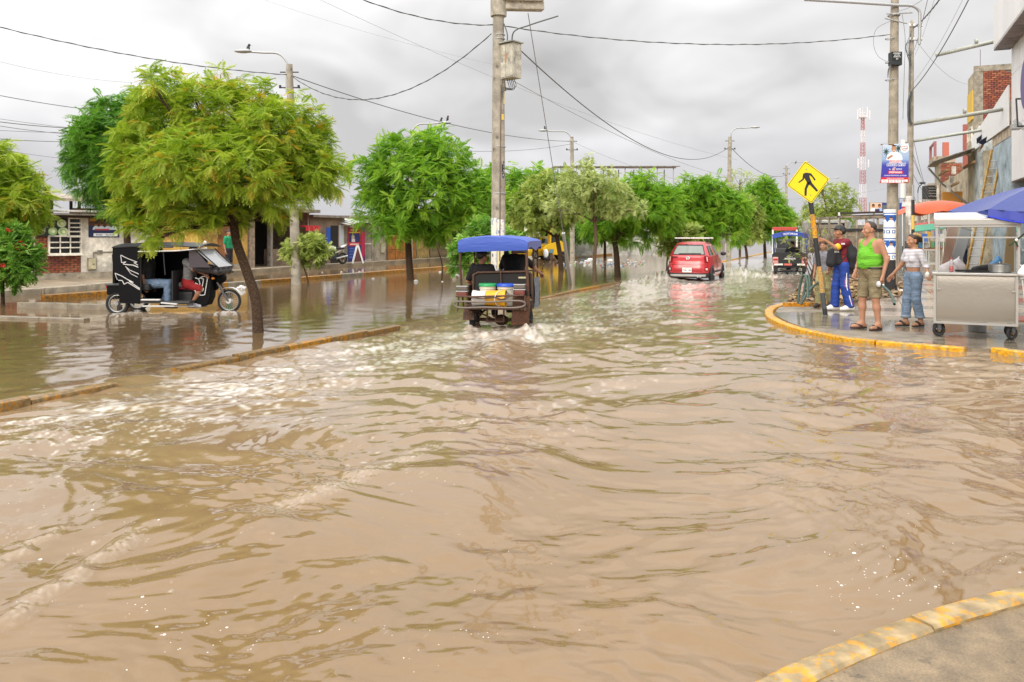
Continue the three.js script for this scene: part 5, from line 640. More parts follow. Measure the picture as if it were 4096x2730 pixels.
board('blue and white campaign board between the two right poles', 3596, 3627, 796, 848, 36, (c) => { c.fillStyle = '#3a4f9e'; c.fillRect(0, 0, 256, 128); c.fillStyle = '#b9cade'; c.fillRect(0, 0, 256, 40); c.fillStyle = '#eef0f2'; c.beginPath(); c.ellipse(150, 70, 80, 50, 0, 3, 6.4); c.fill(); c.fillStyle = '#b98563'; c.beginPath(); c.ellipse(150, 18, 26, 18, 0, 0, 7); c.fill(); c.fillStyle = '#cc4450'; c.fillRect(70, 78, 150, 14); c.fillStyle = '#e8e8f0'; c.fillRect(60, 98, 170, 12); c.fillStyle = '#d2333d'; c.fillRect(0, 116, 256, 12); });
// facades along the right pavement, s metres along the avenue, front at t
function rowHouse(name, label, cat, s0, s1, t0, h, m, depth = 7) { const p = RT(s1, t0), t = thing(name, label, cat, p, Math.atan2(RZ, -RX) * 0 + ROAD + Math.PI / 2 + Math.PI); t.userData.label = label; const w = s1 - s0; if (m) part(t, 'wall', [bx(0, w, 0, h, -0.3, 0), bx(0, 0.25, 0, h, -depth, -0.3), bx(w - 0.25, w, 0, h, -depth, -0.3), bx(0, w, 0, h, -depth - 0.25, -depth), bx(0.25, w - 0.25, h - 0.2, h - 0.05, -depth, -0.3)], m); return [t, w]; }
// local axes of a right hand house: x runs back towards the camera, z out over the pavement
{
  const [t, w] = rowHouse('clad_building', 'tall pale building clad in vertical metal panels at the right edge', 'building', 18, 37.2, 5.62, 3.6, null);
  const pm = [mat([0.8, 0.79, 0.77], 0.4), mat([0.83, 0.82, 0.8], 0.4), mat([0.77, 0.765, 0.745], 0.42)];
  part(t, 'core', [bx(0, w, 3.72, 9.9, -7, -0.03), bx(0.0, w, 0, 3.72, -7, -2.4)], K.grey); part(t, 'soffit', bx(0, w, 3.66, 3.72, -2.4, -0.03), grimy([0.3, 0.26, 0.22], 0.6));
  for (let r = 0; r < 3; r++) for (let i = 0; i < 34; i++) { const x0 = i * 0.565; part(t, 'panel', bx(x0 + 0.006, x0 + 0.562, 3.7 + r * 2.07 + 0.006, 3.7 + (r + 1) * 2.07 - 0.006, -0.03, 0.0 + 0.003 * (i % 3), 0.004), pm[Math.floor(rnd() * 3)]); }
  const fs = group(t, 'fascia'); part(fs, 'beam', [bx(-0.05, w, 8.9, 10.6, 0.03, 0.6)], mat([0.74, 0.73, 0.75], 0.5)); for (let i = 0; i < 16; i++) part(fs, 'panel', bx(i * 1.15 + 0.01, i * 1.15 + 1.14, 8.95, 10.6, 0.6, 0.615), pm[i % 3]); part(fs, 'soffit', bx(-0.04, w, 8.86, 8.9, 0.03, 0.6), grimy([0.32, 0.29, 0.3], 0.5));
  part(t, 'round_sign', [new THREE.CylinderGeometry(0.85, 0.85, 0.12, 40).rotateX(Math.PI / 2).translate(5.0, 6.7, 0.3)], mat([0.06, 0.02, 0.16], 0.4)); part(t, 'sign_bracket', pipe([V(3.9, 5.4, 0.02), V(3.9, 5.4, 0.4), V(3.6, 6.4, 0.4), V(3.6, 6.4, 0.02)], 0.03), M.dark); part(t, 'floodlight', [box(0.5, 0.2, 0.3, 2.9, 5.5, 0.3, 0.03), ...[0, 1, 2].map((i) => bar(V(2.6 + i * 0.25, 5.4, 0.02), V(2.6 + i * 0.25, 5.75, 0.35), 0.014))], M.galv);
  part(t, 'door', bx(5, 8, 0, 2.6, -2.4, -2.36), M.darkGlass);
  for (const [px, py, d, L, drop, r] of [[4034, 154, 33.2, 2.55, 0.45, 0.085], [4025, 435, 33.4, 3.5, 0.45, 0.085]]) { const q = P(px, py, d), o = q.clone().sub(t.position).applyAxisAngle(UP, -t.rotation.y); part(t, 'sign_tube', [bar(V(o.x, o.y, 0), V(o.x, o.y - drop, L), r, r, 14), cyl(r * 1.25, r * 1.25, 0.12).rotateX(Math.PI / 2).translate(o.x, o.y - 0.02, L * 0.42)], grimy([0.5, 0.53, 0.49], 0.6, 0.5)); }
}
{
  const [t, w] = rowHouse('blue_building', 'narrow pale blue building with a grey recess behind the ladder', 'building', 37.3, 48.2, 5.62, 5, null);
  part(t, 'wall', [bx(6.2, w, 0, 6.9, -7, 0), bx(0, w, 0, 6.2, -7, -0.9)], K.blueWall); part(t, 'pilaster', [bx(0.1, 2.2, 0, 6.6, -0.9, 0)], grimy([0.6, 0.66, 0.7], 0.4)); part(t, 'recess_wall', bx(2.2, 6.2, 0, 5.9, -0.9, -0.86), grimy([0.2, 0.23, 0.26], 0.5)); part(t, 'damaged_band', bx(6.25, w, 5.5, 6.9, 0, 0.02), grimy([0.62, 0.52, 0.4], 0.7));
  for (const [a, b, h0, h1] of [[0, 2.6, 6.6, 6.9], [2.6, 6, 6.8, 7.1], [6, w, 7.0, 7.5]]) part(t, 'parapet_sheet', ext([[a, 5.9], [b, 5.9], [b, h1], [a, h0]], 0.05).translate(0, 0, 0.05), mat([0.8, 0.79, 0.77], 0.5));
  part(t, 'sign_tube', bar(V(3.5, 6.6, 0), V(3.5, 6.15, 3.4), 0.075, 0.075, 12), grimy([0.5, 0.53, 0.49], 0.6, 0.5)); part(t, 'torn_awning', [move(box(0.9, 0.04, 0.3), 3.2, 6.2, 0.14, 0, 0.7, 0.2), move(box(0.8, 0.03, 0.25), 5.0, 5.95, 0.12, 0.3, -0.5, 0.3)], mat([0.02, 0.03, 0.09], 0.7)); part(t, 'broken_panel', [move(box(0.4, 0.03, 0.25), 4.2, 5.8, 0.15, 0.4, 0.9, 0.5), move(box(0.3, 0.03, 0.2), 3.6, 5.7, 0.13, 1.2, 0.3, 0.9)], grimy([0.5, 0.2, 0.12], 0.9));
}
{ // brick tower above them
  const [t, w] = rowHouse('brick_building', 'unfinished red brick tower with concrete columns rising above the shops', 'building', 48.3, 50.7, 5.62, 10.2, null, 8);
  const z1 = 0, x1 = w; part(t, 'wall', [bx(0, w - 0.06, 0, 10, -8, -0.05)], mortar); part(t, 'front_wall', bx(0, w, 0, 10, -0.05, 0), K.cream);
  const bw = group(t, 'side_wall'); bw.position.set(w - 0.06, 0, 0); bw.rotation.y = Math.PI / 2;         // faces the camera
  part(bw, 'column', [bx(0, 0.42, 5, 10.2, 0, 0.07), bx(1.75, 2.1, 5, 10.2, 0, 0.07), bx(0, 4, 10.0, 10.3, 0, 0.09), bx(0.42, 4, 6.1, 6.32, 0, 0.07)], conc([0.42, 0.38, 0.32], 0.7));
  bricks(bw, 0.43, 1.74, 6.33, 10, 0.06, 0.25, 0.1, 220); bricks(bw, 2.11, 3.4, 6.33, 10, 0.06, 0.25, 0.1, 75 + 140); part(bw, 'rebar', [0.3, 1.9, 1.95, 3.2].map((x) => cyl(0.012, 0.012, 0.9, x, 10.7, 0.0, 5)), M.rust);
  part(t, 'yellow_panel', bx(0.2, w - 0.1, 7.6, 9.1, 0, 0.06), mat([0.7, 0.45, 0.06], 0.7)); windowBars(t, 0.4, 2.0, 5.9, 7.2, 0.04, 2, 2, K.white);
}
{ // beige house with tin canopies
  const [t, w] = rowHouse('beige_house', 'beige two storey house with hanging corrugated tin canopies', 'building', 50.8, 66.8, 5.7, 5.3, K.cream); part(t, 'window', bx(2, 3.2, 2.6, 3.8, -0.02, 0.02), M.darkGlass); part(t, 'door', bx(5, 6, 0.1, 2.2, 0, 0.04), K.wood); part(t, 'red_column', bx(w - 3.5, w - 3.15, 5.6, 8.0, -0.4, -0.05), mat([0.42, 0.13, 0.1], 0.8));
  const [q, w2] = rowHouse('beige_shop', 'beige shop front with a small square window beyond the blue building', 'building', 44.6, 48.3, 5.72, 5, null); part(q, 'wall', bx(-3.2, w2 - 1.0, 0, 5.7, -6, -0.02), grimy([0.6, 0.53, 0.4], 0.5)); part(q, 'window', [bx(0.2, 1.0, 2.8, 3.8, -0.02, 0.01)], M.darkGlass); part(q, 'window_frame', [bx(0.12, 0.2, 2.7, 3.9, -0.02, 0.05), bx(1.0, 1.08, 2.7, 3.9, -0.02, 0.05), bx(0.2, 1.0, 3.8, 3.9, -0.02, 0.05), bx(0.2, 1.0, 2.7, 2.8, -0.02, 0.05)], K.white);
  const can = group(q, 'canopy'); for (let i = 0; i < 7; i++) part(can, 'sheet', move(box(0.62, 0.03, 2.4), -2.6 + i * 0.6, 5.75 + 0.04 * (i % 2), 0.9, 0, 0.32, 0.02), grimy([0.36, 0.33, 0.31], 0.8, 0.5)); part(can, 'beam', [bx(-2.9, 1.6, 5.2, 5.32, 0.2, 0.32), bx(-2.9, 1.6, 4.85, 4.95, 1.4, 1.5), bx(-2.9, 1.6, 4.2, 4.3, 0.9, 1.0)], grimy([0.42, 0.26, 0.14], 0.9)); part(can, 'gutter', pipe([V(-2.6, 5.3, 2.0), V(-2.6, 4.4, 1.3), V(-2.6, 3.3, 0.1)], 0.06), K.tin); for (let i = 0; i < 3; i++) part(q, 'lamp_box', box(0.25, 0.4, 0.2, 0.9 - i * 1.2, 4.9 - i * 0.4, 1.1, 0.03), K.white);
  for (let i = 0; i < 4; i++) part(q, 'shutter', bx(-3.1 + i * 0.7, -2.5 + i * 0.7, 0.1, 4.6, 0, 0.05), i % 2 ? K.tin : K.blueWall);
  part(q, 'orange_sign', box(0.06, 1.4, 1.0, -2.9, 3.3, 0.8, 0.01), mat([0.75, 0.33, 0.06], 0.6));
}
{
  const [t, w] = rowHouse('brick_house', 'narrow brick house with a concrete balcony beyond the tin canopies', 'building', 66.9, 71, 5.62, 6.8, K.cream); const bw = group(t, 'side_wall'); bw.position.set(w, 0, 0); bw.rotation.y = Math.PI / 2; part(bw, 'mortar_bed', bx(0.0, 3, 0.2, 6.8, 0, 0.02), mortar); bricks(bw, 0.05, 1.4, 2.6, 6.75, 0.07, 0.26, 0.12, 290);
  part(t, 'balcony', [bx(0, w + 0.1, 6.82, 7.3, -1, 0.4)], grimy([0.5, 0.4, 0.3], 0.7)); for (const x of [w - 0.2, 0]) part(t, 'post', bx(x, x + 0.2, 7.3, 8.4, 0.2, 0.38), mat([0.28, 0.12, 0.12], 0.7)); part(t, 'rail', [bx(0.2, w - 0.2, 8.28, 8.4, 0.21, 0.36)], mat([0.28, 0.12, 0.12], 0.7)); part(t, 'brick_column', bx(w - 0.4, w, 7.3, 8.3, -0.6, -0.2), mat([0.45, 0.13, 0.09], 0.8)); windowBars(t, 0.6, 3.2, 3, 5.2, 0.04, 3, 3, K.white);
  const spec = [[71.2, 78, 5.2, 5.6, [0.62, 0.55, 0.5], 'pale house with a red tin gable right of the slim pole'], [78.2, 84, 5.0, 4.4, [0.5, 0.4, 0.34], 'brown shop far along the right pavement'], [84.2, 96, 4.6, 4.8, [0.66, 0.66, 0.66], 'white shop front far along the right pavement'], [96.2, 112, 4.2, 4.2, [0.5, 0.42, 0.3], 'tan row house near the end of the right pavement'], [112.2, 140, 4.0, 5.2, [0.55, 0.52, 0.48], 'grey building closing the right row']];
  for (const [a, b, tt, h, c, label] of spec) { const [r, rw] = rowHouse('row_house', label, 'building', a, b, tt, h, grimy(c)); const n = Math.max(2, Math.round(rw / 3)); for (let i = 0; i < n; i++) { windowBars(r, (i + 0.2) * rw / n, (i + 0.7) * rw / n, 2.9, 3.9, 0.04, 2, 2, K.white); part(r, 'shutter', bx((i + 0.1) * rw / n, (i + 0.85) * rw / n, 0.1, 2.3, 0, 0.05), [K.tin, K.wood, K.blueWall][i % 3]); } if (a < 70) { part(r, 'tin_gable', [move(box(2.4, 0.05, 1.2), rw - 1.2, 5.9, 0.2, 0, 0.5)], mat([0.55, 0.16, 0.1], 0.6)); part(r, 'gable_end', ext([[0, 5.6], [0.9, 5.6], [0.9, 6.5], [0, 6.5]], 0.06).rotateY(Math.PI / 2).translate(rw, 0, 0.8), mat([0.6, 0.2, 0.13], 0.6)); } }
  const at = thing('air_conditioner', 'dark window box fixed on the far right facades', 'air conditioner', P(3730, 770, 62)); part(at, 'case', box(1.1, 1.0, 0.9, 0, 0, 0, 0.04), M.dark); part(at, 'grille', [0, 1, 2, 3].map((i) => box(1.0, 0.05, 0.04, 0, -0.3 + i * 0.2, 0.46)), M.galv);
}
{ // leaning ladder
  const d = 34.9, a = P(3867, 1080, d), b = P(3970, 598, 35.6), t = thing('ladder', 'yellow wooden ladder leaning against the blue building', 'ladder', V(a.x, PAVE, a.z)), A = V(0, 0, 0), B = b.clone().sub(t.position), m = grimy([0.62, 0.38, 0.1], 1, 0.6), off = V(0.36, 0, 0.3); part(t, 'rail', beam(A, B, 0.05, 0.11), m); part(t, 'rail', beam(A.clone().add(off), B.clone().add(off.clone().multiplyScalar(0.8)), 0.05, 0.11), m);
  for (let i = 1; i < 15; i++) { const p = A.clone().lerp(B, i / 15.5); part(t, 'rung', bar(p, p.clone().add(off.clone().multiplyScalar(1 - 0.2 * i / 15)), 0.02, 0.02, 6), M.galv); }
}
// ---------------------------------------------------------------- corner bed, tiles, hoops, litter
{
  const hp = (px, py) => { const p = G(px, py, PAVE); return [p.x, p.z]; };
  const bed = [hp(3136, 1222), hp(3342, 1216), hp(3450, 1204), hp(3600, 1190), hp(3640, 1150), hp(3600, 1112), hp(3440, 1100), hp(3330, 1120), hp(3180, 1180)];
  struct('planting_bed', slab(bed, -0.2, PAVE + 0.03), mat([0.2, 0.145, 0.09], 0.95, { map: rep(T.grime, 0.6), bumpMap: rep(T.bump, 2), bumpScale: 0.03 }), 'muddy bed full of dry leaves behind the people on the corner');
  kerbRun('kerb', 'low ochre kerb at the front of the muddy bed', curve([hp(3130, 1222), hp(3240, 1220), hp(3345, 1216)], 10), 0.8, 0.14, -0.1, PAVE + 0.065, [mat([0.85, 0.7, 0.55], 0.5, { map: rep(T.paint, 1) })], 1);
  const dg = new THREE.BoxGeometry(1, 0.18, 0.5), N = 900, im = new THREE.InstancedMesh(dg, mat([1, 1, 1], 0.9), N), q = new THREE.Quaternion(), col = new THREE.Color(), mt = new THREE.Matrix4(); let i = 0;
  while (i < N) { const x = rr(5.5, 12), z = rr(-30, -17); if (!inPoly(x, z, bed)) continue; const s = rr(0.05, 0.2), py = PAVE + 0.03 + rr(0, 0.12) * (0.5 + fbm(x, z, 2, 2)); q.setFromEuler(new THREE.Euler(rr(-0.6, 0.6), rr(0, 6), rr(-0.6, 0.6))); mt.compose(V(x, py, z), q, V(s, s * 0.6, s)); im.setMatrixAt(i, mt); const c = [[0.3, 0.2, 0.1], [0.22, 0.13, 0.06], [0.4, 0.29, 0.15], [0.16, 0.1, 0.05], [0.34, 0.26, 0.18]][i % 5]; im.setColorAt(i, col.setRGB(...c)); i++; }
  im.name = 'dry_leaves'; info(im, 'dry brown leaves and twigs scattered over the muddy bed', 'dry leaves', null, 'stuff'); scene.add(im);
  // green bent pipes
  const hm = mat([0.06, 0.1, 0.08], 0.5), hoop = (label, pts) => single('pipe_hoop', label, 'pipe hoop', tube(pts, 0.028, 9, 40), hm);
  const hz = (px, py, d) => P(px, py, d);
  hoop('left green pipe hoop at the tip of the muddy bed', [hz(3192, 1216, 17.6), hz(3200, 1150, 17.6), hz(3212, 1106, 17.5), hz(3221, 1102, 17.4), hz(3230, 1130, 17.3), hz(3232, 1190, 17.2)]);
  hoop('green pipe hoop just behind the left one', [hz(3212, 1205, 18.4), hz(3222, 1140, 18.4), hz(3234, 1102, 18.3), hz(3240, 1130, 18.2), hz(3242, 1180, 18.1)]);
  hoop('green pipe bent low across behind the sign post', [hz(3204, 1218, 17.3), hz(3222, 1186, 17.3), hz(3250, 1150, 17.6), hz(3290, 1120, 18), hz(3330, 1104, 18.4)]);
  hoop('long green pipe arching from behind the boy to the right of the man', [hz(3372, 1108, 18.5), hz(3400, 1108, 18.4), hz(3450, 1128, 18), hz(3520, 1140, 18), hz(3550, 1160, 17.8), hz(3570, 1190, 17.5), hz(3579, 1218, 17.2)]);
  // bags and litter in the bed
  const bag = (p, r, c, label, cat = 'plastic bag') => { const g = new THREE.IcosahedronGeometry(r, 2), a = g.attributes.position; for (let k = 0; k < a.count; k++) { const f = 1 + 0.5 * noise(a.getX(k) / r * 1.7 + p.x * 3, a.getY(k) / r * 1.7 + p.z, 4 + a.getZ(k) / r); a.setXYZ(k, a.getX(k) * f, Math.max(-r * 0.3, a.getY(k) * f * 0.7), a.getZ(k) * f); } g.computeVertexNormals(); const o = single('plastic_bag', label, cat, g, mat(c, 0.5)); o.position.set(p.x, p.y + r * 0.3, p.z); return o; };
  bag(G(3560, 1150, PAVE), 0.12, [0.65, 0.25, 0.22], 'pinkish crumpled bag at the black pole foot'); bag(G(3540, 1160, PAVE), 0.15, [0.72, 0.72, 0.7], 'white crumpled bag left of the black pole foot'); bag(G(3584, 1165, PAVE), 0.1, [0.72, 0.66, 0.6], 'small pale bag right of the black pole foot'); bag(G(3612, 1172, PAVE), 0.1, [0.6, 0.5, 0.4], 'beige scrap lying between the pole foot and the woman');
  // floating litter by the far kerb
  const cols = [[0.4, 0.4, 0.38], [0.34, 0.27, 0.22], [0.15, 0.22, 0.3], [0.2, 0.28, 0.14], [0.36, 0.14, 0.1], [0.5, 0.48, 0.45]], geo = new THREE.IcosahedronGeometry(1, 1), ln = 170, lm = new THREE.InstancedMesh(geo, mat([1, 1, 1], 0.6), ln);
  for (let k = 0; k < ln; k++) { const p = k < 150 ? G(2160 + Math.pow(rnd(), 0.8) * 420, 1035 + rnd() * 26 + rnd() * 14) : G(rr(1250, 1900), rr(1082, 1130)), s = rr(0.025, 0.09) * (k % 9 ? 1 : 1.5); q.setFromEuler(new THREE.Euler(rr(0, 3), rr(0, 3), 0)); mt.compose(V(p.x, 0.01, p.z), q, V(s, s * rr(0.3, 0.8), s * 0.8)); lm.setMatrixAt(k, mt); lm.setColorAt(k, col.setRGB(...cols[Math.floor(rnd() * 6)])); }
  lm.name = 'floating_litter'; info(lm, 'scattered floating rubbish along the far kerb of the reserve', 'litter', null, 'stuff'); scene.add(lm);
  bag(G(2362, 1048), 0.22, [0.75, 0.75, 0.76], 'large white rubbish bag by the pale slender trunk'); bag(G(2345, 1050), 0.14, [0.5, 0.62, 0.66], 'bluish rubbish bag left of the large white one'); bag(G(2440, 1048), 0.17, [0.74, 0.72, 0.7], 'white rubbish bag left of the dark forked trunk'); bag(G(965, 1160), 0.13, [0.75, 0.73, 0.7], 'crumpled white bag in front of the black three-wheeler wheel');
  // red and cream paving tiles in front of the shops
  const tiles = struct('tiled_pavement', null, null, 'red and cream tiled pavement behind the woman and the cart'), tm = [mat([0.4, 0.12, 0.08], 0.18), mat([0.5, 0.42, 0.34], 0.15), mat([0.44, 0.36, 0.28], 0.2), mat([0.34, 0.28, 0.23], 0.12)], tg = box(0.88, 0.02, 0.88, 0, 0, 0, 0.004); part(tiles, 'screed', slab([[17.5, 0], [33, 0], [33, 6], [17.5, 6]].map(([s, t]) => { const p = RT(s, t); return [p.x, p.z]; }).reverse(), PAVE - 0.05, PAVE - 0.006), wetPave);
  for (let a = 0; a < 17; a++) for (let b = 0; b < 6; b++) { const p = RT(17.9 + a * 0.9, 0.5 + b * 0.9), o = part(tiles, 'tile', tg, tm[b > 1 && (a * 7 + b * 3 + (a % 3)) % 9 < 2 ? 0 : 1 + (a * 5 + b) % 3]); o.position.set(p.x, PAVE - 0.002 + rr(-0.002, 0.002), p.z); o.rotation.y = ROAD; }
}
// ---------------------------------------------------------------- people: smooth bodies meshed from tapered capsules
function nets(prims, cell, k = 0.03, clips = []) {                      // surface nets of a smooth union; prims: [a, b, ra, rb, (blend)]
  const lo = V(1e9, 1e9, 1e9), hi = V(-1e9, -1e9, -1e9);
  const ps = prims.map(([a, b, ra, rb]) => { for (const [p, r] of [[a, ra], [b, rb]]) { lo.min(V(p.x - r, p.y - r, p.z - r)); hi.max(V(p.x + r, p.y + r, p.z + r)); } const d = b.clone().sub(a); return [a.x, a.y, a.z, d.x, d.y, d.z, 1 / Math.max(1e-9, d.lengthSq()), ra, rb - ra]; });
  lo.addScalar(-2.5 * cell - k * 0.4); hi.addScalar(2.5 * cell + k * 0.4);
  const nx = Math.ceil((hi.x - lo.x) / cell) + 1, ny = Math.ceil((hi.y - lo.y) / cell) + 1, nz = Math.ceil((hi.z - lo.z) / cell) + 1, f = new Float32Array(nx * ny * nz);
  for (let z = 0, i = 0; z < nz; z++) for (let y = 0; y < ny; y++) for (let x = 0; x < nx; x++, i++) {
    const X = lo.x + x * cell, Y = lo.y + y * cell, Z = lo.z + z * cell; let v = 1e3;
    for (const p of ps) {
      const ax = X - p[0], ay = Y - p[1], az = Z - p[2]; let t = (ax * p[3] + ay * p[4] + az * p[5]) * p[6]; t = t < 0 ? 0 : t > 1 ? 1 : t;
      const ex = ax - p[3] * t, ey = ay - p[4] * t, ez = az - p[5] * t, d = Math.sqrt(ex * ex + ey * ey + ez * ez) - p[7] - p[8] * t;
      const h = k - Math.abs(v - d); v = Math.min(v, d); if (h > 0) v -= h * h / (4 * k);
    }
    for (const c of clips) v = Math.max(v, c(X, Y, Z));
    f[i] = v;
  }
  const id = new Int32Array(nx * ny * nz).fill(-1), pos = [], idx = [], at = (x, y, z) => x + nx * (y + ny * z);
  for (let z = 0; z < nz - 1; z++) for (let y = 0; y < ny - 1; y++) for (let x = 0; x < nx - 1; x++) {
    let sx = 0, sy = 0, sz = 0, n = 0; const b = at(x, y, z);
    const edge = (i, j, x0, y0, z0, dx, dy, dz) => { const a = f[i], c = f[j]; if ((a < 0) !== (c < 0)) { const t = a / (a - c); sx += x0 + dx * t; sy += y0 + dy * t; sz += z0 + dz * t; n++; } };
    const X1 = 1, Y1 = nx, Z1 = nx * ny;
    edge(b, b + X1, 0, 0, 0, 1, 0, 0); edge(b + Y1, b + Y1 + X1, 0, 1, 0, 1, 0, 0); edge(b + Z1, b + Z1 + X1, 0, 0, 1, 1, 0, 0); edge(b + Y1 + Z1, b + Y1 + Z1 + X1, 0, 1, 1, 1, 0, 0);
    edge(b, b + Y1, 0, 0, 0, 0, 1, 0); edge(b + X1, b + X1 + Y1, 1, 0, 0, 0, 1, 0); edge(b + Z1, b + Z1 + Y1, 0, 0, 1, 0, 1, 0); edge(b + X1 + Z1, b + X1 + Z1 + Y1, 1, 0, 1, 0, 1, 0);
    edge(b, b + Z1, 0, 0, 0, 0, 0, 1); edge(b + X1, b + X1 + Z1, 1, 0, 0, 0, 0, 1); edge(b + Y1, b + Y1 + Z1, 0, 1, 0, 0, 0, 1); edge(b + X1 + Y1, b + X1 + Y1 + Z1, 1, 1, 0, 0, 0, 1);
    if (n) { id[b] = pos.length / 3; pos.push(lo.x + (x + sx / n) * cell, lo.y + (y + sy / n) * cell, lo.z + (z + sz / n) * cell); }
  }
  const quad = (a, b, c, d, fl) => { if (a < 0 || b < 0 || c < 0 || d < 0) return; fl ? idx.push(a, b, c, a, c, d) : idx.push(a, c, b, a, d, c); };
  for (let z = 1; z < nz - 1; z++) for (let y = 1; y < ny - 1; y++) for (let x = 1; x < nx - 1; x++) {
    const b = at(x, y, z), s = f[b] < 0;
    if (s !== (f[b + 1] < 0)) quad(id[at(x, y - 1, z - 1)], id[at(x, y, z - 1)], id[b], id[at(x, y - 1, z)], s);
    if (s !== (f[b + nx] < 0)) quad(id[at(x - 1, y, z - 1)], id[at(x - 1, y, z)], id[b], id[at(x, y, z - 1)], s);
    if (s !== (f[b + nx * ny] < 0)) quad(id[at(x - 1, y - 1, z)], id[at(x, y - 1, z)], id[b], id[at(x - 1, y, z)], s);
  }
  const g = new THREE.BufferGeometry(); g.setAttribute('position', new THREE.Float32BufferAttribute(pos, 3)); g.setIndex(idx); g.computeVertexNormals(); return uvm2(g);
}
function uvm2(g) { const p = g.attributes.position, uv = new Float32Array(p.count * 2); for (let i = 0; i < p.count; i++) { uv[2 * i] = p.getX(i) + p.getZ(i) * 0.7; uv[2 * i + 1] = p.getY(i); } g.setAttribute('uv', new THREE.BufferAttribute(uv, 2)); return g; }
// joints for a 1.7 m figure that faces +z; l is its left (+x)
const SKEL = () => ({ pel: V(0, 0.93, 0), che: V(0, 1.25, 0), nek: V(0, 1.42, -0.01), hed: V(0, 1.575, 0.015), lsh: V(0.175, 1.385, 0), rsh: V(-0.175, 1.385, 0), lel: V(0.225, 1.11, -0.03), rel: V(-0.225, 1.11, -0.03), lwr: V(0.235, 0.87, 0.03), rwr: V(-0.235, 0.87, 0.03), lhi: V(0.085, 0.9, 0), rhi: V(-0.085, 0.9, 0), lkn: V(0.095, 0.49, 0.02), rkn: V(-0.095, 0.49, 0.02), lan: V(0.1, 0.085, -0.02), ran: V(-0.1, 0.085, -0.02), lto: V(0.125, 0.03, 0.15), rto: V(-0.125, 0.03, 0.15) });
function handPrims(w, dir, palm, curl, left) {                           // wrist, pointing direction, palm normal
  const d = dir.clone().normalize(), n = palm.clone().addScaledVector(d, -palm.dot(d)).normalize(), s = d.clone().cross(n).multiplyScalar(left ? 1 : -1), o = [];   // s: towards the thumb
  const at = (a, b, c) => w.clone().addScaledVector(d, a).addScaledVector(s, b).addScaledVector(n, c);
  o.push([at(0, 0, 0), at(0.07, 0.012, 0), 0.024, 0.024], [at(0.01, -0.01, 0), at(0.08, -0.02, 0), 0.021, 0.02], [at(0.02, 0.018, 0), at(0.078, 0.028, 0), 0.018, 0.017]);
  [[0.031, 0.036], [0.011, 0.041], [-0.01, 0.038], [-0.03, 0.03]].forEach(([b, L], i) => { let p = at(0.084, b, 0), a = curl * 0.55; for (let k = 0; k < 3; k++) { const l = L * (1 - 0.22 * k), q = p.clone().addScaledVector(d, Math.cos(a) * l).addScaledVector(n, Math.sin(a) * l); o.push([p, q, 0.0098 - k * 0.0008, 0.009 - k * 0.0008]); p = q; a += curl * 0.85; } });
  const t0 = at(0.022, 0.03, 0.004), t1 = at(0.05, 0.056, 0.012 + 0.015 * curl), t2 = at(0.08, 0.06 - 0.02 * curl, 0.018 + 0.03 * curl); o.push([t0, t1, 0.013, 0.0115], [t1, t2, 0.011, 0.0085]);
  return o;
}
const skinM = (c) => mat(c, 0.5, { specularIntensity: 0.4 });
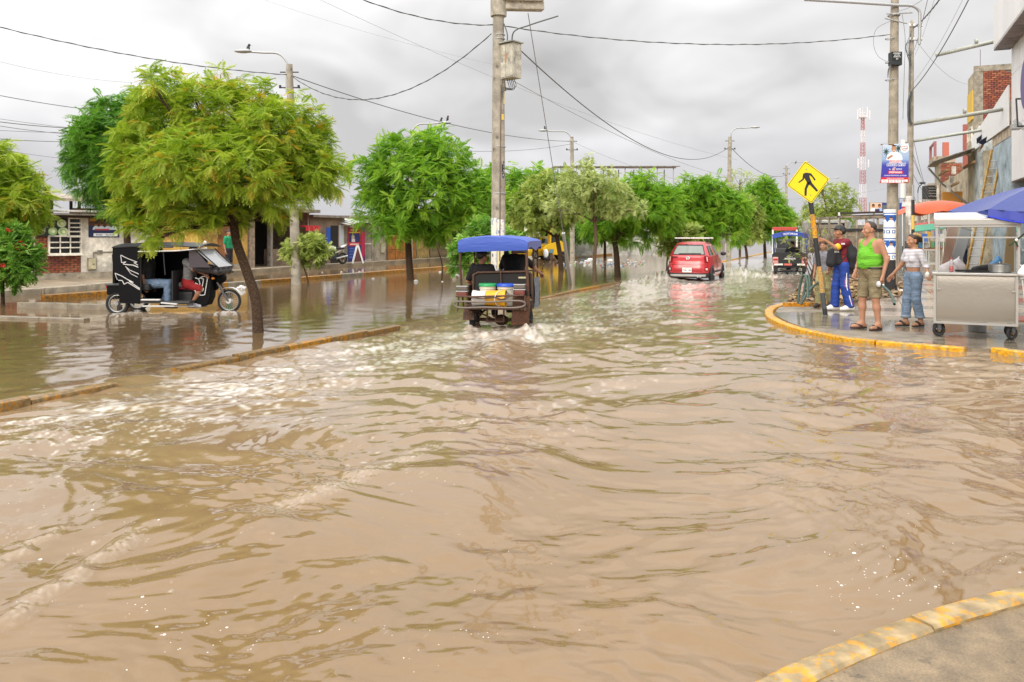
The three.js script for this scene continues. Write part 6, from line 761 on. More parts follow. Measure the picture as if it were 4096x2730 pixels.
function person(label, pos, turn, o) {
  const t = thing('person', label, 'person', pos, turn, o.group), J = SKEL(), sc = (o.h ?? 1.7) / 1.7, b = o.bulk ?? 1; t.scale.setScalar(sc); if (o.pose) o.pose(J);
  const yaw = o.yaw ?? 0, nod = o.nod ?? 0, H = (x, y, z) => V(x, y, z).applyEuler(new THREE.Euler(nod, yaw, 0, 'YXZ')).add(J.hed), mid = (a, c, k) => a.clone().lerp(c, k);
  const up = J.che.clone().sub(J.pel).normalize(), side = J.lsh.clone().sub(J.rsh).normalize(), fw = side.clone().cross(up);
  const q = (base, s, u, f) => base.clone().addScaledVector(side, s).addScaledVector(up, u).addScaledVector(fw, f);
  const w = (o.slim ?? 1);
  const B = {
    torso: (e = 0) => [[q(J.che, 0.07 * w, 0.06, 0.005), q(J.pel, 0.06 * w, 0.12, 0), 0.108 * w + e, 0.098 * w + e], [q(J.che, -0.07 * w, 0.06, 0.005), q(J.pel, -0.06 * w, 0.12, 0), 0.108 * w + e, 0.098 * w + e], [mid(J.lsh, J.che, 0.18), mid(J.rsh, J.che, 0.18), 0.066 + e, 0.066 + e], [q(J.nek, 0, -0.05, 0), q(J.che, 0, 0.05, 0), 0.08 + e, 0.09 + e], ...(b > 1 ? [[q(J.pel, 0, 0.24, 0.075 * b), q(J.pel, 0, 0.12, 0.085 * b), 0.12 * b + e, 0.115 * b + e], [q(J.pel, 0.06, 0.17, 0.02), q(J.pel, -0.06, 0.17, 0.02), 0.125 * b + e, 0.125 * b + e]] : [])],
    hips: (e = 0) => [[q(J.pel, 0.06 * w, 0.02, -0.01), q(J.pel, -0.06 * w, 0.02, -0.01), 0.112 * w * (b > 1 ? 1.14 : 1) + e, 0.112 * w * (b > 1 ? 1.14 : 1) + e], [J.lhi, q(J.pel, 0.03, -0.02, -0.03), 0.092 + e, 0.09 + e], [J.rhi, q(J.pel, -0.03, -0.02, -0.03), 0.092 + e, 0.09 + e]],
    thigh: (l, e = 0, k = 1) => [[J[l + 'hi'], mid(J[l + 'hi'], J[l + 'kn'], k), 0.088 + e, lerp(0.088, 0.056, k) + e]],
    shin: (l, e = 0, k = 1, flare = 0) => [[J[l + 'kn'], mid(J[l + 'kn'], J[l + 'an'], 0.35 * k), 0.055 + e, 0.056 + e], [mid(J[l + 'kn'], J[l + 'an'], 0.35 * k), mid(J[l + 'kn'], J[l + 'an'], k), 0.056 + e, 0.036 + e + flare]],
    foot: (l, e = 0) => [[J[l + 'an'], mid(J[l + 'an'], J[l + 'to'], 0.5).setY(J[l + 'to'].y + 0.02), 0.037 + e, 0.036 + e], [J[l + 'an'].clone().lerp(J[l + 'to'], -0.28).setY(J[l + 'to'].y + 0.012), J[l + 'to'], 0.034 + e, 0.026 + e]],
    upper: (l, e = 0, k = 1) => [[J[l + 'sh'], mid(J[l + 'sh'], J[l + 'el'], k), 0.05 * (b > 1 ? 1.12 : 1) + e, lerp(0.05, 0.039, k) * (b > 1 ? 1.1 : 1) + e]],
    fore: (l, e = 0, k = 1) => [[J[l + 'el'], mid(J[l + 'el'], J[l + 'wr'], k), 0.039 + e, lerp(0.039, 0.026, k) + e]],
    neck: (e = 0) => [[q(J.nek, 0, -0.04, 0), H(0, -0.05, -0.012), 0.058 * (b > 1 ? 1.12 : 1) + e, 0.052 * (b > 1 ? 1.15 : 1) + e]],
    q, J, H, mid,
  };
  const body = [...B.torso(), ...B.hips(), ...B.neck(), ...['l', 'r'].flatMap((l) => [...B.thigh(l), ...B.shin(l), ...B.foot(l), ...B.upper(l), ...B.fore(l)])], geos = [nets(body, o.cell ?? 0.016, 0.035)];
  const hd = [[H(0, 0.035, -0.015), H(0, 0.045, -0.005), 0.089, 0.088], [H(0, 0.0, 0.022), H(0, -0.05, 0.035), 0.068, 0.054], [H(0, -0.082, 0.052), H(0, -0.075, 0.03), 0.03, 0.045], [H(0, 0.012, 0.088), H(0, -0.026, 0.11), 0.009, 0.0135], [H(0.014, -0.03, 0.096), H(-0.014, -0.03, 0.096), 0.009, 0.009], [H(0.03, 0.026, 0.073), H(-0.03, 0.026, 0.073), 0.016, 0.016], [H(0.02, -0.056, 0.087), H(-0.02, -0.056, 0.087), 0.0085, 0.0085], [H(0.012, -0.067, 0.085), H(-0.012, -0.067, 0.085), 0.008, 0.008], [H(0.04, -0.012, 0.06), H(0.045, -0.02, 0.05), 0.028, 0.03], [H(-0.04, -0.012, 0.06), H(-0.045, -0.02, 0.05), 0.028, 0.03], [H(0.082, 0.02, -0.012), H(0.085, -0.022, -0.004), 0.014, 0.011], [H(-0.082, 0.02, -0.012), H(-0.085, -0.022, -0.004), 0.014, 0.011], [H(0, -0.06, -0.01), q(J.nek, 0, 0.0, 0), 0.05, 0.052]];
  if (o.head !== false) geos.push(nets(hd, o.fine ?? 0.006, 0.014));
  for (const [l, def] of [['l', o.lhand], ['r', o.rhand]]) { const e = J[l + 'el'], wv = J[l + 'wr'], dir = def?.dir ?? wv.clone().sub(e), palm = def?.palm ?? V(l === 'l' ? -1 : 1, 0, 0.2); geos.push(nets(handPrims(wv, dir, palm, def?.curl ?? 0.5, l === 'l'), o.hcell ?? 0.0045, 0.008)); }
  part(t, 'body', geos, skinM(o.skin ?? [0.4, 0.21, 0.125]));
  if (o.head !== false) {
    const hp = o.hairPrims ? o.hairPrims(H) : [[H(0, 0.052, -0.022), H(0, 0.06, -0.004), 0.093, 0.089]];
    const line = o.hairLine ?? ((x, y, z) => 0.055 - y - 0.9 * Math.max(0, 0.045 - z));
    const inv = new THREE.Matrix4().makeRotationFromEuler(new THREE.Euler(nod, yaw, 0, 'YXZ')).invert(), tmp = V(0, 0, 0);
    part(t, 'hair', nets(hp, o.fine ?? 0.006, 0.02, [(x, y, z) => { tmp.set(x - J.hed.x, y - J.hed.y, z - J.hed.z).applyMatrix4(inv); return line(tmp.x, tmp.y, tmp.z) + 0.012 * noise(tmp.x * 40, tmp.z * 40 + tmp.y * 30, 2.2); }]), mat(o.hair ?? [0.012, 0.01, 0.009], 0.5));
    part(t, 'eye', [-1, 1].map((s) => { const p = H(s * 0.032, 0.008, 0.082); return ball(0.0115, p.x, p.y, p.z, 1.15, 0.6, 0.6, 8); }), mat([0.02, 0.014, 0.01], 0.3)); part(t, 'eyebrow', [-1, 1].map((s) => bar(H(s * 0.018, 0.031, 0.09), H(s * 0.05, 0.031, 0.078), 0.005, 0.004, 5)), mat(o.brow ?? [0.02, 0.015, 0.012], 0.8)); { const a = H(0.022, -0.061, 0.0955), c = H(-0.022, -0.061, 0.0955); part(t, 'lips', bar(a, c, 0.0055, 0.0055, 6), mat([0.3, 0.1, 0.08], 0.5)); }
  }
  for (const g of o.wear ?? []) { const pr = g.prims(B); part(t, g.name, g.raw ? pr : nets(pr, g.cell ?? 0.013, g.k ?? 0.03, g.clip ?? []), g.mat, g.label); }
  return t;
}
const cloth = (c, r = 0.85, s = 1) => mat(c, r, { map: rep(T.fabric, 3 * s), bumpMap: rep(T.grime, 1.4), bumpScale: 0.03, sheen: 0.3 });
const sole = (J, l, m) => { const a = J[l + 'an'].clone().lerp(J[l + 'to'], -0.35), b = J[l + 'to'].clone().lerp(J[l + 'an'], -0.12), d = b.clone().sub(a).setY(0), L = d.length() / 2 + 0.02; const g = new THREE.CylinderGeometry(1, 1, 0.022, 18).scale(0.05, 1, L).translate(0, 0.012, 0); return move(g, (a.x + b.x) / 2, Math.min(a.y, b.y) - 0.03, (a.z + b.z) / 2, Math.atan2(d.x, d.z)); };
srand(55);
// the man in the green tank top
person('man in a bright green tank top, khaki shorts and flip-flops looking left', G(3484, 1316, PAVE), -1.2, {
  h: 1.77, bulk: 1.08, yaw: -0.4, slim: 1.1, skin: [0.42, 0.215, 0.135], hair: [0.035, 0.025, 0.02], rhand: { curl: 0.7 }, lhand: { curl: 0.75 },
  hairLine: (x, y, z) => Math.max(0.02 - y - 1.2 * Math.max(0, 0.0 - z), (z - 0.015) + (y - 0.09) * -0.2, -1), 
  pose: (J) => { J.lel.set(0.27, 1.12, -0.06); J.lwr.set(0.27, 0.86, 0.02); J.rel.set(-0.26, 1.13, -0.03); J.rwr.set(-0.22, 0.9, 0.1); J.lsh.x = 0.188; J.rsh.x = -0.188; J.ran.set(-0.15, 0.085, 0.03); J.rkn.set(-0.13, 0.49, 0.04); J.rto.set(-0.19, 0.03, 0.2); J.lan.set(0.13, 0.085, -0.03); J.lto.set(0.16, 0.03, 0.15); J.lkn.set(0.12, 0.49, 0.02); J.hed.z = 0.03; },
  wear: [
    { name: 'tank_top', mat: cloth([0.155, 0.5, 0.025]), prims: (B) => [...B.torso(0.014), [B.q(B.J.pel, 0.06, 0.06, 0), B.q(B.J.pel, -0.06, 0.06, 0), 0.13, 0.13], [B.mid(B.J.lsh, B.J.nek, 0.45).add(V(0, 0.012, 0)), B.q(B.J.che, 0.08, 0.08, 0.04), 0.045, 0.05], [B.mid(B.J.rsh, B.J.nek, 0.45).add(V(0, 0.012, 0)), B.q(B.J.che, -0.08, 0.08, 0.04), 0.045, 0.05]], clip: [(x, y, z) => 0.965 - y + 0.012 * noise(x * 14, z * 14, 2), (x, y, z) => { const d = Math.hypot(x / 0.85, (y - 1.44) / 1.25, (z - 0.1) / 1.0) - 0.1; return -d; }, (x, y, z) => y > 1.2 ? Math.abs(x) - 0.165 + (y - 1.2) * 0.23 : -1, (x, y) => y - 1.445, (x, y, z) => { const d = Math.hypot(x / 0.8, (y - 1.45) / 1.2, (z + 0.12)) - 0.075; return -d; }] },
    { name: 'shorts', mat: cloth([0.27, 0.22, 0.125]), prims: (B) => [...B.hips(0.022), ...B.thigh('l', 0.03, 0.98), ...B.thigh('r', 0.03, 0.98)], clip: [(x, y, z) => 0.505 - y + 0.006 * noise(x * 20, z * 20), (x, y) => y - 1.0] },
    { name: 'belt', mat: mat([0.02, 0.016, 0.014], 0.4), prims: (B) => B.hips(0.03), clip: [(x, y) => 0.955 - y, (x, y) => y - 0.993] },
    { name: 'belt_buckle', mat: M.chrome, raw: true, prims: (B) => box(0.045, 0.034, 0.014, 0.0, 0.974, 0.165, 0.004) },
    ...['l', 'r'].map((l) => ({ name: 'flip_flop', mat: mat([0.028, 0.016, 0.014], 0.6), raw: true, prims: (B) => [sole(B.J, l), tube([B.J[l + 'an'].clone().add(V(-0.05, -0.05, 0.04)), B.mid(B.J[l + 'an'], B.J[l + 'to'], 0.72).setY(0.07), B.J[l + 'an'].clone().add(V(0.055, -0.05, 0.04))], 0.012, 6)] })),
    { name: 'wrist_bag', mat: mat([0.6, 0.6, 0.62], 0.4), raw: true, prims: (B) => ball(0.045, 0.25, 0.73, 0.09, 1, 1.1, 0.6, 8) },
  ],
});
// the boy who holds the crossing sign
person('boy in maroon jersey and blue track trousers holding the leaning sign post', G(3368, 1241, PAVE), -1.42, {
  h: 1.74, slim: 0.9, yaw: -0.15, nod: 0.0, skin: [0.38, 0.19, 0.11], lhand: { curl: 1.0, palm: V(-0.9, 0, 0.3), dir: V(-0.1, 0.1, 1) }, rhand: { curl: 0.5 },
  hairPrims: (H) => [[H(0, 0.055, -0.03), H(0, 0.066, 0.0), 0.098, 0.094], [H(0.03, 0.07, 0.06), H(-0.03, 0.07, 0.06), 0.038, 0.038], [H(0.05, 0.02, -0.05), H(-0.05, 0.02, -0.05), 0.06, 0.06]], hairLine: (x, y, z) => z > 0.02 ? 0.05 - y : -0.035 - y + 1.2 * Math.max(0, z + 0.045),
  pose: (J) => { J.lel.set(0.2, 1.27, 0.24); J.lwr.set(0.13, 1.42, 0.44); J.rel.set(-0.22, 1.13, 0.02); J.rwr.set(-0.18, 0.9, 0.14); J.lan.set(0.09, 0.085, -0.12); J.lto.set(0.1, 0.03, 0.06); J.lkn.set(0.09, 0.5, 0.0); J.ran.set(-0.09, 0.085, 0.1); J.rto.set(-0.1, 0.03, 0.27); J.rkn.set(-0.09, 0.5, 0.08); J.hed.z = 0.05; J.nek.z = 0.01; },
  wear: [
    { name: 'jersey', mat: cloth([0.21, 0.012, 0.025]), prims: (B) => [...B.torso(0.02), ...B.upper('l', 0.022, 0.8), ...B.upper('r', 0.022, 0.8), [B.q(B.J.pel, 0.06, 0.05, 0), B.q(B.J.pel, -0.06, 0.05, 0), 0.115, 0.115]], clip: [(x, y, z) => 0.935 - y] },
    { name: 'sleeve_trim', mat: mat([0.75, 0.45, 0.02], 0.8), prims: (B) => [[B.mid(B.J.lsh, B.J.lel, 0.78), B.mid(B.J.lsh, B.J.lel, 0.86), 0.066, 0.064]] }, { name: 'sleeve_print', mat: mat([0.7, 0.6, 0.6], 0.8), raw: true, prims: (B) => { const p = B.mid(B.J.lsh, B.J.lel, 0.42); return box(0.012, 0.035, 0.08, p.x + 0.066, p.y + 0.012, p.z + 0.02, 0.005); } },
    { name: 'track_trousers', mat: cloth([0.012, 0.055, 0.34], 0.7), prims: (B) => [...B.hips(0.018), ...['l', 'r'].flatMap((l) => [...B.thigh(l, 0.02), ...B.shin(l, 0.028, 0.97, 0.025)])], clip: [(x, y) => 0.055 - y, (x, y) => y - 0.99] },
    { name: 'side_stripe', mat: mat([0.75, 0.74, 0.74], 0.8), prims: (B) => [[B.J.lhi.clone().add(V(0.085, 0.05, 0.0)), B.J.lkn.clone().add(V(0.066, 0, 0)), 0.021, 0.02], [B.J.lkn.clone().add(V(0.066, 0, 0)), B.J.lan.clone().add(V(0.072, 0.01, 0)), 0.02, 0.02]], clip: [(x, y) => y - 0.97] }, { name: 'stripe_piping', mat: mat([0.5, 0.08, 0.1], 0.8), prims: (B) => [-0.024, 0.024].flatMap((e) => [[B.J.lhi.clone().add(V(0.088, 0.05, e)), B.J.lkn.clone().add(V(0.07, 0, e)), 0.01, 0.01], [B.J.lkn.clone().add(V(0.07, 0, e)), B.J.lan.clone().add(V(0.076, 0.01, e)), 0.01, 0.01]]), clip: [(x, y) => y - 0.96], cell: 0.008 },
    ...['l', 'r'].map((l) => ({ name: 'sneaker', mat: mat([0.72, 0.7, 0.66], 0.6), prims: (B) => B.foot(l, 0.017), clip: [(x, y) => y - 0.11, (x, y) => 0.0 - y] })),
  ],
});
{ // what he carries: jacket and two bags
  const p = G(3368, 1241, PAVE), bk = mat([0.014, 0.014, 0.016], 0.75), L = (x, y, z) => V(x, y, z);
  const j = thing('jacket', 'black hooded jacket hanging over the back of the boy at the sign', 'jacket', p, -1.42); part(j, 'shell', nets([[L(0.1, 1.36, -0.06), L(0.16, 1.12, -0.13), 0.1, 0.11], [L(0.16, 1.12, -0.13), L(0.15, 0.92, -0.12), 0.1, 0.07], [L(-0.1, 1.36, -0.08), L(-0.08, 1.0, -0.15), 0.1, 0.1], [L(0.05, 1.24, -0.2), L(0.0, 1.18, -0.25), 0.1, 0.07], [L(0.16, 1.36, 0.03), L(0.1, 1.4, -0.06), 0.045, 0.06], [L(0.04, 1.36, 0.1), L(0.12, 1.4, 0.02), 0.035, 0.045]], 0.012, 0.05), bk); part(j, 'lettering', [0, 1, 2, 3, 4].map((i) => move(box(0.014, 0.03, 0.02), 0.205 - i * 0.006, 1.4 - i * 0.02, 0.03 - i * 0.03, 0, 0, 0.5)), mat([0.6, 0.62, 0.64], 0.7));
  const s = thing('shoulder_bag', 'black shoulder bag in front of the boy holding the sign', 'bag', p, -1.42); part(s, 'sack', nets([[L(0.06, 1.22, 0.2), L(0.05, 0.98, 0.26), 0.08, 0.085], [L(-0.02, 1.2, 0.22), L(0.0, 0.98, 0.26), 0.08, 0.085], [L(0.08, 1.28, 0.14), L(0.08, 1.0, 0.1), 0.06, 0.07]], 0.012, 0.05), bk); part(s, 'lettering', [0, 1, 2].map((i) => box(0.012, 0.04, 0.022, 0.142, 1.22, 0.16 + i * 0.035)), mat([0.62, 0.64, 0.66], 0.7)); part(s, 'strap', tube([L(0.14, 1.0, 0.1), L(0.16, 1.18, -0.02), L(0.13, 1.4, -0.03)], 0.018, 6), bk);
}
person('woman in a striped crop top and rolled blue jeans beside the food cart', G(3654, 1304, PAVE), -1.3, {
  h: 1.57, slim: 0.8, yaw: -0.15, skin: [0.42, 0.215, 0.13], rhand: { curl: 0.25 }, lhand: { curl: 0.6, palm: V(0, -1, 0) }, hair: [0.03, 0.017, 0.01],
  hairPrims: (H) => [[H(0, 0.055, -0.028), H(0, 0.058, -0.01), 0.095, 0.091], [H(0, 0.06, -0.1), H(0, 0.03, -0.15), 0.05, 0.055], [H(0, -0.03, -0.06), H(0, 0.0, -0.05), 0.055, 0.065]], hairLine: (x, y, z) => Math.max(-0.06 - y + 1.5 * Math.max(0, z + 0.035), -1),
  pose: (J) => { J.rel.set(-0.27, 1.14, 0.02); J.rwr.set(-0.36, 0.95, 0.14); J.lel.set(0.27, 1.12, -0.05); J.lwr.set(0.42, 1.0, 0.05); J.ran.set(-0.08, 0.085, 0.1); J.rto.set(-0.11, 0.03, 0.27); J.rkn.set(-0.08, 0.49, 0.07); J.lan.set(0.08, 0.085, -0.1); J.lto.set(0.1, 0.03, 0.08); J.lsh.x = 0.155; J.rsh.x = -0.155; },
  wear: [
    { name: 'striped_top', mat: mat([1, 1, 1], 0.85, { map: (() => { const t = tex(64, (u, v) => { const k = (v * 2) % 1 > 0.62 ? [128, 126, 140] : [226, 222, 226]; return k; }); t.repeat.set(1, 19); return t; })() }), prims: (B) => [...B.torso(0.012), ...B.upper('l', 0.016), ...B.fore('l', 0.016, 0.55), ...B.upper('r', 0.016, 0.6), [B.q(B.J.che, 0.07, -0.02, 0.08), B.q(B.J.che, 0.06, 0.0, 0.06), 0.06, 0.06], [B.q(B.J.che, -0.07, -0.02, 0.08), B.q(B.J.che, -0.06, 0.0, 0.06), 0.06, 0.06]], clip: [(x, y, z) => 1.085 - y, (x, y) => y - 1.43] },
    { name: 'jeans', mat: cloth([0.2, 0.28, 0.4]), prims: (B) => [...B.hips(0.014), ...['l', 'r'].flatMap((l) => [...B.thigh(l, 0.02), ...B.shin(l, 0.024, 0.88, 0.02)])], clip: [(x, y) => 0.15 - y, (x, y) => y - 1.02] }, ...['l', 'r'].map((l) => ({ name: 'rolled_cuff', mat: cloth([0.3, 0.37, 0.46]), prims: (B) => B.shin(l, 0.032, 0.88, 0.02), clip: [(x, y) => 0.145 - y, (x, y) => y - 0.2] })),
    ...['l', 'r'].map((l) => ({ name: 'sandal', mat: M.black, raw: true, prims: (B) => [sole(B.J, l), tube([B.J[l + 'an'].clone().add(V(-0.05, -0.05, 0.06)), B.mid(B.J[l + 'an'], B.J[l + 'to'], 0.62).setY(0.085), B.J[l + 'an'].clone().add(V(0.055, -0.05, 0.06))], 0.022, 6)] })),
    { name: 'hair_streak', mat: mat([0.4, 0.24, 0.08], 0.6), prims: (B) => [[B.H(0.05, 0.125, -0.01), B.H(0.04, 0.1, -0.12), 0.03, 0.035], [B.H(-0.01, 0.135, -0.04), B.H(0.0, 0.1, -0.13), 0.025, 0.03]], cell: 0.006 }, { name: 'napkin', mat: M.white, raw: true, prims: (B) => ball(0.05, 0.46, 0.97, 0.1, 1, 1.2, 0.7, 8) },
  ],
});
const pants = (c, n = 'trousers', e = 0.018) => ({ name: n, mat: cloth(c), prims: (B) => [...B.hips(e), ...['l', 'r'].flatMap((l) => [...B.thigh(l, e), ...B.shin(l, e, 0.97, 0.012)])], clip: [(x, y) => y - 1.0] });
const tee = (c, k = 0.75, n = 'shirt') => ({ name: n, mat: cloth(c), prims: (B) => [...B.torso(0.018), [B.q(B.J.pel, 0.06, 0.04, 0), B.q(B.J.pel, -0.06, 0.04, 0), 0.12, 0.12], ...B.upper('l', 0.02, k), ...B.upper('r', 0.02, k)], k: 0.04 });
const shoes = (c, e = 0.014) => ['l', 'r'].map((l) => ({ name: 'shoe', mat: mat(c, 0.6), prims: (B) => B.foot(l, e) }));
const lo = { cell: 0.02, fine: 0.009, hcell: 0.006 };
person('girl in grey shirt and khaki trousers walking behind the sign post', G(3296, 1228, PAVE), -0.7, { ...lo, h: 1.42, slim: 0.92, skin: [0.4, 0.22, 0.14], hairLine: (x, y, z) => -0.1 - y + 1.6 * Math.max(0, z + 0.03), pose: (J) => { J.lan.set(0.08, 0.1, -0.22); J.lkn.set(0.09, 0.5, -0.02); J.lto.set(0.1, 0.04, -0.05); J.ran.set(-0.1, 0.085, 0.14); J.rto.set(-0.12, 0.03, 0.32); J.rkn.set(-0.1, 0.5, 0.16); J.lwr.set(0.2, 0.95, 0.16); }, wear: [tee([0.26, 0.25, 0.28], 0.9, 'grey_shirt'), pants([0.42, 0.38, 0.18]), ...shoes([0.05, 0.03, 0.025])] });
person('shopper in grey top and dark trousers seen through the cart glass', P(3852, 1088, 35.5).setY(PAVE), 2.6, { ...lo, h: 1.66, pose: (J) => { J.che.z = 0.06; J.nek.z = 0.12; J.hed.z = 0.16; J.lsh.z = J.rsh.z = 0.08; J.lel.z = J.rel.z = 0.1; J.lwr.set(0.18, 1.0, 0.28); J.rwr.set(-0.18, 1.0, 0.28); }, wear: [tee([0.3, 0.27, 0.25], 1.0, 'grey_top'), pants([0.02, 0.02, 0.05]), ...shoes([0.03, 0.03, 0.03])] });
person('pedestrian in a bright green shirt walking before the ochre house', P(914, 1080, 32.5).setY(0.15), 1.2, { ...lo, h: 1.66, pose: (J) => { J.lan.set(0.09, 0.085, -0.16); J.ran.set(-0.09, 0.085, 0.16); J.rto.z = 0.32; J.lto.z = 0.0; J.lwr.set(0.2, 0.98, 0.22); }, wear: [tee([0.01, 0.3, 0.13], 0.8, 'green_shirt'), pants([0.03, 0.03, 0.04]), ...shoes([0.03, 0.03, 0.03])] });
// ---------------------------------------------------------------- vehicles
srand(707);
function wheel(p, r, w, x, y, z, axis, rimM, spokes, name = 'wheel') {           // axis 'x' or 'z'
  const g = group(p, name), T2 = (q) => (axis === 'x' ? q.rotateY(Math.PI / 2) : q); g.position.set(x, y, z);
  part(g, 'tyre', T2(new THREE.TorusGeometry(r - w * 0.42, w * 0.42, 8, 26).scale(1, 1, 1.15)), M.rubber);
  const rim = [T2(new THREE.TorusGeometry(r - w * 0.85, w * 0.2, 6, 24).scale(1, 1, 1.8)), T2(new THREE.CylinderGeometry(r * 0.16, r * 0.16, w * 1.3, 12).rotateX(Math.PI / 2))];
  for (let i = 0; i < spokes; i++) { const a = i / spokes * 6.2832; rim.push(T2(bar(V(Math.cos(a) * r * 0.12, Math.sin(a) * r * 0.12, 0), V(Math.cos(a + 0.12) * (r - w * 0.85), Math.sin(a + 0.12) * (r - w * 0.85), 0), spokes > 10 ? 0.0035 : r * 0.07, spokes > 10 ? 0.0035 : r * 0.055, 5))); }
  part(g, 'rim', rim, rimM); return g;
}
// ring-built car body: plan outlines stacked in height; rear at +z
function carRings(R) {
  const at = (y) => { let i = 0; while (i < R.length - 2 && R[i + 1][0] < y) i++; const a = R[i], b = R[i + 1], k = clamp((y - a[0]) / (b[0] - a[0])); return a.map((v, j) => lerp(v, b[j], k)); };
  const S = (phi, y, off = 0) => { const [, zr, zf, hw] = at(y), e = 0.38, c = Math.cos(phi), s = Math.sin(phi), hl = (zr - zf) / 2, zc = (zr + zf) / 2; return V((hw + off) * Math.sign(c) * Math.pow(Math.abs(c), e), y, zc + (hl + off) * Math.sign(s) * Math.pow(Math.abs(s), s < 0 ? 0.6 : e)); };
  const patch = (p0, p1, y0, y1, off, nu = 12, nv = 6) => plate((u, v) => S(lerp(p0, p1, u), lerp(y0, y1, v), off), nu, nv, off * 0.9);
  const hull = (y0, y1) => surf((u, v) => S(u * 2 * Math.PI, lerp(y0, y1, v)), 72, 40);
  const cap = (y) => surf((u, v) => { const p = S(u * 2 * Math.PI, y), zc = (at(y)[1] + at(y)[2]) / 2; return V(p.x * v, y + (1 - v * v) * 0.025, zc + (p.z - zc) * v); }, 72, 5);
  return { S, patch, hull, cap, at };
}
const red = mat([0.5, 0.022, 0.03], 0.28, { clearcoat: 0.7, clearcoatRoughness: 0.15 });
{
  const pos = G(2742, 1126), c = carRings([[0.2, 1.7, -1.66, 0.73], [0.3, 1.78, -1.74, 0.775], [0.5, 1.8, -1.78, 0.795], [0.66, 1.76, -1.74, 0.8], [0.78, 1.715, -1.5, 0.79], [0.95, 1.7, -0.98, 0.765], [1.05, 1.63, -0.82, 0.715], [1.2, 1.51, -0.62, 0.65], [1.36, 1.36, -0.36, 0.57], [1.42, 1.24, -0.22, 0.515], [1.46, 1.0, -0.05, 0.41]]);
  const t = thing('hatchback_car', 'red hatchback with a roof bar driving away and pushing up a wave', 'car', V(pos.x + 0.82, -0.1, pos.z - 1.9), ROAD);
  part(t, 'body', [c.hull(0.2, 1.46), c.cap(1.46)], red); const D = Math.PI / 180, g = (a, b, y0, y1, o) => c.patch(a * D, b * D, y0, y1, o);
  const wet = mat([0.3, 0.35, 0.33], 0.25, { map: rep(T.grime, 6) });
  part(t, 'rear_window', g(63, 117, 1.035, 1.33, 0.006), wet); part(t, 'window_seal', [g(60, 120, 1.012, 1.034, 0.008), g(58, 122, 1.331, 1.37, 0.01), g(58.5, 63, 1.034, 1.331, 0.007), g(117, 121.5, 1.034, 1.331, 0.007)], M.black); part(t, 'rear_wiper', beam(c.S(97 * D, 1.05, 0.03), c.S(76 * D, 1.06, 0.03), 0.02, 0.03), M.black);
  for (const [a, b] of [[3, 32], [-40, -2], [148, 177], [182, 220]]) part(t, 'side_window', g(a, b, 1.0, 1.33, 0.006), M.darkGlass);
  part(t, 'windscreen', g(-118, -62, 1.0, 1.36, 0.006), M.darkGlass);
  for (const [a, b, s] of [[53, 63, 1], [117, 127, -1]]) { part(t, 'tail_light', [g(a - 3, b + 3, 0.74, 0.985, 0.014)], mat([0.2, 0.006, 0.01], 0.2)); part(t, 'lamp_insert', g(s > 0 ? 54 : 122, s > 0 ? 58 : 126, 0.78, 0.95, 0.024), mat([0.75, 0.5, 0.47], 0.3)); part(t, 'reflector', [g(s > 0 ? 52 : 116, s > 0 ? 64 : 128, 0.455, 0.58, 0.008)], M.black); part(t, 'fog_lamp', g(s > 0 ? 54 : 118, s > 0 ? 62 : 126, 0.48, 0.555, 0.018), mat([0.75, 0.5, 0.45], 0.3)); }
  part(t, 'bumper', [g(20, 160, 0.21, 0.375, 0.012), g(-160, -20, 0.21, 0.36, 0.012)], mat([0.035, 0.035, 0.037], 0.6)); part(t, 'skid_plate', g(62, 118, 0.27, 0.33, 0.03), mat([0.5, 0.5, 0.5], 0.4, { metalness: 0.4 })); part(t, 'exhaust', [0, 0.09].map((x) => cyl(0.032, 0.032, 0.1).rotateX(Math.PI / 2).translate(0.36 + x, 0.26, 1.8)), M.chrome);
  part(t, 'tailgate_seam', [g(57, 123, 0.66, 0.672, 0.003), g(90.5, 91.5, 1.36, 1.38, 0.02)], mat([0.09, 0.005, 0.008], 0.5)); part(t, 'plate_recess', g(72, 108, 0.41, 0.56, 0.004), mat([0.36, 0.016, 0.022], 0.4));
  const plateTex = canvasTex(128, 64, (x) => { x.fillStyle = '#e9e7e2'; x.fillRect(0, 0, 128, 64); x.fillStyle = '#8a1f24'; x.fillRect(30, 4, 68, 5); x.fillStyle = '#26262a'; x.font = 'bold 33px sans-serif'; x.textAlign = 'center'; x.fillText('T5B 180', 64, 47); });
  const np = group(t, 'number_plate'); np.position.set(-0.02, 0.485, 1.815); part(np, 'plate', box(0.33, 0.165, 0.012, 0, 0, 0, 0.004), M.white); part(np, 'print', new THREE.PlaneGeometry(0.32, 0.155).translate(0, 0, 0.009), mat([1, 1, 1], 0.5, { map: plateTex }));
  const em = group(t, 'emblem'); em.position.set(0, 0.9, 1.725); part(em, 'ring', new THREE.TorusGeometry(0.06, 0.012, 6, 20).scale(1.2, 0.7, 1), M.chrome); part(em, 'letters', new THREE.PlaneGeometry(0.12, 0.06).translate(0, 0, 0.004), mat([1, 1, 1], 0.4, { map: canvasTex(64, 32, (x) => { x.fillStyle = '#b9b9b9'; x.fillRect(0, 0, 64, 32); x.fillStyle = '#332'; x.font = 'bold 24px sans-serif'; x.textAlign = 'center'; x.fillText('KIA', 32, 25); }) })); part(t, 'model_lettering', [0, 1, 2, 3, 4, 5, 6].map((i) => box(0.028, 0.04, 0.006, -0.6 + i * 0.036, 0.93, 1.7)), mat([0.03, 0.01, 0.012], 0.4));
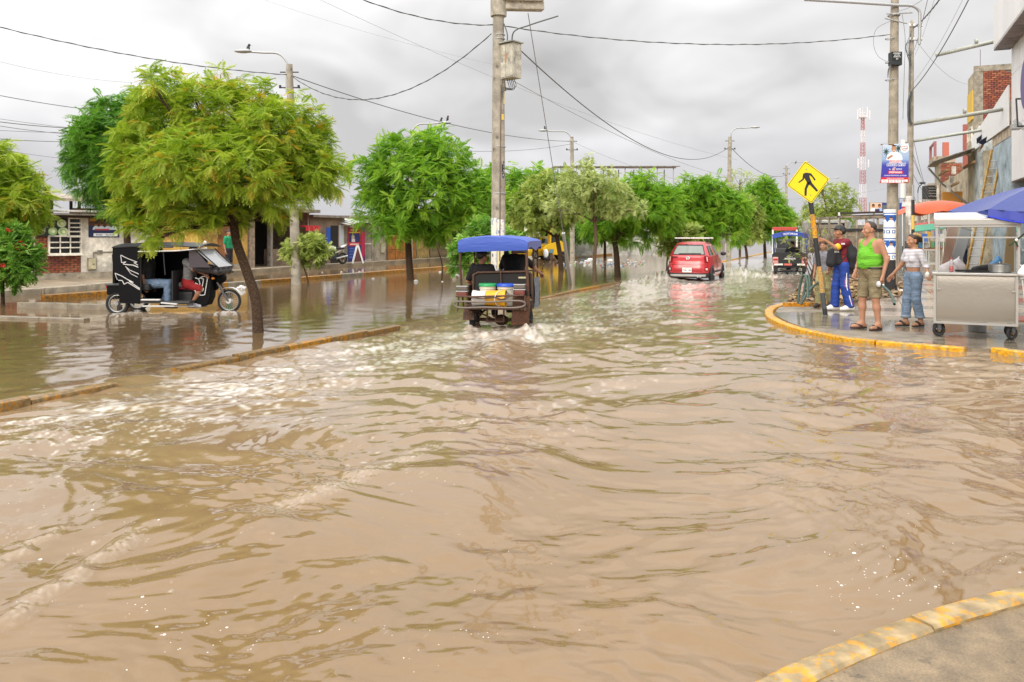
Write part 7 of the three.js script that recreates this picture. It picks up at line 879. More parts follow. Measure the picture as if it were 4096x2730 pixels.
  const rk = group(t, 'roof_rack'); part(rk, 'crossbar', [box(1.24, 0.045, 0.12, 0, 1.6, 0.9, 0.012), box(1.24, 0.045, 0.12, 0, 1.6, 0.1, 0.012)], M.white); part(rk, 'foot', [-0.53, 0.53].flatMap((x) => [box(0.06, 0.16, 0.12, x, 1.52, 0.9, 0.015), box(0.06, 0.16, 0.12, x, 1.52, 0.1, 0.015)]), M.black);
  part(t, 'antenna', bar(V(0, 1.49, 1.12), V(0, 1.66, 1.24), 0.006), M.black); for (const s of [-1, 1]) { part(t, 'side_mirror', ball(0.1, s * 0.88, 1.02, -0.62, 1.1, 0.75, 0.6), M.black); part(t, 'door_seam', [c.patch((s > 0 ? 1 : 179) * D, (s > 0 ? 0.4 : 179.6) * D, 0.36, 0.98, 0.004, 2, 6)], M.black); part(t, 'door_handle', box(0.02, 0.03, 0.16, s * 0.79, 0.9, 0.55, 0.008), red); part(t, 'side_moulding', box(0.02, 0.07, 1.3, s * 0.802, 0.4, 0.0, 0.008), mat([0.04, 0.04, 0.04], 0.6));
    for (const z of [1.2, -1.18]) { part(t, 'wheel_arch', [new THREE.TorusGeometry(0.325, 0.028, 8, 24, Math.PI).rotateY(Math.PI / 2).translate(s * 0.762, 0.3, z), new THREE.CylinderGeometry(0.32, 0.32, 0.02, 28).rotateZ(Math.PI / 2).translate(s * 0.776, 0.3, z)], mat([0.03, 0.03, 0.032], 0.7)); wheel(t, 0.295, 0.16, s * 0.735, 0.3, z, 'x', M.steel, 5); } }
}
// ---- open three-wheeler with the blue canopy, seen from behind
const tub = (pts, r = 0.017) => pipe(pts.map((p) => V(...p)), r);
const tarp = mat([0.035, 0.085, 0.4], 0.5, { sheen: 0.4, bumpMap: rep(T.grime, 1), bumpScale: 0.006 });
const bYaw = -0.17, bPos = V(-0.19, -0.1, -14.75);
{
  const t = thing('three_wheeler', 'rusty three-wheeler with a blue tarpaulin canopy splashing down the middle of the road', 'three-wheeler', bPos, bYaw), Y = (zy) => (1400 - zy) * 0.00129 + 0.1, X = (zx) => (zx - 905) * 0.00129;
  const cf = (u, v) => { const x = lerp(-0.72, 0.52, u), z = lerp(0.28, -1.42, v), e = Math.min(u, 1 - u), ev = Math.min(v, 1 - v), y = 1.62 + 0.085 * Math.pow(Math.sin(Math.PI * clamp(u * 0.92 + 0.06)), 0.7) - 0.025 * Math.pow(1 - Math.min(1, e * 14), 2) - 0.02 * Math.pow(1 - Math.min(1, ev * 14), 2) + 0.012 * noise(u * 6, v * 6, 3); return V(x, y, z); };
  const val = (u, w, z, k) => V(lerp(-0.725, 0.525, u), lerp(cf(u, k).y + 0.0, 1.415 + 0.035 * u + 0.008 * noise(u * 8, k * 3), w), z + (k ? -0.012 : 0.012) * Math.sin(w * 3));
  const cn = group(t, 'canopy'); part(cn, 'top', plate(cf, 24, 20, 0.008), tarp); part(cn, 'valance', [plate((u, w) => val(u, w, 0.29, 0), 20, 4, 0.006), plate((u, w) => val(u, w, -1.425, 1), 20, 4, 0.006)], tarp); part(cn, 'side_valance', [[-0.726, 0], [0.526, 1]].map(([x, k]) => plate((u, w) => V(x, lerp(cf(k, u).y, 1.47 + 0.03 * Math.sin(u * 9), w), lerp(0.28, -1.42, u)), 16, 3, 0.006)), mat([0.1, 0.12, 0.32], 0.6));
  part(t, 'post', tub([[-0.67, 0.62, 0.2], [-0.7, 1.2, 0.26], [-0.69, 1.56, 0.24]], 0.022), M.rust); part(t, 'post', tub([[0.52, 0.5, 0.2], [0.5, 1.1, 0.25], [0.49, 1.56, 0.24]], 0.026), M.rust); part(t, 'post', tub([[-0.62, 0.5, -0.6], [-0.62, 1.58, -0.6]], 0.016), M.rust); part(t, 'post', tub([[0.5, 0.4, -0.6], [0.49, 1.58, -0.6]], 0.018), M.rust); part(t, 'post', tub([[-0.6, 0.9, -1.35], [-0.6, 1.56, -1.38]], 0.016), M.rust); part(t, 'post', tub([[0.46, 0.9, -1.35], [0.46, 1.56, -1.38]], 0.016), M.rust); part(t, 'roof_frame', tub([[-0.69, 1.55, 0.24], [0.49, 1.57, 0.24], [0.47, 1.57, -1.38], [-0.6, 1.55, -1.38], [-0.69, 1.55, 0.24]], 0.015), M.rust);
  const st = group(t, 'rear_seat'); part(st, 'backrest', move(box(1.02, 0.36, 0.08, 0, 0, 0, 0.03), 0.03, 0.86, 0.02, 0, -0.12, 0.03), mat([0.011, 0.009, 0.008], 0.8)); part(st, 'frame', tub([[-0.5, 0.68, 0.08], [-0.5, 1.0, 0.06], [-0.42, 1.045, 0.05], [0.48, 1.07, 0.05], [0.55, 1.03, 0.06], [0.56, 0.68, 0.08]], 0.02), M.rust); part(st, 'strut', tub([[0.0, 1.05, 0.08], [0.02, 0.72, 0.1]], 0.014), M.rust); part(st, 'cushion', box(1.0, 0.12, 0.5, 0.02, 0.62, -0.26, 0.04), mat([0.03, 0.025, 0.02], 0.7));
  part(t, 'cargo_floor', [box(1.1, 0.04, 0.5, 0.0, 0.45, 0.32), box(1.06, 0.03, 1.3, 0, 0.42, -0.55)], M.rust); part(t, 'side_panel', [box(0.03, 0.4, 1.0, -0.58, 0.62, -0.3), box(0.03, 0.4, 0.9, 0.58, 0.62, -0.3)], M.rust);
  part(t, 'rear_bar', [tub([[-0.69, Y(968), 0.6], [-0.4, Y(972), 0.62], [0.5, Y(945), 0.6]], 0.016), tube([V(-0.45, Y(975), 0.63), V(-0.2, Y(992), 0.64), V(0.0, Y(975), 0.64), V(0.12, Y(1000), 0.64), V(0.28, Y(955), 0.63), V(0.4, Y(950), 0.62)], 0.012, 6)], M.rust);
  part(t, 'bumper_loop', tube([V(-0.68, Y(1045), 0.62), V(-0.2, Y(1040), 0.64), V(0.48, Y(1025), 0.62), V(0.53, Y(1060), 0.6), V(0.47, Y(1095), 0.62), V(-0.2, Y(1108), 0.64), V(-0.67, Y(1112), 0.62), V(-0.72, Y(1080), 0.6)], 0.017, 7, 70, true), mat([0.17, 0.14, 0.12], 0.5, { metalness: 0.4 })); part(t, 'bumper_stay', [tub([[-0.66, 0.66, 0.5], [-0.66, 0.4, 0.6]], 0.014), tub([[0.5, 0.68, 0.5], [0.52, 0.42, 0.6]], 0.014), tub([[-0.5, 0.42, 0.3], [-0.5, 0.5, 0.62]], 0.012), tub([[0.4, 0.42, 0.3], [0.4, 0.5, 0.62]], 0.012)], M.rust);
  for (const [x, y, lb] of [[-0.6, 0.74, 'left'], [0.41, 0.78, 'right']]) { const l = group(t, 'tail_lamp'); part(l, 'housing', box(0.2, 0.09, 0.12, x, y + 0.05, 0.5, 0.03), mat([0.12, 0.1, 0.085], 0.8)); part(l, 'lens', box(0.19, 0.1, 0.1, x, y - 0.05, 0.52, 0.03), mat([0.16, 0.035, 0.025], 0.5)); part(l, 'trim', [box(0.21, 0.015, 0.13, x, y, 0.51, 0.005), box(0.2, 0.014, 0.12, x, y + 0.085, 0.5, 0.005)], M.galv); part(l, 'bracket', tub([[x, y - 0.1, 0.48], [x, 0.47, 0.4]], 0.016), M.rust); }
  part(t, 'mudguard', [plate((u, v) => { const a = lerp(-0.5, 1.6, v); return V(lerp(0.37, 0.56, u), 0.2 + 0.34 * Math.cos(a), 0.34 * Math.sin(a) + 0.02); }, 3, 14, 0.008), plate((u, v) => { const a = lerp(-0.5, 1.5, v); return V(lerp(-0.62, -0.42, u), 0.2 + 0.34 * Math.cos(a), 0.34 * Math.sin(a) + 0.02); }, 3, 14, 0.008)], M.rust); part(t, 'mud_flap', plate((u, v) => V(lerp(0.3 - 0.03 * v, 0.6 - 0.02 * v, u), lerp(0.66, 0.16 + 0.03 * u, v), 0.48 + 0.04 * Math.sin(v * 2.5) + 0.01 * Math.sin(u * 9)), 8, 10, 0.008), mat([0.8, 0.7, 0.6], 0.9, { map: rep(T.rust, 2) })); part(t, 'side_curtain', plate((u, v) => V(0.6 + 0.03 * Math.sin(u * 16 + v * 3), lerp(0.95, 0.42, v), lerp(0.1, -0.5, u)), 16, 6, 0.006), cloth([0.2, 0.22, 0.25]));
  part(t, 'axle', [tub([[-0.55, 0.2, 0], [0.55, 0.2, 0]], 0.03), ball(0.1, 0, 0.2, 0, 1.3, 1, 1), tub([[-0.2, 0.42, 0.3], [-0.2, 0.2, 0.3], [0.1, 0.2, 0.3], [0.1, 0.42, 0.3]], 0.014), tub([[-0.05, 0.42, 0.3], [-0.05, 0.2, 0.3]], 0.012), tub([[-0.4, 0.36, 0.2], [-0.12, 0.22, 0.1]], 0.014), tub([[0.3, 0.3, 0.25], [0.2, 0.24, 0.0], [0.4, 0.26, 0]], 0.02), tub([[-0.36, 0.3, 0.22], [-0.3, 0.4, -0.4]], 0.02)], M.rust); part(t, 'chassis', [tub([[-0.45, 0.38, 0.5], [-0.4, 0.36, -1.0], [0, 0.4, -1.5]], 0.025), tub([[0.45, 0.38, 0.5], [0.4, 0.36, -1.0], [0, 0.4, -1.5]], 0.025)], M.rust);
  wheel(t, 0.265, 0.1, -0.49, 0.2, 0, 'x', M.dark, 18); wheel(t, 0.265, 0.1, 0.49, 0.2, 0, 'x', M.dark, 18); wheel(t, 0.28, 0.09, 0, 0.21, -1.95, 'x', M.dark, 18);
  part(t, 'fuel_tank', ball(0.2, 0.05, 0.8, -1.3, 0.8, 0.7, 1.3), M.dark); part(t, 'engine', [box(0.3, 0.35, 0.4, 0.03, 0.4, -1.25, 0.05)], M.dark); part(t, 'fork', [tub([[-0.08, 0.21, -1.95], [-0.08, 0.95, -1.7]], 0.02), tub([[0.08, 0.21, -1.95], [0.08, 0.95, -1.7]], 0.02)], M.steel); part(t, 'handlebar', tub([[-0.38, 1.0, -1.4], [-0.15, 1.02, -1.6], [0.2, 1.02, -1.6], [0.46, 1.02, -1.36], [0.56, 1.0, -1.3]], 0.016), M.black); part(t, 'driver_seat', box(0.3, 0.1, 0.5, 0.08, 0.74, -0.85, 0.04), M.black);
  for (const [x, y, z, m2] of [[0.62, 1.36, -1.4, mat([0.78, 0.8, 0.8], 0.15)], [-0.16, 1.36, -1.4, M.black]]) { const mr = group(t, 'mirror'); part(mr, 'glass', ball(0.08, x, y, z, 0.65, 1.05, 0.25), m2); part(mr, 'stalk', tub([[x, y - 0.08, z], [x - 0.08, 1.04, -1.45]], 0.007), M.black); }
  part(t, 'bag', box(0.24, 0.16, 0.2, 0.4, 0.92, -0.05, 0.04), mat([0.5, 0.45, 0.25], 0.7));
}
const inB = (x, y, z) => V(x, y, z).applyAxisAngle(UP, bYaw).add(bPos);
function bucket(label, pos, turn, tip, c, lidC, r = 0.13, h = 0.33, textured) {
  const t = thing('bucket', label, 'bucket', pos, turn); t.rotation.z = tip; const m = mat(c, 0.45);
  part(t, 'tub', lathe([[0.001, 0], [r * 0.86, 0], [r * 0.88, 0.015], [r * 0.98, h * 0.8], [r * 1.04, h * 0.8], [r * 1.04, h * 0.84], [r, h * 0.86], [r * 1.05, h * 0.95], [r * 1.05, h], [r * 0.95, h], [r * 0.9, h * 0.3]], 26), m); if (lidC) part(t, 'lid', lathe([[0.001, h + 0.02], [r * 0.95, h + 0.02], [r * 1.1, h + 0.012], [r * 1.12, h - 0.03], [r * 1.07, h - 0.03]], 26), mat(lidC, 0.4)); else part(t, 'inside', lathe([[0.001, h * 0.3], [r * 0.89, h * 0.3], [r * 0.94, h - 0.002]], 24), mat([0.25, 0.14, 0.02], 0.6));
  part(t, 'handle', tube([V(-r, h * 0.82, 0), V(-r * 0.7, h * 0.6, r * 0.9), V(0, h * 0.52, r * 1.2), V(r * 0.7, h * 0.6, r * 0.9), V(r, h * 0.82, 0)], 0.006, 5), M.white); return t;
}
bucket('white bucket with a green lid standing behind the three-wheeler seat', inB(-0.2, 0.475, 0.24), 0.3, 0, [0.62, 0.58, 0.48], [0.02, 0.3, 0.1], 0.145, 0.37); bucket('white bucket with a blue lid on the three-wheeler rack', inB(0.12, 0.475, 0.24), 1.2, 0, [0.6, 0.57, 0.47], [0.02, 0.08, 0.5], 0.145, 0.37); bucket('yellow bucket lying on its side on the three-wheeler rack', inB(-0.18, 0.62, 0.47), bYaw, -Math.PI / 2, [0.72, 0.36, 0.01], null, 0.145, 0.35); bucket('white bucket lying at the left end of the three-wheeler rack', inB(-0.18, 0.61, 0.44), bYaw + Math.PI, -Math.PI / 2, [0.66, 0.64, 0.6], null, 0.14, 0.24);
const seated = (J, k = 0) => { J.pel.set(0, 0.93, 0); for (const [l, s] of [['l', 1], ['r', -1]]) { J[l + 'kn'].set(s * 0.16, 0.86, 0.42); J[l + 'an'].set(s * 0.16, 0.44, 0.46 + k); J[l + 'to'].set(s * 0.17, 0.4, 0.64 + k); } };
const away = Math.PI + bYaw;
{ const p = inB(-0.4, -0.18, -0.22); person('passenger in black shirt on the three-wheeler seat looking right', p, away, { ...lo, h: 1.6, slim: 1.05, yaw: -0.75, skin: [0.36, 0.18, 0.11], hairPrims: (H) => [[H(0, 0.06, -0.03), H(0, 0.075, 0.0), 0.1, 0.1]], hairLine: (x, y, z) => z > 0.03 ? 0.055 - y : -0.06 - y + 1.0 * Math.max(0, z + 0.03), pose: (J) => { seated(J); J.lel.set(0.28, 1.13, 0.02); J.rel.set(-0.28, 1.13, 0.02); J.lwr.set(0.2, 0.96, 0.2); J.rwr.set(-0.24, 0.94, 0.15); }, wear: [tee([0.013, 0.011, 0.013], 0.85, 'black_shirt'), pants([0.03, 0.03, 0.04])] }); }
{ const p = inB(0.1, -0.08, -0.8); person('driver in black shirt gripping the three-wheeler handlebar', p, away - 0.05, { ...lo, h: 1.68, slim: 1.12, yaw: 0.15, skin: [0.34, 0.17, 0.1], rhand: { curl: 1.0, palm: V(0, -1, 0) }, lhand: { curl: 1.0, palm: V(0, -1, 0) }, hairLine: (x, y, z) => z > 0.03 ? 0.055 - y : -0.07 - y + 1.0 * Math.max(0, z + 0.03), pose: (J) => { seated(J, -0.1); J.rel.set(-0.36, 1.2, 0.12); J.rwr.set(-0.42, 1.08, 0.44); J.lel.set(0.3, 1.18, 0.16); J.lwr.set(0.36, 1.09, 0.44); }, wear: [tee([0.008, 0.008, 0.009], 0.8, 'black_shirt'), pants([0.03, 0.03, 0.04])] }); }
// ---- black cabin three-wheeler on the left, heading right (local +x forward, +z towards the camera)
{
  const d = 17.6, o = P(511, 0, d).setY(0), t = thing('three_wheeler', 'black cabin three-wheeler with silver flame lines crossing the flooded reserve', 'three-wheeler', o, 0), X = (zx) => (zx - 300) * 0.00127, Y = (zy) => (1243 - zy) * 0.00127, z0 = 0.55, z1 = -0.55;
  const bk = mat([0.006, 0.006, 0.007], 0.5, { specularIntensity: 0.2 }), sv = mat([0.62, 0.61, 0.6], 0.4);
  const side = [[X(250), Y(300)], [X(262), Y(430)], [X(310), Y(620)], [X(365), Y(760)], [X(370), Y(1060)], [X(700), Y(1090)], [X(705), Y(300)], [X(690), Y(170)], [X(300), Y(170)]]; part(t, 'side_panel', ext(side, 0.025, 0.004).translate(0, 0, z0), bk); part(t, 'side_panel', ext(side, 0.025, 0.004).translate(0, 0, z1), bk); part(t, 'back_panel', bx(X(250), X(290), Y(760), Y(170), z1, z0), bk);
  const line = (pts, w = 0.018) => { w *= 0.7; const g = []; for (let i = 0; i + 1 < pts.length; i++) g.push(beam(V(X(pts[i][0]), Y(pts[i][1]), z0 + 0.032 + i * 0.0006), V(X(pts[i + 1][0]), Y(pts[i + 1][1]), z0 + 0.032 + i * 0.0006), 0.006, w)); part(t, 'flame_line', g, sv); };
  line([[395, 300], [410, 420], [480, 405], [430, 440]]); line([[395, 295], [500, 350], [660, 410], [610, 420], [675, 460]]); line([[440, 445], [600, 460], [680, 495]], 0.024); line([[470, 480], [540, 540], [690, 605]]); line([[480, 490], [560, 600], [670, 655]], 0.014); line([[300, 590], [420, 640], [500, 690], [600, 740], [530, 720], [705, 840]], 0.022); line([[355, 705], [420, 710], [450, 770], [510, 740], [705, 860]], 0.022); line([[300, 590], [340, 700]], 0.014);
  for (let i = 0; i < 4; i++) part(t, 'rear_slat', box(0.05, 0.02, 0.5, X(262 + i * 8), Y(395 + i * 70), 0.2, 0.006), sv);
  part(t, 'roof', [plate((u, v) => V(lerp(X(255), X(1700), u), Y(165) + 0.07 * Math.sin(Math.PI * v) + 0.03 * Math.sin(u * 3), lerp(z0 + 0.05, z1 - 0.05, v)), 20, 12, 0.02), bx(X(680), X(1250), Y(180), Y(150), z0 + 0.02, z0 + 0.06, 0.01)], mat([0.03, 0.03, 0.033], 0.5)); part(t, 'roof_trim', [tub([[X(680), Y(240), z0 + 0.04], [X(1300), Y(228), z0 + 0.04], [X(1560), Y(205), z0 + 0.03], [X(1760), Y(185), z0 - 0.1]], 0.014)], sv); part(t, 'roof_rack', [tub([[X(700), Y(125), 0.3], [X(1250), Y(125), 0.3]], 0.02), tub([[X(1330), Y(130), 0.3], [X(1640), Y(140), 0.3]], 0.025)], mat([0.1, 0.1, 0.11], 0.5)); part(t, 'roof_lamp', ball(0.045, X(1680), Y(100), 0.3, 0.8, 1, 0.8), M.white);
  part(t, 'windscreen', plate((u, v) => V(lerp(X(1600), X(1940), v), lerp(Y(215), Y(500), v) - 0.03 * Math.sin(v * 3), lerp(0.5, -0.5, u) * (1 - 0.1 * v)), 6, 6, 0.01), mat([0.55, 0.57, 0.58], 0.15, { transmission: 0.35, thickness: 0 })); part(t, 'windscreen_frame', [tub([[X(1590), Y(215), 0.5], [X(1700), Y(400), 0.48], [X(1830), Y(520), 0.46]], 0.012), tub([[X(1620), Y(205), 0.5], [X(1950), Y(505), 0.46], [X(1950), Y(505), -0.46], [X(1620), Y(205), -0.5]], 0.014)], M.black); part(t, 'side_screen', plate((u, v) => V(lerp(X(1480), X(1600) + v * 0.3, u), lerp(Y(230), Y(500), v), 0.5), 6, 4, 0.005), mat([0.3, 0.26, 0.3], 0.1, { transmission: 0.75, thickness: 0 })); part(t, 'cowl', nets([[V(X(1560), Y(520), 0.4), V(X(1900), Y(580), 0.3), 0.07, 0.06], [V(X(1560), Y(520), -0.4), V(X(1900), Y(580), -0.3), 0.07, 0.06], [V(X(1900), Y(580), 0.3), V(X(1900), Y(580), -0.3), 0.07, 0.07], [V(X(1600), Y(530), 0.2), V(X(1880), Y(600), 0), 0.09, 0.08]], 0.02, 0.06), mat([0.03, 0.025, 0.03], 0.4));
  part(t, 'fairing', ext([[X(1500), Y(690)], [X(1700), Y(640)], [X(1760), Y(700)], [X(1740), Y(1000)], [X(1690), Y(1120)], [X(1540), Y(1150)], [X(1440), Y(1050)]], 0.26, 0.02).translate(0, 0, -0.05), bk);
  const fl2 = (pts, w = 0.016) => { const g = []; for (let i = 0; i + 1 < pts.length; i++) g.push(beam(V(X(pts[i][0]), Y(pts[i][1]), 0.236 + i * 0.0007), V(X(pts[i + 1][0]), Y(pts[i + 1][1]), 0.236 + i * 0.0007), 0.006, w)); part(t, 'fairing_line', g, sv); }; fl2([[1500, 680], [1560, 700], [1620, 660], [1680, 655], [1705, 690], [1690, 780], [1660, 960], [1610, 970], [1530, 950], [1490, 880], [1510, 900]]); fl2([[1510, 760], [1490, 850], [1540, 860], [1560, 800], [1520, 770]]); fl2([[1560, 700], [1580, 780], [1570, 830], [1620, 820], [1640, 700], [1600, 690]]); fl2([[1560, 880], [1620, 900], [1640, 860], [1580, 860]], 0.02);
  part(t, 'rear_box', [bx(X(130), X(365), Y(950), Y(790), -0.5, 0.5, 0.02)], bk); part(t, 'box_lid', bx(X(110), X(365), Y(795), Y(770), -0.52, 0.52, 0.01), mat([0.07, 0.07, 0.075], 0.5)); part(t, 'tail_lamp', [bx(X(112), X(130), Y(840), Y(800), 0.3, 0.48), bx(X(112), X(130), Y(840), Y(800), -0.48, -0.3)], M.redLens); part(t, 'muffler', bar(V(X(80), Y(1010), 0.3), V(X(250), Y(990), 0.3), 0.045), M.black);
  part(t, 'bench', [box(0.5, 0.14, 0.95, X(640) - 0.02, Y(830), 0, 0.04), box(0.12, 0.5, 0.95, X(520), Y(640), 0, 0.05)], mat([0.02, 0.02, 0.02], 0.7)); part(t, 'floor', [bx(X(365), X(1500), Y(1085), Y(1050), z1, z0)], mat([0.05, 0.05, 0.05], 0.6)); part(t, 'footboard', [bx(X(735), X(1045), Y(1035), Y(1010), z0, z0 + 0.08, 0.01)], sv); part(t, 'footboard', [move(box(0.34, 0.03, 0.1, 0, 0, 0, 0.01), X(1180), Y(1085), z0, 0, 0, -0.09)], sv); part(t, 'side_rail', [tub([[X(740), Y(1130), z0], [X(1250), Y(1130), z0], [X(1500), Y(1150), 0.3]], 0.02)], sv);
  part(t, 'far_side', bx(X(705), X(1250), Y(1050), Y(240), z1, z1 + 0.03), bk); part(t, 'far_curtain', bx(X(1250), X(1480), Y(700), Y(240), z1, z1 + 0.02), bk); part(t, 'pillar', [tub([[X(705), Y(1080), z0], [X(705), Y(180), z0]], 0.018), tub([[X(1100), Y(620), z0 - 0.02], [X(1070), Y(230), z0 - 0.02]], 0.012), tub([[X(1250), Y(1050), z1], [X(1250), Y(200), z1]], 0.018)], M.dark); part(t, 'inner_partition', bx(X(1180), X(1200), Y(1050), Y(560), -0.5, 0.45), mat([0.02, 0.02, 0.022], 0.8));
  part(t, 'saddle', [box(0.42, 0.1, 0.26, X(1330), Y(800), 0.02, 0.04)], mat([0.35, 0.34, 0.34], 0.6)); part(t, 'saddle_stripe', [box(0.3, 0.05, 0.27, X(1320), Y(860), 0.02, 0.02)], mat([0.4, 0.02, 0.06], 0.5)); part(t, 'engine', [box(0.5, 0.28, 0.3, X(1330), Y(1020), 0, 0.05)], M.dark);
  part(t, 'handlebar', [tub([[X(1540), Y(600), 0.35], [X(1640), Y(600), 0.15], [X(1640), Y(600), -0.15], [X(1540), Y(600), -0.35]], 0.014)], M.black); const hl = group(t, 'headlight'); part(hl, 'shell', nets([[V(X(1800), Y(700), 0), V(X(1860), Y(690), 0), 0.11, 0.12], [V(X(1780), Y(860), 0), V(X(1810), Y(720), 0), 0.05, 0.1]], 0.015, 0.03), bk); part(hl, 'lens', ball(0.075, X(1905), Y(690), 0, 0.5, 1, 1), M.clearLens); for (const z of [0.2, -0.2]) part(t, 'indicator', ball(0.035, X(1785), Y(690), z, 1.2, 0.8, 1), M.orange);
  part(t, 'fork', [tub([[X(1820), Y(760), 0.09], [X(2005), Y(1080), 0.09]], 0.022), tub([[X(1820), Y(760), -0.09], [X(2005), Y(1080), -0.09]], 0.022)], mat([0.1, 0.1, 0.1], 0.4)); const wy = Y(1080); part(t, 'front_mudguard', plate((u, v) => { const a = lerp(2.35, 0.45, u), r = 0.29; return V(X(2005) + r * Math.cos(a), wy + r * Math.sin(a), lerp(-0.06, 0.06, v)); }, 16, 3, 0.006), mat([0.6, 0.6, 0.6], 0.3)); part(t, 'hub', cyl(0.05, 0.05, 0.14).rotateX(Math.PI / 2).translate(X(2005), wy, 0), M.clearLens);
  wheel(t, 0.255, 0.07, X(2005), wy, 0, 'z', M.steel, 22); wheel(t, 0.25, 0.09, X(300), Y(1090), 0.46, 'z', M.steel, 16); wheel(t, 0.25, 0.09, X(300), Y(1090), -0.46, 'z', M.steel, 16);
  const pd = P(511, 0, d); person('driver in grey shirt and red shorts inside the black three-wheeler', V(o.x + X(1340), Y(800) - 0.86, o.z + 0.04), Math.PI / 2, { ...lo, h: 1.66, nod: 0.1, skin: [0.32, 0.155, 0.09], rhand: { curl: 1, palm: V(0, -1, 0) }, lhand: { curl: 1, palm: V(0, -1, 0) }, pose: (J) => { for (const [l, s] of [['l', 1], ['r', -1]]) { J[l + 'kn'].set(s * 0.17, 0.8, 0.33); J[l + 'an'].set(s * 0.17, 0.47, 0.12); J[l + 'to'].set(s * 0.18, 0.42, 0.3); J[l + 'el'].set(s * 0.26, 1.22, 0.2); J[l + 'wr'].set(s * 0.24, 1.12, 0.42); } J.hed.z = 0.1; J.nek.z = 0.05; J.che.z = 0.03; }, wear: [tee([0.22, 0.215, 0.22], 0.7, 'grey_shirt'), { name: 'red_shorts', mat: cloth([0.36, 0.015, 0.018]), prims: (B) => [...B.hips(0.02), ...B.thigh('l', 0.03, 0.9), ...B.thigh('r', 0.03, 0.9)] }, ...shoes([0.5, 0.5, 0.55], 0.018)] });
  person('passenger in blue jeans on the bench of the black three-wheeler', V(o.x + X(660) + 0.04, Y(800) - 0.86, o.z + 0.16), Math.PI / 2, { ...lo, h: 1.68, skin: [0.3, 0.15, 0.09], pose: (J) => { seated(J, 0); J.lkn.set(0.12, 0.9, 0.42); J.rkn.set(-0.16, 0.9, 0.5); J.ran.set(-0.16, 0.46, 0.5); J.lan.set(0.1, 0.46, 0.3); J.lto.set(0.1, 0.42, 0.48); J.rto.set(-0.17, 0.42, 0.68); }, wear: [tee([0.014, 0.014, 0.016], 0.9, 'dark_shirt'), pants([0.16, 0.23, 0.34], 'jeans', 0.026), ...shoes([0.02, 0.02, 0.02])] });
}
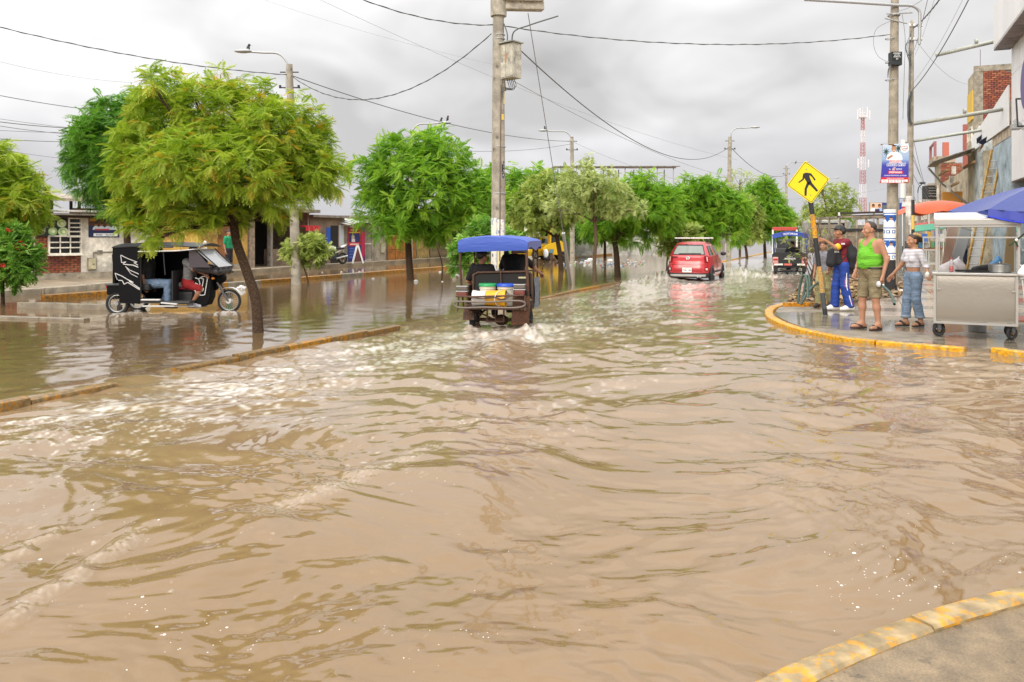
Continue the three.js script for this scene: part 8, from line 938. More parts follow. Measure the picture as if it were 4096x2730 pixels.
// ---- far blue roofed three-wheeler
{
  const p = G(3158, 1098), t = thing('three_wheeler', 'far three-wheeler with a blue roof and black back panel behind the bare shrub', 'three-wheeler', V(p.x, -0.08, p.z), ROAD + 0.12), bk = mat([0.012, 0.012, 0.013], 0.4), pr = (w, h, draw) => mat([1, 1, 1], 0.5, { map: canvasTex(w, h, draw) });
  part(t, 'roof', plate((u, v) => V(lerp(-0.68, 0.7, u), 1.72 + 0.13 * Math.sin(Math.PI * u) - 0.05 * v, lerp(0.45, -1.6, v)), 14, 8, 0.02), mat([0.16, 0.18, 0.5], 0.5)); part(t, 'roof_band', plate((u, v) => V(lerp(-0.68, 0.7, u), 1.72 + 0.13 * Math.sin(Math.PI * u) - 0.19 * v, 0.46), 14, 2, 0.015), mat([0.03, 0.07, 0.38], 0.5)); part(t, 'roof_lettering', surf((u, v) => V(lerp(-0.34, 0.5, u), 1.56 + 0.13 * Math.sin(Math.PI * lerp(0.25, 0.86, u)) + 0.12 * v, 0.478), 10, 1), pr(256, 40, (c) => { c.fillStyle = '#1c3a92'; c.fillRect(0, 0, 256, 40); c.fillStyle = '#dfe3f2'; c.font = 'bold 36px sans-serif'; c.fillText('MOTOKAR', 20, 33); }));
  part(t, 'post', tub([[-0.62, 0.8, 0.42], [-0.64, 1.68, 0.42]], 0.03), mat([0.04, 0.08, 0.35], 0.5)); part(t, 'post', tub([[0.64, 0.8, 0.42], [0.66, 1.7, 0.42]], 0.03), mat([0.04, 0.08, 0.35], 0.5)); part(t, 'post', tub([[-0.52, 0.8, -0.5], [-0.52, 1.68, -0.5]], 0.02), M.galv); part(t, 'post', tub([[0.5, 0.8, -0.5], [0.5, 1.68, -0.5]], 0.02), M.galv);
  part(t, 'back_panel', ext([[-0.66, 0.52], [0.62, 0.52], [0.66, 0.9], [0.55, 0.98], [-0.6, 0.98], [-0.68, 0.9]], 0.06, 0.01).translate(0, 0, 0.4), bk); part(t, 'lettering', new THREE.PlaneGeometry(0.52, 0.16).translate(0.0, 0.76, 0.478), pr(128, 44, (c) => { c.fillStyle = '#0e0e10'; c.fillRect(0, 0, 128, 44); c.fillStyle = '#d9d9dc'; c.font = 'bold 10px sans-serif'; c.fillText('POWERED BY', 30, 11); c.font = 'bold 29px sans-serif'; c.fillText('HONDA', 13, 39); }));
  for (const s of [-1, 1]) { const l = group(t, 'tail_lamp'); part(l, 'cluster', box(0.22, 0.36, 0.08, s * 0.56, 0.62, 0.5, 0.03), mat([0.55, 0.3, 0.28], 0.35)); part(l, 'lens', [box(0.18, 0.06, 0.02, s * 0.56, 0.7, 0.55), box(0.18, 0.06, 0.02, s * 0.56, 0.53, 0.55)], M.redLens); part(t, 'bumper_bar', box(0.34, 0.07, 0.05, s * 0.44, 0.5, 0.56, 0.015), M.white); wheel(t, 0.25, 0.1, s * 0.55, 0.2, 0.15, 'x', M.steel, 14); part(t, 'mud_flap', box(0.18, 0.22, 0.02, s * 0.55, 0.32, 0.46), bk); }
  part(t, 'number_plate', box(0.3, 0.08, 0.02, -0.08, 0.5, 0.56), mat([0.55, 0.12, 0.1], 0.5)); part(t, 'under_frame', [tub([[-0.4, 0.3, 0.4], [-0.1, 0.25, 0.4], [0.3, 0.3, 0.4]], 0.03), box(1.1, 0.1, 1.6, 0, 0.4, -0.5), tub([[-0.55, 0.2, 0.15], [0.55, 0.2, 0.15]], 0.03)], M.dark); wheel(t, 0.26, 0.09, 0, 0.2, -1.9, 'x', M.steel, 14); part(t, 'windscreen_frame', tub([[-0.5, 0.9, -1.6], [-0.5, 1.66, -1.45], [0.5, 1.66, -1.45], [0.5, 0.9, -1.6]], 0.02), M.dark); part(t, 'front_cowl', box(0.7, 0.7, 0.3, 0, 0.6, -1.7, 0.1), bk);
  person('driver silhouette in dark clothes under the far blue roof', V(p.x, -0.3, p.z).add(V(0.08, 0, -0.6).applyAxisAngle(UP, ROAD)), Math.PI + ROAD, { ...lo, cell: 0.03, fine: 0.014, hcell: 0.008, h: 1.65, skin: [0.3, 0.15, 0.09], pose: (J) => { seated(J); J.lwr.set(0.25, 1.1, 0.4); J.rwr.set(-0.25, 1.1, 0.4); J.lel.set(0.3, 1.15, 0.1); J.rel.set(-0.3, 1.15, 0.1); }, wear: [{ ...tee([0.012, 0.012, 0.013], 0.9, 'dark_jacket'), cell: 0.025 }, { ...pants([0.02, 0.02, 0.025]), cell: 0.025 }] });
  const c = P(3140, 0, 52), q = thing('box_truck', 'small truck with a red header and white posts ahead of the far three-wheeler', 'truck', V(c.x, 0, c.z), ROAD); part(q, 'header', box(1.5, 0.22, 0.1, 0, 2.0, 0, 0.02), mat([0.45, 0.05, 0.04], 0.5)); part(q, 'post', box(0.1, 1.7, 0.1, -0.72, 1.1, 0), M.white); part(q, 'post', box(0.1, 1.7, 0.1, 0.72, 1.1, 0), M.white); part(q, 'bed', box(1.5, 0.3, 2.6, 0, 0.6, -1.3, 0.03), M.dark); part(q, 'cab', box(1.4, 0.9, 1.1, 0, 0.9, -3.1, 0.15), M.dark); for (const s of [-1, 1]) for (const z of [-0.5, -3]) wheel(q, 0.32, 0.18, s * 0.7, 0.3, z, 'x', M.steel, 5);
}
// ---- stake truck parked on the right
{
  const d = 33, L = P(3368, 0, d), t = thing('stake_truck', 'grey flatbed truck with tall wooden stake sides parked behind the people', 'truck', V(L.x + 1.0, PAVE, -d), -0.06), Y = (py) => P(0, py, d).y - PAVE, wood = grimy([0.36, 0.31, 0.24], 0.9), rail = mat([0.05, 0.035, 0.03], 0.7), w = 0.95;
  for (let i = 0; i < 5; i++) part(t, 'plank', box(1.84, 0.145, 0.04, 0, Y(975) + 0.08 + i * 0.0 + (i - 2) * 0.155, 0, 0.008), wood); for (let i = 0; i < 3; i++) part(t, 'plank', box(1.84, 0.1, 0.04, 0, Y(1006) - 0.02 - 0.0 + i * -0.0 + (i - 1) * 0.11 - 0.12, 0.01, 0.008), grimy([0.3, 0.24, 0.17], 0.9));
  for (let i = 0; i < 5; i++) part(t, 'stake', box(0.07, Y(880) - Y(1000), 0.05, -0.84 + i * 0.42, (Y(880) + Y(1000)) / 2, 0.05, 0.01), grimy([0.45, 0.41, 0.34], 0.9)); part(t, 'brace', [beam(V(-0.72, Y(918), 0.05), V(-0.62, Y(888), 0.05), 0.05), beam(V(0.76, Y(918), 0.05), V(0.62, Y(888), 0.05), 0.05)], M.galv); part(t, 'top_rail', box(2.0, 0.09, 0.1, 0, Y(868), 0, 0.01), wood); part(t, 'dark_rail', [move(box(2.05, 0.08, 0.12), 0, Y(851), 0, 0, 0, 0.03), move(box(2.05, 0.06, 0.1), 0, Y(862) + 0.0, -0.4, 0, 0, 0.03)], rail); part(t, 'rubber_band', box(1.95, 0.1, 0.03, 0, Y(920), 0.09), M.dark); part(t, 'board', box(1.84, 0.22, 0.03, 0, Y(936), 0.03), wood);
  for (const s of [-1, 1]) { for (let i = 0; i < 6; i++) part(t, 'side_plank', box(0.04, 0.17, 4.2, s * w, Y(1000) + i * 0.19, -2.15, 0.008), wood); for (let i = 0; i < 4; i++) part(t, 'side_stake', box(0.06, 1.5, 0.08, s * (w + 0.04), Y(940), -0.2 - i * 1.3), wood); part(t, 'side_top', box(0.07, 0.09, 4.2, s * w, Y(868), -2.15), wood); }
  part(t, 'bed', box(1.94, 0.14, 4.3, 0, Y(1012), -2.1), M.rust); const bp = group(t, 'rear_bumper'); part(bp, 'bar', box(1.9, 0.1, 0.08, 0, Y(1062), 0.06, 0.01), M.galv); for (let i = 0; i < 8; i++) part(bp, 'reflective_strip', box(0.21, 0.07, 0.012, -0.83 + i * 0.235, Y(1018), 0.07), i % 2 ? mat([0.7, 0.5, 0.05], 0.4) : mat([0.5, 0.03, 0.03], 0.4)); part(t, 'number_plate', box(0.24, 0.14, 0.02, 0.42, Y(1040), 0.06), mat([0.7, 0.6, 0.08], 0.5)); part(t, 'dark_box', box(0.42, 0.24, 0.1, 0.3, Y(1042), 0), M.dark); for (const s of [-1, 1]) { part(t, 'tail_lamp', ball(0.07, s * 0.62, Y(1036), 0.05, 1, 1, 0.4), mat([0.4, 0.34, 0.3], 0.4)); part(t, 'mud_flap', box(0.42, 0.4, 0.03, s * 0.68, Y(1078), -0.3), M.dark); for (const z of [-0.7, -3.9]) wheel(t, 0.4, 0.24, s * 0.72, 0.36, z, 'x', M.steel, 5); }
  part(t, 'chassis', box(0.8, 0.2, 4.6, 0, 0.55, -2.3), M.dark); part(t, 'cab', [box(1.85, 1.5, 1.4, 0, 1.5, -5.1, 0.15)], grimy([0.4, 0.4, 0.38])); part(t, 'cab_window', bx(-0.7, 0.7, 1.7, 2.1, -4.4, -4.38), M.darkGlass);
}
// ---- yellow vehicles across the avenue
{
  const p = P(2148, 0, 52), c = carRings([[0.22, 1.8, -1.8, 0.74], [0.5, 1.88, -1.9, 0.8], [0.8, 1.8, -1.8, 0.8], [0.95, 1.6, -0.9, 0.76], [1.3, 1.2, -0.4, 0.6], [1.42, 1.0, -0.1, 0.5]]), ye = mat([0.66, 0.4, 0.015], 0.35, { clearcoat: 0.4 }), D = Math.PI / 180;
  const t = thing('taxi_car', 'yellow car parked across the avenue, left of the yellow machine', 'car', V(p.x, 0.1, p.z), 2.5); part(t, 'body', [c.hull(0.22, 1.42), c.cap(1.42)], ye); part(t, 'windscreen', c.patch(-118 * D, -62 * D, 0.98, 1.34, 0.006), M.darkGlass); part(t, 'rear_window', c.patch(62 * D, 118 * D, 0.98, 1.3, 0.006), M.darkGlass); for (const [a, b] of [[4, 30], [-40, -4], [150, 176], [184, 220]]) part(t, 'side_window', c.patch(a * D, b * D, 0.98, 1.28, 0.006), M.darkGlass); part(t, 'grille', c.patch(-110 * D, -70 * D, 0.4, 0.6, 0.01), M.black); for (const [a, b] of [[-66, -56], [-124, -114]]) part(t, 'headlight', c.patch(a * D, b * D, 0.62, 0.74, 0.012), M.clearLens); for (const s of [-1, 1]) for (const z of [1.2, -1.25]) wheel(t, 0.3, 0.18, s * 0.74, 0.3, z, 'x', M.steel, 5);
  const q = P(2214, 0, 51), m = thing('mini_loader', 'yellow compact machine with a sloping hood beside the yellow car', 'machine', V(q.x, 0.12, q.z), 0.15); part(m, 'body', ext([[-0.6, 0.35], [0.55, 0.25], [0.62, 0.9], [0.35, 1.1], [-0.55, 0.85], [-0.72, 0.6]], 1.0, 0.03).translate(0, 0, -0.5), ye); part(m, 'engine_cover', box(0.5, 0.35, 0.9, -0.3, 0.5, 0.08, 0.04), mat([0.5, 0.3, 0.02], 0.5)); part(m, 'mast', [box(0.09, 1.2, 0.09, -0.25, 1.5, 0.3), box(0.09, 1.2, 0.09, -0.25, 1.5, -0.3)], ye); part(m, 'seat', box(0.3, 0.4, 0.4, 0.0, 1.15, 0, 0.05), M.dark); for (const s of [-0.52, 0.52]) { wheel(m, 0.3, 0.2, 0.5, 0.2, s, 'z', M.dark, 5); wheel(m, 0.26, 0.2, -0.5, 0.2, s, 'z', M.dark, 5); }
  const b = thing('bollard', 'short rusty post standing in front of the yellow machine', 'bollard', P(2206, 0, 44).setY(0)); part(b, 'post', cyl(0.07, 0.06, 0.7, 0, 0.35, 0), M.rust); part(b, 'sign_plate', box(0.2, 0.2, 0.02, 0, 0.75, 0.06, 0.005), mat([0.1, 0.2, 0.25], 0.5));
}
// ---- parked motorbike and folding board in front of the kiosk
{
  const p = P(1330, 0, 40.5), t = thing('motorbike', 'white motorbike parked between the brown house and the kiosk', 'motorbike', V(p.x, 0.15, p.z), 0.9), wh = mat([0.7, 0.7, 0.68], 0.3); wheel(t, 0.3, 0.09, -0.62, 0.3, 0, 'z', M.dark, 18); wheel(t, 0.3, 0.11, 0.62, 0.3, 0, 'z', M.dark, 18); part(t, 'tank', nets([[V(-0.2, 0.82, 0), V(0.1, 0.78, 0), 0.15, 0.11], [V(-0.3, 0.6, 0), V(-0.1, 0.55, 0), 0.1, 0.12]], 0.025, 0.06), wh); part(t, 'seat', box(0.6, 0.09, 0.24, 0.4, 0.8, 0, 0.04), M.black); part(t, 'fork', [tub([[-0.62, 0.3, 0.08], [-0.36, 0.98, 0.08]], 0.025), tub([[-0.62, 0.3, -0.08], [-0.36, 0.98, -0.08]], 0.025)], M.steel); part(t, 'handlebar', tub([[-0.25, 1.08, 0.36], [-0.36, 1.02, 0.1], [-0.36, 1.02, -0.1], [-0.25, 1.08, -0.36]], 0.014), M.black); part(t, 'fairing', nets([[V(-0.48, 0.98, 0), V(-0.42, 0.8, 0), 0.12, 0.13], [V(-0.66, 0.66, 0), V(-0.48, 0.68, 0), 0.06, 0.06]], 0.025, 0.05), wh); part(t, 'tail', nets([[V(0.6, 0.86, 0), V(0.85, 0.95, 0), 0.08, 0.03], [V(0.2, 0.6, 0), V(0.7, 0.78, 0), 0.05, 0.05]], 0.025, 0.05), wh); part(t, 'engine', box(0.4, 0.3, 0.26, 0, 0.4, 0, 0.06), M.dark); part(t, 'exhaust', bar(V(0.1, 0.3, 0.15), V(0.8, 0.42, 0.17), 0.05), M.steel);
  const q = P(1430, 1052, 42.5), a = thing('folding_board', 'pale A-frame folding board in front of the kiosk banner', 'board', V(q.x, 0.15, q.z), 0.35); part(a, 'leg', [beam(V(-0.28, 0, 0.1), V(-0.03, 0.92, 0), 0.09, 0.06)], M.white); part(a, 'leg', [beam(V(0.28, 0, 0.1), V(0.03, 0.92, 0), 0.09, 0.06)], M.white); part(a, 'panel', ext([[-0.2, 0.1], [0.2, 0.1], [0.02, 0.8], [-0.02, 0.8]], 0.03).translate(0, 0, 0.0), mat([0.12, 0.04, 0.04], 0.7)); part(a, 'back_leg', beam(V(0, 0, -0.3), V(0, 0.92, 0), 0.05), M.white);
}
// ---------------------------------------------------------------- crossing sign, food cart, market
srand(808);
{ // leaning crossing sign
  const d = 16.25, b = G(3303, 1252, PAVE), t = thing('crossing_sign', 'yellow diamond pedestrian crossing sign on a leaning striped post', 'sign', V(b.x, PAVE, b.z)), a = P(3302, 1250, d).sub(t.position), e = P(3243, 806, d).sub(t.position), at = (py) => a.clone().lerp(e, (1250 - py) / (1250 - 806)); a.y = 0;
  const bands = [[1262, 1228, 'd'], [1228, 1165, 'g'], [1165, 1062, 'w'], [1062, 950, 'd'], [950, 857, 'y'], [857, 790, 'd']], mm = { d: mat([0.022, 0.024, 0.026], 0.55), g: mat([0.06, 0.065, 0.07], 0.6), y: mat([1, 0.9, 0.75], 0.5, { map: rep(T.paint, 2.2) }), w: mat([1, 0.95, 0.85], 0.6, { map: rep(T.paintWorn, 3) }) };
  for (const [p0, p1, k] of bands) part(t, 'post_band', uvm(bar(at(p0), at(p1), 0.046, 0.046, 14)), mm[k], k === 'y' || k === 'w' ? 'worn yellow band of the post' : 'black band of the post');
  const c = P(3234, 729, d - 0.06).sub(t.position), g = group(t, 'plate'); g.position.copy(c); const R = 0.415;
  const sq = (r, k) => { const o = []; for (let i = 0; i < 4; i++) { const a0 = i * Math.PI / 2; for (let j = -2; j <= 2; j++) { const q = a0 + j * 0.06; o.push([Math.cos(a0) * (r - k) + Math.cos(a0 + j * 0.4) * k, Math.sin(a0) * (r - k) + Math.sin(a0 + j * 0.4) * k]); } } return o; };
  g.rotation.z = 0.15; part(g, 'sheet', ext(sq(R, 0.03), 0.004).translate(0, 0, -0.004), mat([0.78, 0.62, 0.012], 0.35)); part(g, 'back', ext(sq(R - 0.002, 0.03), 0.003).translate(0, 0, -0.008), M.galv);
  const border = shape(sq(R - 0.022, 0.03)); border.holes.push(new THREE.Path(sq(R - 0.033, 0.03).map((p) => new THREE.Vector2(p[0], p[1])))); const ink = mat([0.02, 0.02, 0.02], 0.5), flat = (s) => new THREE.ExtrudeGeometry(s, { depth: 0.0015, bevelEnabled: false, curveSegments: 20 }).translate(0, 0, 0.0005); part(g, 'border', flat(border), ink);
  const S = 0.415 / 260, man = (pts) => flat(shape(pts.map(([x, y]) => [(x - 262) * S, (262 - y) * S]))); const head = new THREE.Shape(); head.absarc(-28 * S, 148 * S, 25 * S, 0, 7); part(g, 'walking_figure', [flat(head), man([[215, 150], [246, 142], [282, 150], [312, 160], [340, 212], [356, 246], [340, 256], [316, 206], [288, 178], [290, 220], [304, 268], [296, 276], [246, 268], [222, 206], [210, 226], [146, 256], [140, 242], [196, 212], [206, 176]]), man([[246, 262], [300, 268], [318, 300], [368, 382], [344, 394], [284, 310], [262, 290]]), man([[244, 266], [276, 280], [232, 345], [216, 424], [190, 420], [204, 336]])], ink); part(g, 'bolt', [cyl(0.011, 0.011, 0.008).rotateX(1.57).translate(-0.0, R * 0.62, 0.003), cyl(0.011, 0.011, 0.008).rotateX(1.57).translate(0, -R * 0.62, 0.003)], M.steel);
}
{ // stainless food cart
  const d = 12.7, k = d / F, o = P(3740, 0, d).setY(PAVE), t = thing('food_cart', 'stainless steel street food cart with glass case and black castor wheels', 'food cart', o, -0.478), X = (px) => (px - 3740) / 330 * 1.09, Y = (py) => EYE - (py - HY) * k - PAVE, inox = mat([0.31, 0.285, 0.25], 0.4, { metalness: 0.85, bumpMap: rep(T.grime, 0.8), bumpScale: 0.002 }), fr = mat([0.42, 0.41, 0.385], 0.35, { metalness: 0.7 }), D = -0.62;
  const W = X(4070), y0 = Y(1283), y1 = Y(1100); part(t, 'front_panel', plate((u, v) => V(lerp(0.025, W - 0.03, u), lerp(y0 + 0.02, y1 - 0.01, v), 0.006 * Math.sin(u * 3.1) - 0.02 * Math.pow(Math.abs(v - 0.55) * 2, 4)), 16, 16, 0.02), inox); part(t, 'body', [bx(0.02, W - 0.02, y0, y1, D, -0.03)], inox); part(t, 'corner_post', [bx(-0.015, 0.02, y0 - 0.02, y1, -0.03, 0.012), bx(W - 0.025, W + 0.01, y0 - 0.02, y1, -0.03, 0.012)], fr); part(t, 'bottom_rail', bx(-0.015, W + 0.01, y0 - 0.04, y0 - 0.005, -0.03, 0.01), fr); part(t, 'top_edge', bx(-0.04, W + 0.03, y1 + 0.002, y1 + 0.04, D - 0.02, 0.03, 0.008), fr); part(t, 'latch', [box(0.05, 0.02, 0.02, X(3757), Y(1155), 0.025), box(0.012, 0.2, 0.01, X(3752), Y(1132), 0.02), box(0.05, 0.02, 0.02, X(4055), Y(1158), 0.025), box(0.012, 0.2, 0.01, X(4063), Y(1132), 0.02)], fr);
  const yt = Y(902), yh = Y(878), yTop = Y(850); for (const [x, z] of [[0.01, 0.0], [W + 0.0, 0.0], [0.01, D], [W, D]]) part(t, 'case_post', bx(x, x + 0.035, y1 + 0.04, yt, z - 0.035, z), fr);
  part(t, 'case_rail', [bx(0.045, W, Y(953), Y(947), -0.02, 0.0), bx(0.045, W, Y(953), Y(947), D - 0.02, D)], fr); part(t, 'case_top', [bx(-0.01, W + 0.045, yt, yh, D - 0.03, 0.02, 0.01), bx(-0.01, W + 0.045, yt - 0.03, yt - 0.005, D - 0.02, 0.012, 0.006)], fr); part(t, 'roof_sheet', plate((u, v) => V(lerp(-0.01, W + 0.04, u), yh + (yTop - yh) * Math.sin(Math.PI * (0.02 + 0.96 * v)) * 0.98 + 0.002, lerp(0.02, D - 0.03, v)), 4, 14, 0.01), mat([0.72, 0.72, 0.7], 0.3, { metalness: 0.5 }));
  part(t, 'glass_pane', [bx(0.045, W, Y(945), yt - 0.03, -0.012, -0.008)], M.glass); part(t, 'glass_pane', [bx(0.02, 0.024, y1 + 0.04, yt - 0.03, D, -0.035)], M.glass); part(t, 'glass_pane', [bx(W + 0.014, W + 0.018, y1 + 0.04, yt - 0.03, D, -0.035)], M.glass);
  const sd = group(t, 'side_shelf'); part(sd, 'frame', [bx(X(3690), X(3742), Y(953), Y(947), -0.02, 0), bx(X(3690), X(3742), Y(1003), Y(998), -0.02, 0), bx(X(3690), X(3742), Y(1060), Y(1052), -0.02, 0), bx(X(3690), X(3695), Y(1052), Y(953), -0.02, 0), bx(X(3690), X(3742), Y(1060), Y(1052), D + 0.2, D + 0.22), bx(X(3690), X(3695), Y(1060), Y(1052), D + 0.22, -0.02)], fr); part(sd, 'glass_pane', bx(X(3695), X(3740), Y(1052), Y(953), -0.012, -0.008), M.glass);
  part(t, 'side_rack', [bx(W + 0.05, W + 0.5, Y(953), Y(948), -0.02, 0), bx(W + 0.05, W + 0.5, Y(1000), Y(996), -0.02, 0), bx(W + 0.05, W + 0.5, Y(1060), Y(1054), -0.02, 0), beam(V(W + 0.06, Y(1112), 0), V(W + 0.14, Y(1335), 0.06), 0.02), beam(V(W + 0.03, Y(1108), 0.02), V(W + 0.3, Y(1090), 0.02), 0.03)], fr);
  for (const [x, r] of [[X(3757), 0.092], [X(4050), 0.098]]) for (const z of [-0.08, D + 0.1]) { const g = group(t, 'castor'); g.position.set(x, r, z); part(g, 'tyre', new THREE.TorusGeometry(r - 0.022, 0.022, 8, 24).rotateY(x > 0.5 ? 0.7 : 0.25), M.rubber); part(g, 'spoke', [0, 1, 2, 3, 4, 5].map((i) => bar(V(0, 0, 0), V(Math.cos(i * 1.047) * (r - 0.03), Math.sin(i * 1.047) * (r - 0.03), 0), 0.012, 0.01, 5).rotateY(x > 0.5 ? 0.7 : 0.25)), M.rubber); part(g, 'hub', [cyl(0.022, 0.022, 0.06).rotateX(1.57).rotateY(x > 0.5 ? 0.7 : 0.25)], mat([0.3, 0.16, 0.05], 0.4, { metalness: 0.6 })); part(g, 'bracket', [box(0.05, 0.1, 0.012, 0, 0.05, 0.035).rotateY(x > 0.5 ? 0.7 : 0.25), box(0.07, 0.02, 0.09, 0, y0 - 0.05 - r + 0.002, 0)], mat([0.08, 0.08, 0.09], 0.4)); }
  // what stands on it
  const put = (x, y, z) => V(x, y, z).applyAxisAngle(UP, -0.478).add(o), pt = thing('cooking_pot', 'large steel cooking pot at the right end of the cart counter', 'pot', put(X(4006), y1 + 0.042, -0.3)); part(pt, 'body', lathe([[0.001, 0], [0.14, 0], [0.15, 0.01], [0.15, 0.115], [0.158, 0.12], [0.148, 0.124]], 30), M.steel); part(pt, 'lid', lathe([[0.152, 0.125], [0.1, 0.135], [0.03, 0.142], [0.001, 0.144]], 30), M.steel); part(pt, 'handle', tube([V(0.145, 0.08, 0.03), V(0.19, 0.085, 0.02), V(0.19, 0.085, -0.02), V(0.145, 0.08, -0.03)], 0.007, 6), M.steel); part(pt, 'knob', ball(0.018, 0, 0.155, 0), M.steel);
  const bo = thing('sauce_bottle', 'red sauce bottle with clear top on the cart counter', 'bottle', put(X(3809), y1 + 0.042, -0.2)); part(bo, 'sauce', lathe([[0.001, 0.002], [0.026, 0.002], [0.027, 0.06], [0.024, 0.09], [0.001, 0.09]], 16), mat([0.5, 0.015, 0.03], 0.25)); part(bo, 'bottle', lathe([[0.001, 0], [0.028, 0], [0.029, 0.06], [0.024, 0.09], [0.029, 0.11], [0.028, 0.17], [0.012, 0.2]], 16), mat([0.9, 0.9, 0.9], 0.1, { transmission: 0.9, thickness: 0 })); part(bo, 'cap', cyl(0.013, 0.013, 0.022, 0, 0.21, 0), mat([0.5, 0.02, 0.03], 0.4));
  const tr = thing('griddle_tray', 'flat black griddle tray in the middle of the cart counter', 'tray', put(X(3895), y1 + 0.042, -0.3)); part(tr, 'base', box(0.36, 0.012, 0.3, 0, 0.006, 0, 0.004), M.black); part(tr, 'rim', [box(0.36, 0.02, 0.01, 0, 0.02, 0.15), box(0.36, 0.02, 0.01, 0, 0.02, -0.15)], M.black);
  const pb = thing('plastic_bag', 'white plastic bag tied to the right side of the cart', 'plastic bag', put(W + 0.04, y1 + 0.01, 0.04)); part(pb, 'sack', nets([[V(0, 0.04, 0), V(0.02, 0.09, 0), 0.045, 0.03], [V(0.05, 0.02, 0.01), V(0.0, 0.05, 0), 0.035, 0.03], [V(0.02, 0.1, 0), V(0.03, 0.15, 0), 0.02, 0.012]], 0.008, 0.03), mat([0.75, 0.75, 0.77], 0.4)); part(pb, 'ear', [bar(V(0.03, 0.13, 0), V(0.06, 0.18, 0), 0.012, 0.005), bar(V(0.02, 0.13, 0), V(-0.02, 0.17, 0), 0.012, 0.005)], mat([0.75, 0.75, 0.77], 0.4));
  const rg = thing('rag_strap', 'dark green strap knotted on the right case post of the cart', 'strap', put(W - 0.02, Y(960), 0.03)); part(rg, 'strap', [tube([V(-0.1, -0.08, 0), V(0, 0, 0.01), V(0.16, 0.12, 0)], 0.012, 6), tube([V(-0.02, 0.02, 0), V(0.02, -0.1, 0.01)], 0.012, 6)], mat([0.02, 0.05, 0.02], 0.7)); part(rg, 'knot', ball(0.025, 0, 0, 0.01), M.white);
  const bk = thing('bucket', 'grey bucket standing on the pavement under the cart', 'bucket', put(X(3925), 0, D - 0.5)); part(bk, 'tub', lathe([[0.001, 0], [0.13, 0], [0.145, 0.32], [0.15, 0.33]], 24), mat([0.35, 0.35, 0.36], 0.5)); part(bk, 'rim', new THREE.TorusGeometry(0.15, 0.008, 6, 24).rotateX(1.57).translate(0, 0.33, 0), mat([0.35, 0.35, 0.36], 0.5));
  // big blue parasol
  const uc = P(4255, 744, d - 0.1), u = thing('parasol', 'large blue market parasol with fringed edge over the food cart', 'parasol', V(uc.x, PAVE, uc.z - 0.35)), H = uc.y - PAVE + 0.06, R = 1.4, bl = mat([0.03, 0.055, 0.27], 0.5, { transmission: 0.12, thickness: 0, map: rep(T.fabric, 6) }), edge = mat([0.012, 0.03, 0.48], 0.6), N = 8, ph = 0.35;
  const cv = (a, k) => { const s = (a - ph) / (6.2832 / N), f = s - Math.floor(s), pinch = Math.cos(Math.PI / N) / Math.cos((f - 0.5) * 6.2832 / N), sag = 0.05 * Math.sin(Math.PI * f) * k; return V(R * k * pinch * Math.cos(a), H - 0.42 * Math.pow(k, 1.5) - sag, R * k * pinch * Math.sin(a)); };
  for (let i = 0; i < N; i++) { part(u, 'canopy_panel', plate((p, q) => cv(ph + (i + p) * 6.2832 / N, 0.02 + q * 0.98), 8, 10, 0.004), bl); part(u, 'valance', plate((p, q) => { const a = ph + (i + p) * 6.2832 / N, b = cv(a, 1), s = 1 + 0.02 * Math.sin(p * 25 + i); return V(b.x * s, b.y - q * (0.11 + 0.05 * Math.sin(p * Math.PI) + 0.02 * Math.sin(p * 18 + i * 2)), b.z * s); }, 14, 3, 0.004), i % 2 ? bl : mat([0.05, 0.07, 0.36], 0.6)); part(u, 'fringe', tube(Array.from({ length: 9 }, (_, m) => { const p = m / 8, b = cv(ph + (i + p) * 6.2832 / N, 1); return V(b.x * 1.01, b.y - (0.115 + 0.05 * Math.sin(p * Math.PI)), b.z * 1.01); }), 0.014, 5, 24), edge); part(u, 'rib', bar(cv(ph + i * 6.2832 / N, 0.03).add(V(0, -0.03, 0)), cv(ph + i * 6.2832 / N, 0.98).add(V(0, -0.02, 0)), 0.008), M.steel); }
  part(u, 'pole', bar(V(0, 0, 0), V(0, H, 0), 0.022), M.white); part(u, 'finial', lathe([[0.03, H - 0.01], [0.035, H + 0.01], [0.02, H + 0.05], [0.001, H + 0.06]], 12), M.white);
}
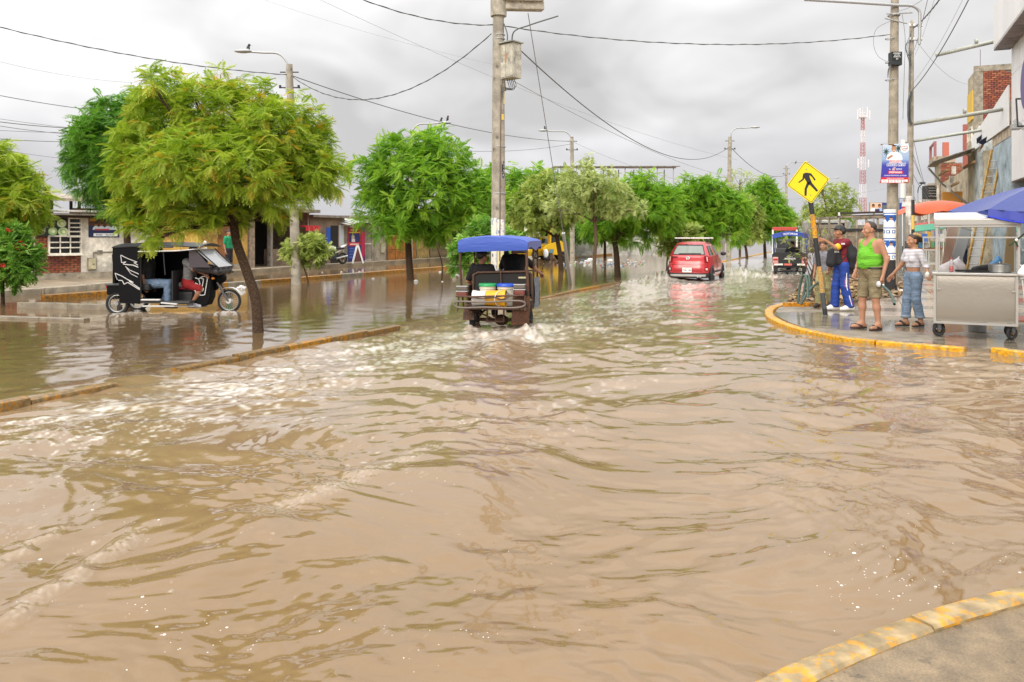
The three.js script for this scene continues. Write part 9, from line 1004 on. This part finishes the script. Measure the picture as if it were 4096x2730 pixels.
{ // orange awning and market things behind
  const d = 30, a = P(3655, 868, d), t = thing('parasol', 'flat orange parasol edge behind the food cart', 'parasol', V(a.x + 1.25, PAVE, -d - 0.6)), H = P(0, 800, d).y - PAVE; part(t, 'canopy', plate((u, v) => { const g = u * 6.2832, k = 0.03 + 0.97 * v; return V(1.5 * k * Math.cos(g), H - 0.42 * k * k - 0.06 * Math.pow(k, 6) * (1 + Math.cos(g * 8)), 1.5 * k * Math.sin(g)); }, 48, 8, 0.006), mat([0.62, 0.1, 0.012], 0.6, { transmission: 0.2, thickness: 0 })); part(t, 'pole', cyl(0.025, 0.025, H, 0, H / 2, 0), M.white); for (let i = 0; i < 8; i++) part(t, 'rib', bar(V(0, H - 0.03, 0), V(1.46 * Math.cos(i * 0.785), H - 0.47, 1.46 * Math.sin(i * 0.785)), 0.008), M.steel);
  const stall = (label, px, py, dd, c, w, tilt) => { const p = P(px, py, dd), s = thing('market_stall', label, 'market stall', V(p.x, PAVE, p.z), ROAD), h = p.y - PAVE; part(s, 'awning', move(box(w, 0.05, 1.2, 0, 0, 0, 0.01), 0, h, 0, 0, tilt, 0.12), mat(c, 0.7)); for (const [x, z] of [[-1, -1], [1, -1], [-1, 1], [1, 1]]) part(s, 'leg', cyl(0.025, 0.025, h, x * w * 0.45, h / 2, z * 0.5), M.white); part(s, 'table', box(w * 0.9, 0.06, 1.0, 0, 0.85, 0), K.wood); for (let i = 0; i < 6; i++) part(s, 'goods', box(rr(0.15, 0.3), rr(0.15, 0.35), rr(0.2, 0.4), (i - 2.5) * w * 0.14, 1.0 + rr(0, 0.1), rr(-0.2, 0.3), 0.03), mat([[0.5, 0.06, 0.04], [0.6, 0.4, 0.05], [0.05, 0.2, 0.35], [0.6, 0.55, 0.5], [0.1, 0.3, 0.12], [0.5, 0.25, 0.3]][i], 0.6)); for (let i = 0; i < 3; i++) part(s, 'hanging_sign', box(0.3, 0.4, 0.04, -w * 0.4 + i * w * 0.4, h - 0.5, 0.5, 0.01), mat([[0.7, 0.4, 0.03], [0.05, 0.15, 0.5], [0.65, 0.6, 0.58]][i], 0.6)); return s; };
  stall('market stall under a green tilted awning beyond the striped post', 3695, 912, 42, [0.08, 0.32, 0.2], 1.9, 0.25); stall('market stall under a dark red awning behind the green one', 3712, 898, 52, [0.36, 0.05, 0.04], 2.4, 0.2); stall('market stall under an orange awning near the house walls', 3748, 905, 46, [0.65, 0.3, 0.03], 1.2, 0.1);
  const lean = (name, label, cat, px, d2, h, c, w, tilt) => { const p = P(px, 0, d2), s = thing(name, label, cat, V(p.x, PAVE, p.z), ROAD + 0.4); s.rotation.z = tilt; part(s, 'board', box(w, h, 0.05, 0, h / 2, 0, 0.01), mat(c, 0.7)); part(s, 'edge', box(w + 0.03, 0.05, 0.07, 0, h, 0, 0.01), mat(c.map((v) => v * 0.7), 0.7)); return s; };
  lean('plank', 'reddish plank leaning by the shops seen through the cart glass', 'plank', 3775, 33, 2.1, [0.42, 0.27, 0.2], 0.25, -0.16); lean('plank', 'second reddish plank leaning just right of the first', 'plank', 3784, 34, 2.0, [0.4, 0.25, 0.19], 0.2, -0.2); lean('panel', 'white panel leaning behind the ladder', 'panel', 3905, 35.5, 2.2, [0.7, 0.69, 0.68], 0.5, -0.04); lean('panel', 'grey draped panel leaning left of the white sacks', 'panel', 3812, 34, 1.9, [0.3, 0.31, 0.32], 0.45, -0.3); lean('panel', 'wooden slatted panel behind the right end of the cart', 'panel', 4040, 31, 2.3, [0.28, 0.2, 0.1], 0.5, -0.08);
  const sack = (label, px, py, dd, r) => { const p = P(px, py, dd), s = thing('sack', label, 'sack', V(p.x, PAVE, p.z)); part(s, 'bag', nets([[V(-r * 0.5, r * 0.7, 0), V(r * 0.5, r * 0.8, 0), r * 0.75, r * 0.7], [V(0, r * 1.2, 0), V(r * 0.3, r * 1.5, 0), r * 0.5, r * 0.4]], 0.04, 0.1), mat([0.7, 0.67, 0.7], 0.6)); part(s, 'knot', bar(V(r * 0.3, r * 1.7, 0), V(r * 0.5, r * 2.1, 0), r * 0.2, r * 0.06), mat([0.7, 0.67, 0.7], 0.6)); };
  sack('left white sack beside the shopper behind the cart', 3795, 1075, 32, 0.3); sack('right white sack touching the shopper behind the cart', 3822, 1075, 32.5, 0.34);
  const tp = P(3935, 1085, 33.5), hp = thing('tarp_heap', 'heap of blue tarpaulin and black cloth by the blue wall', 'tarpaulin', V(tp.x, PAVE, tp.z)); part(hp, 'blue_tarp', nets([[V(0.15, 0.15, 0), V(0.6, 0.5, 0), 0.16, 0.12], [V(0.5, 0.1, 0.1), V(0.65, 0.6, -0.1), 0.14, 0.1]], 0.04, 0.08), mat([0.05, 0.18, 0.36], 0.5)); part(hp, 'black_cloth', nets([[V(-0.4, 0.15, 0.1), V(0.2, 0.22, 0), 0.14, 0.16]], 0.04, 0.08), mat([0.015, 0.015, 0.017], 0.6)); part(hp, 'cardboard', box(0.8, 0.12, 0.4, 0.0, 0.06, 0.3, 0.02), mat([0.36, 0.22, 0.09], 0.8));
}
buildWater();
renderer.render(scene, camera);
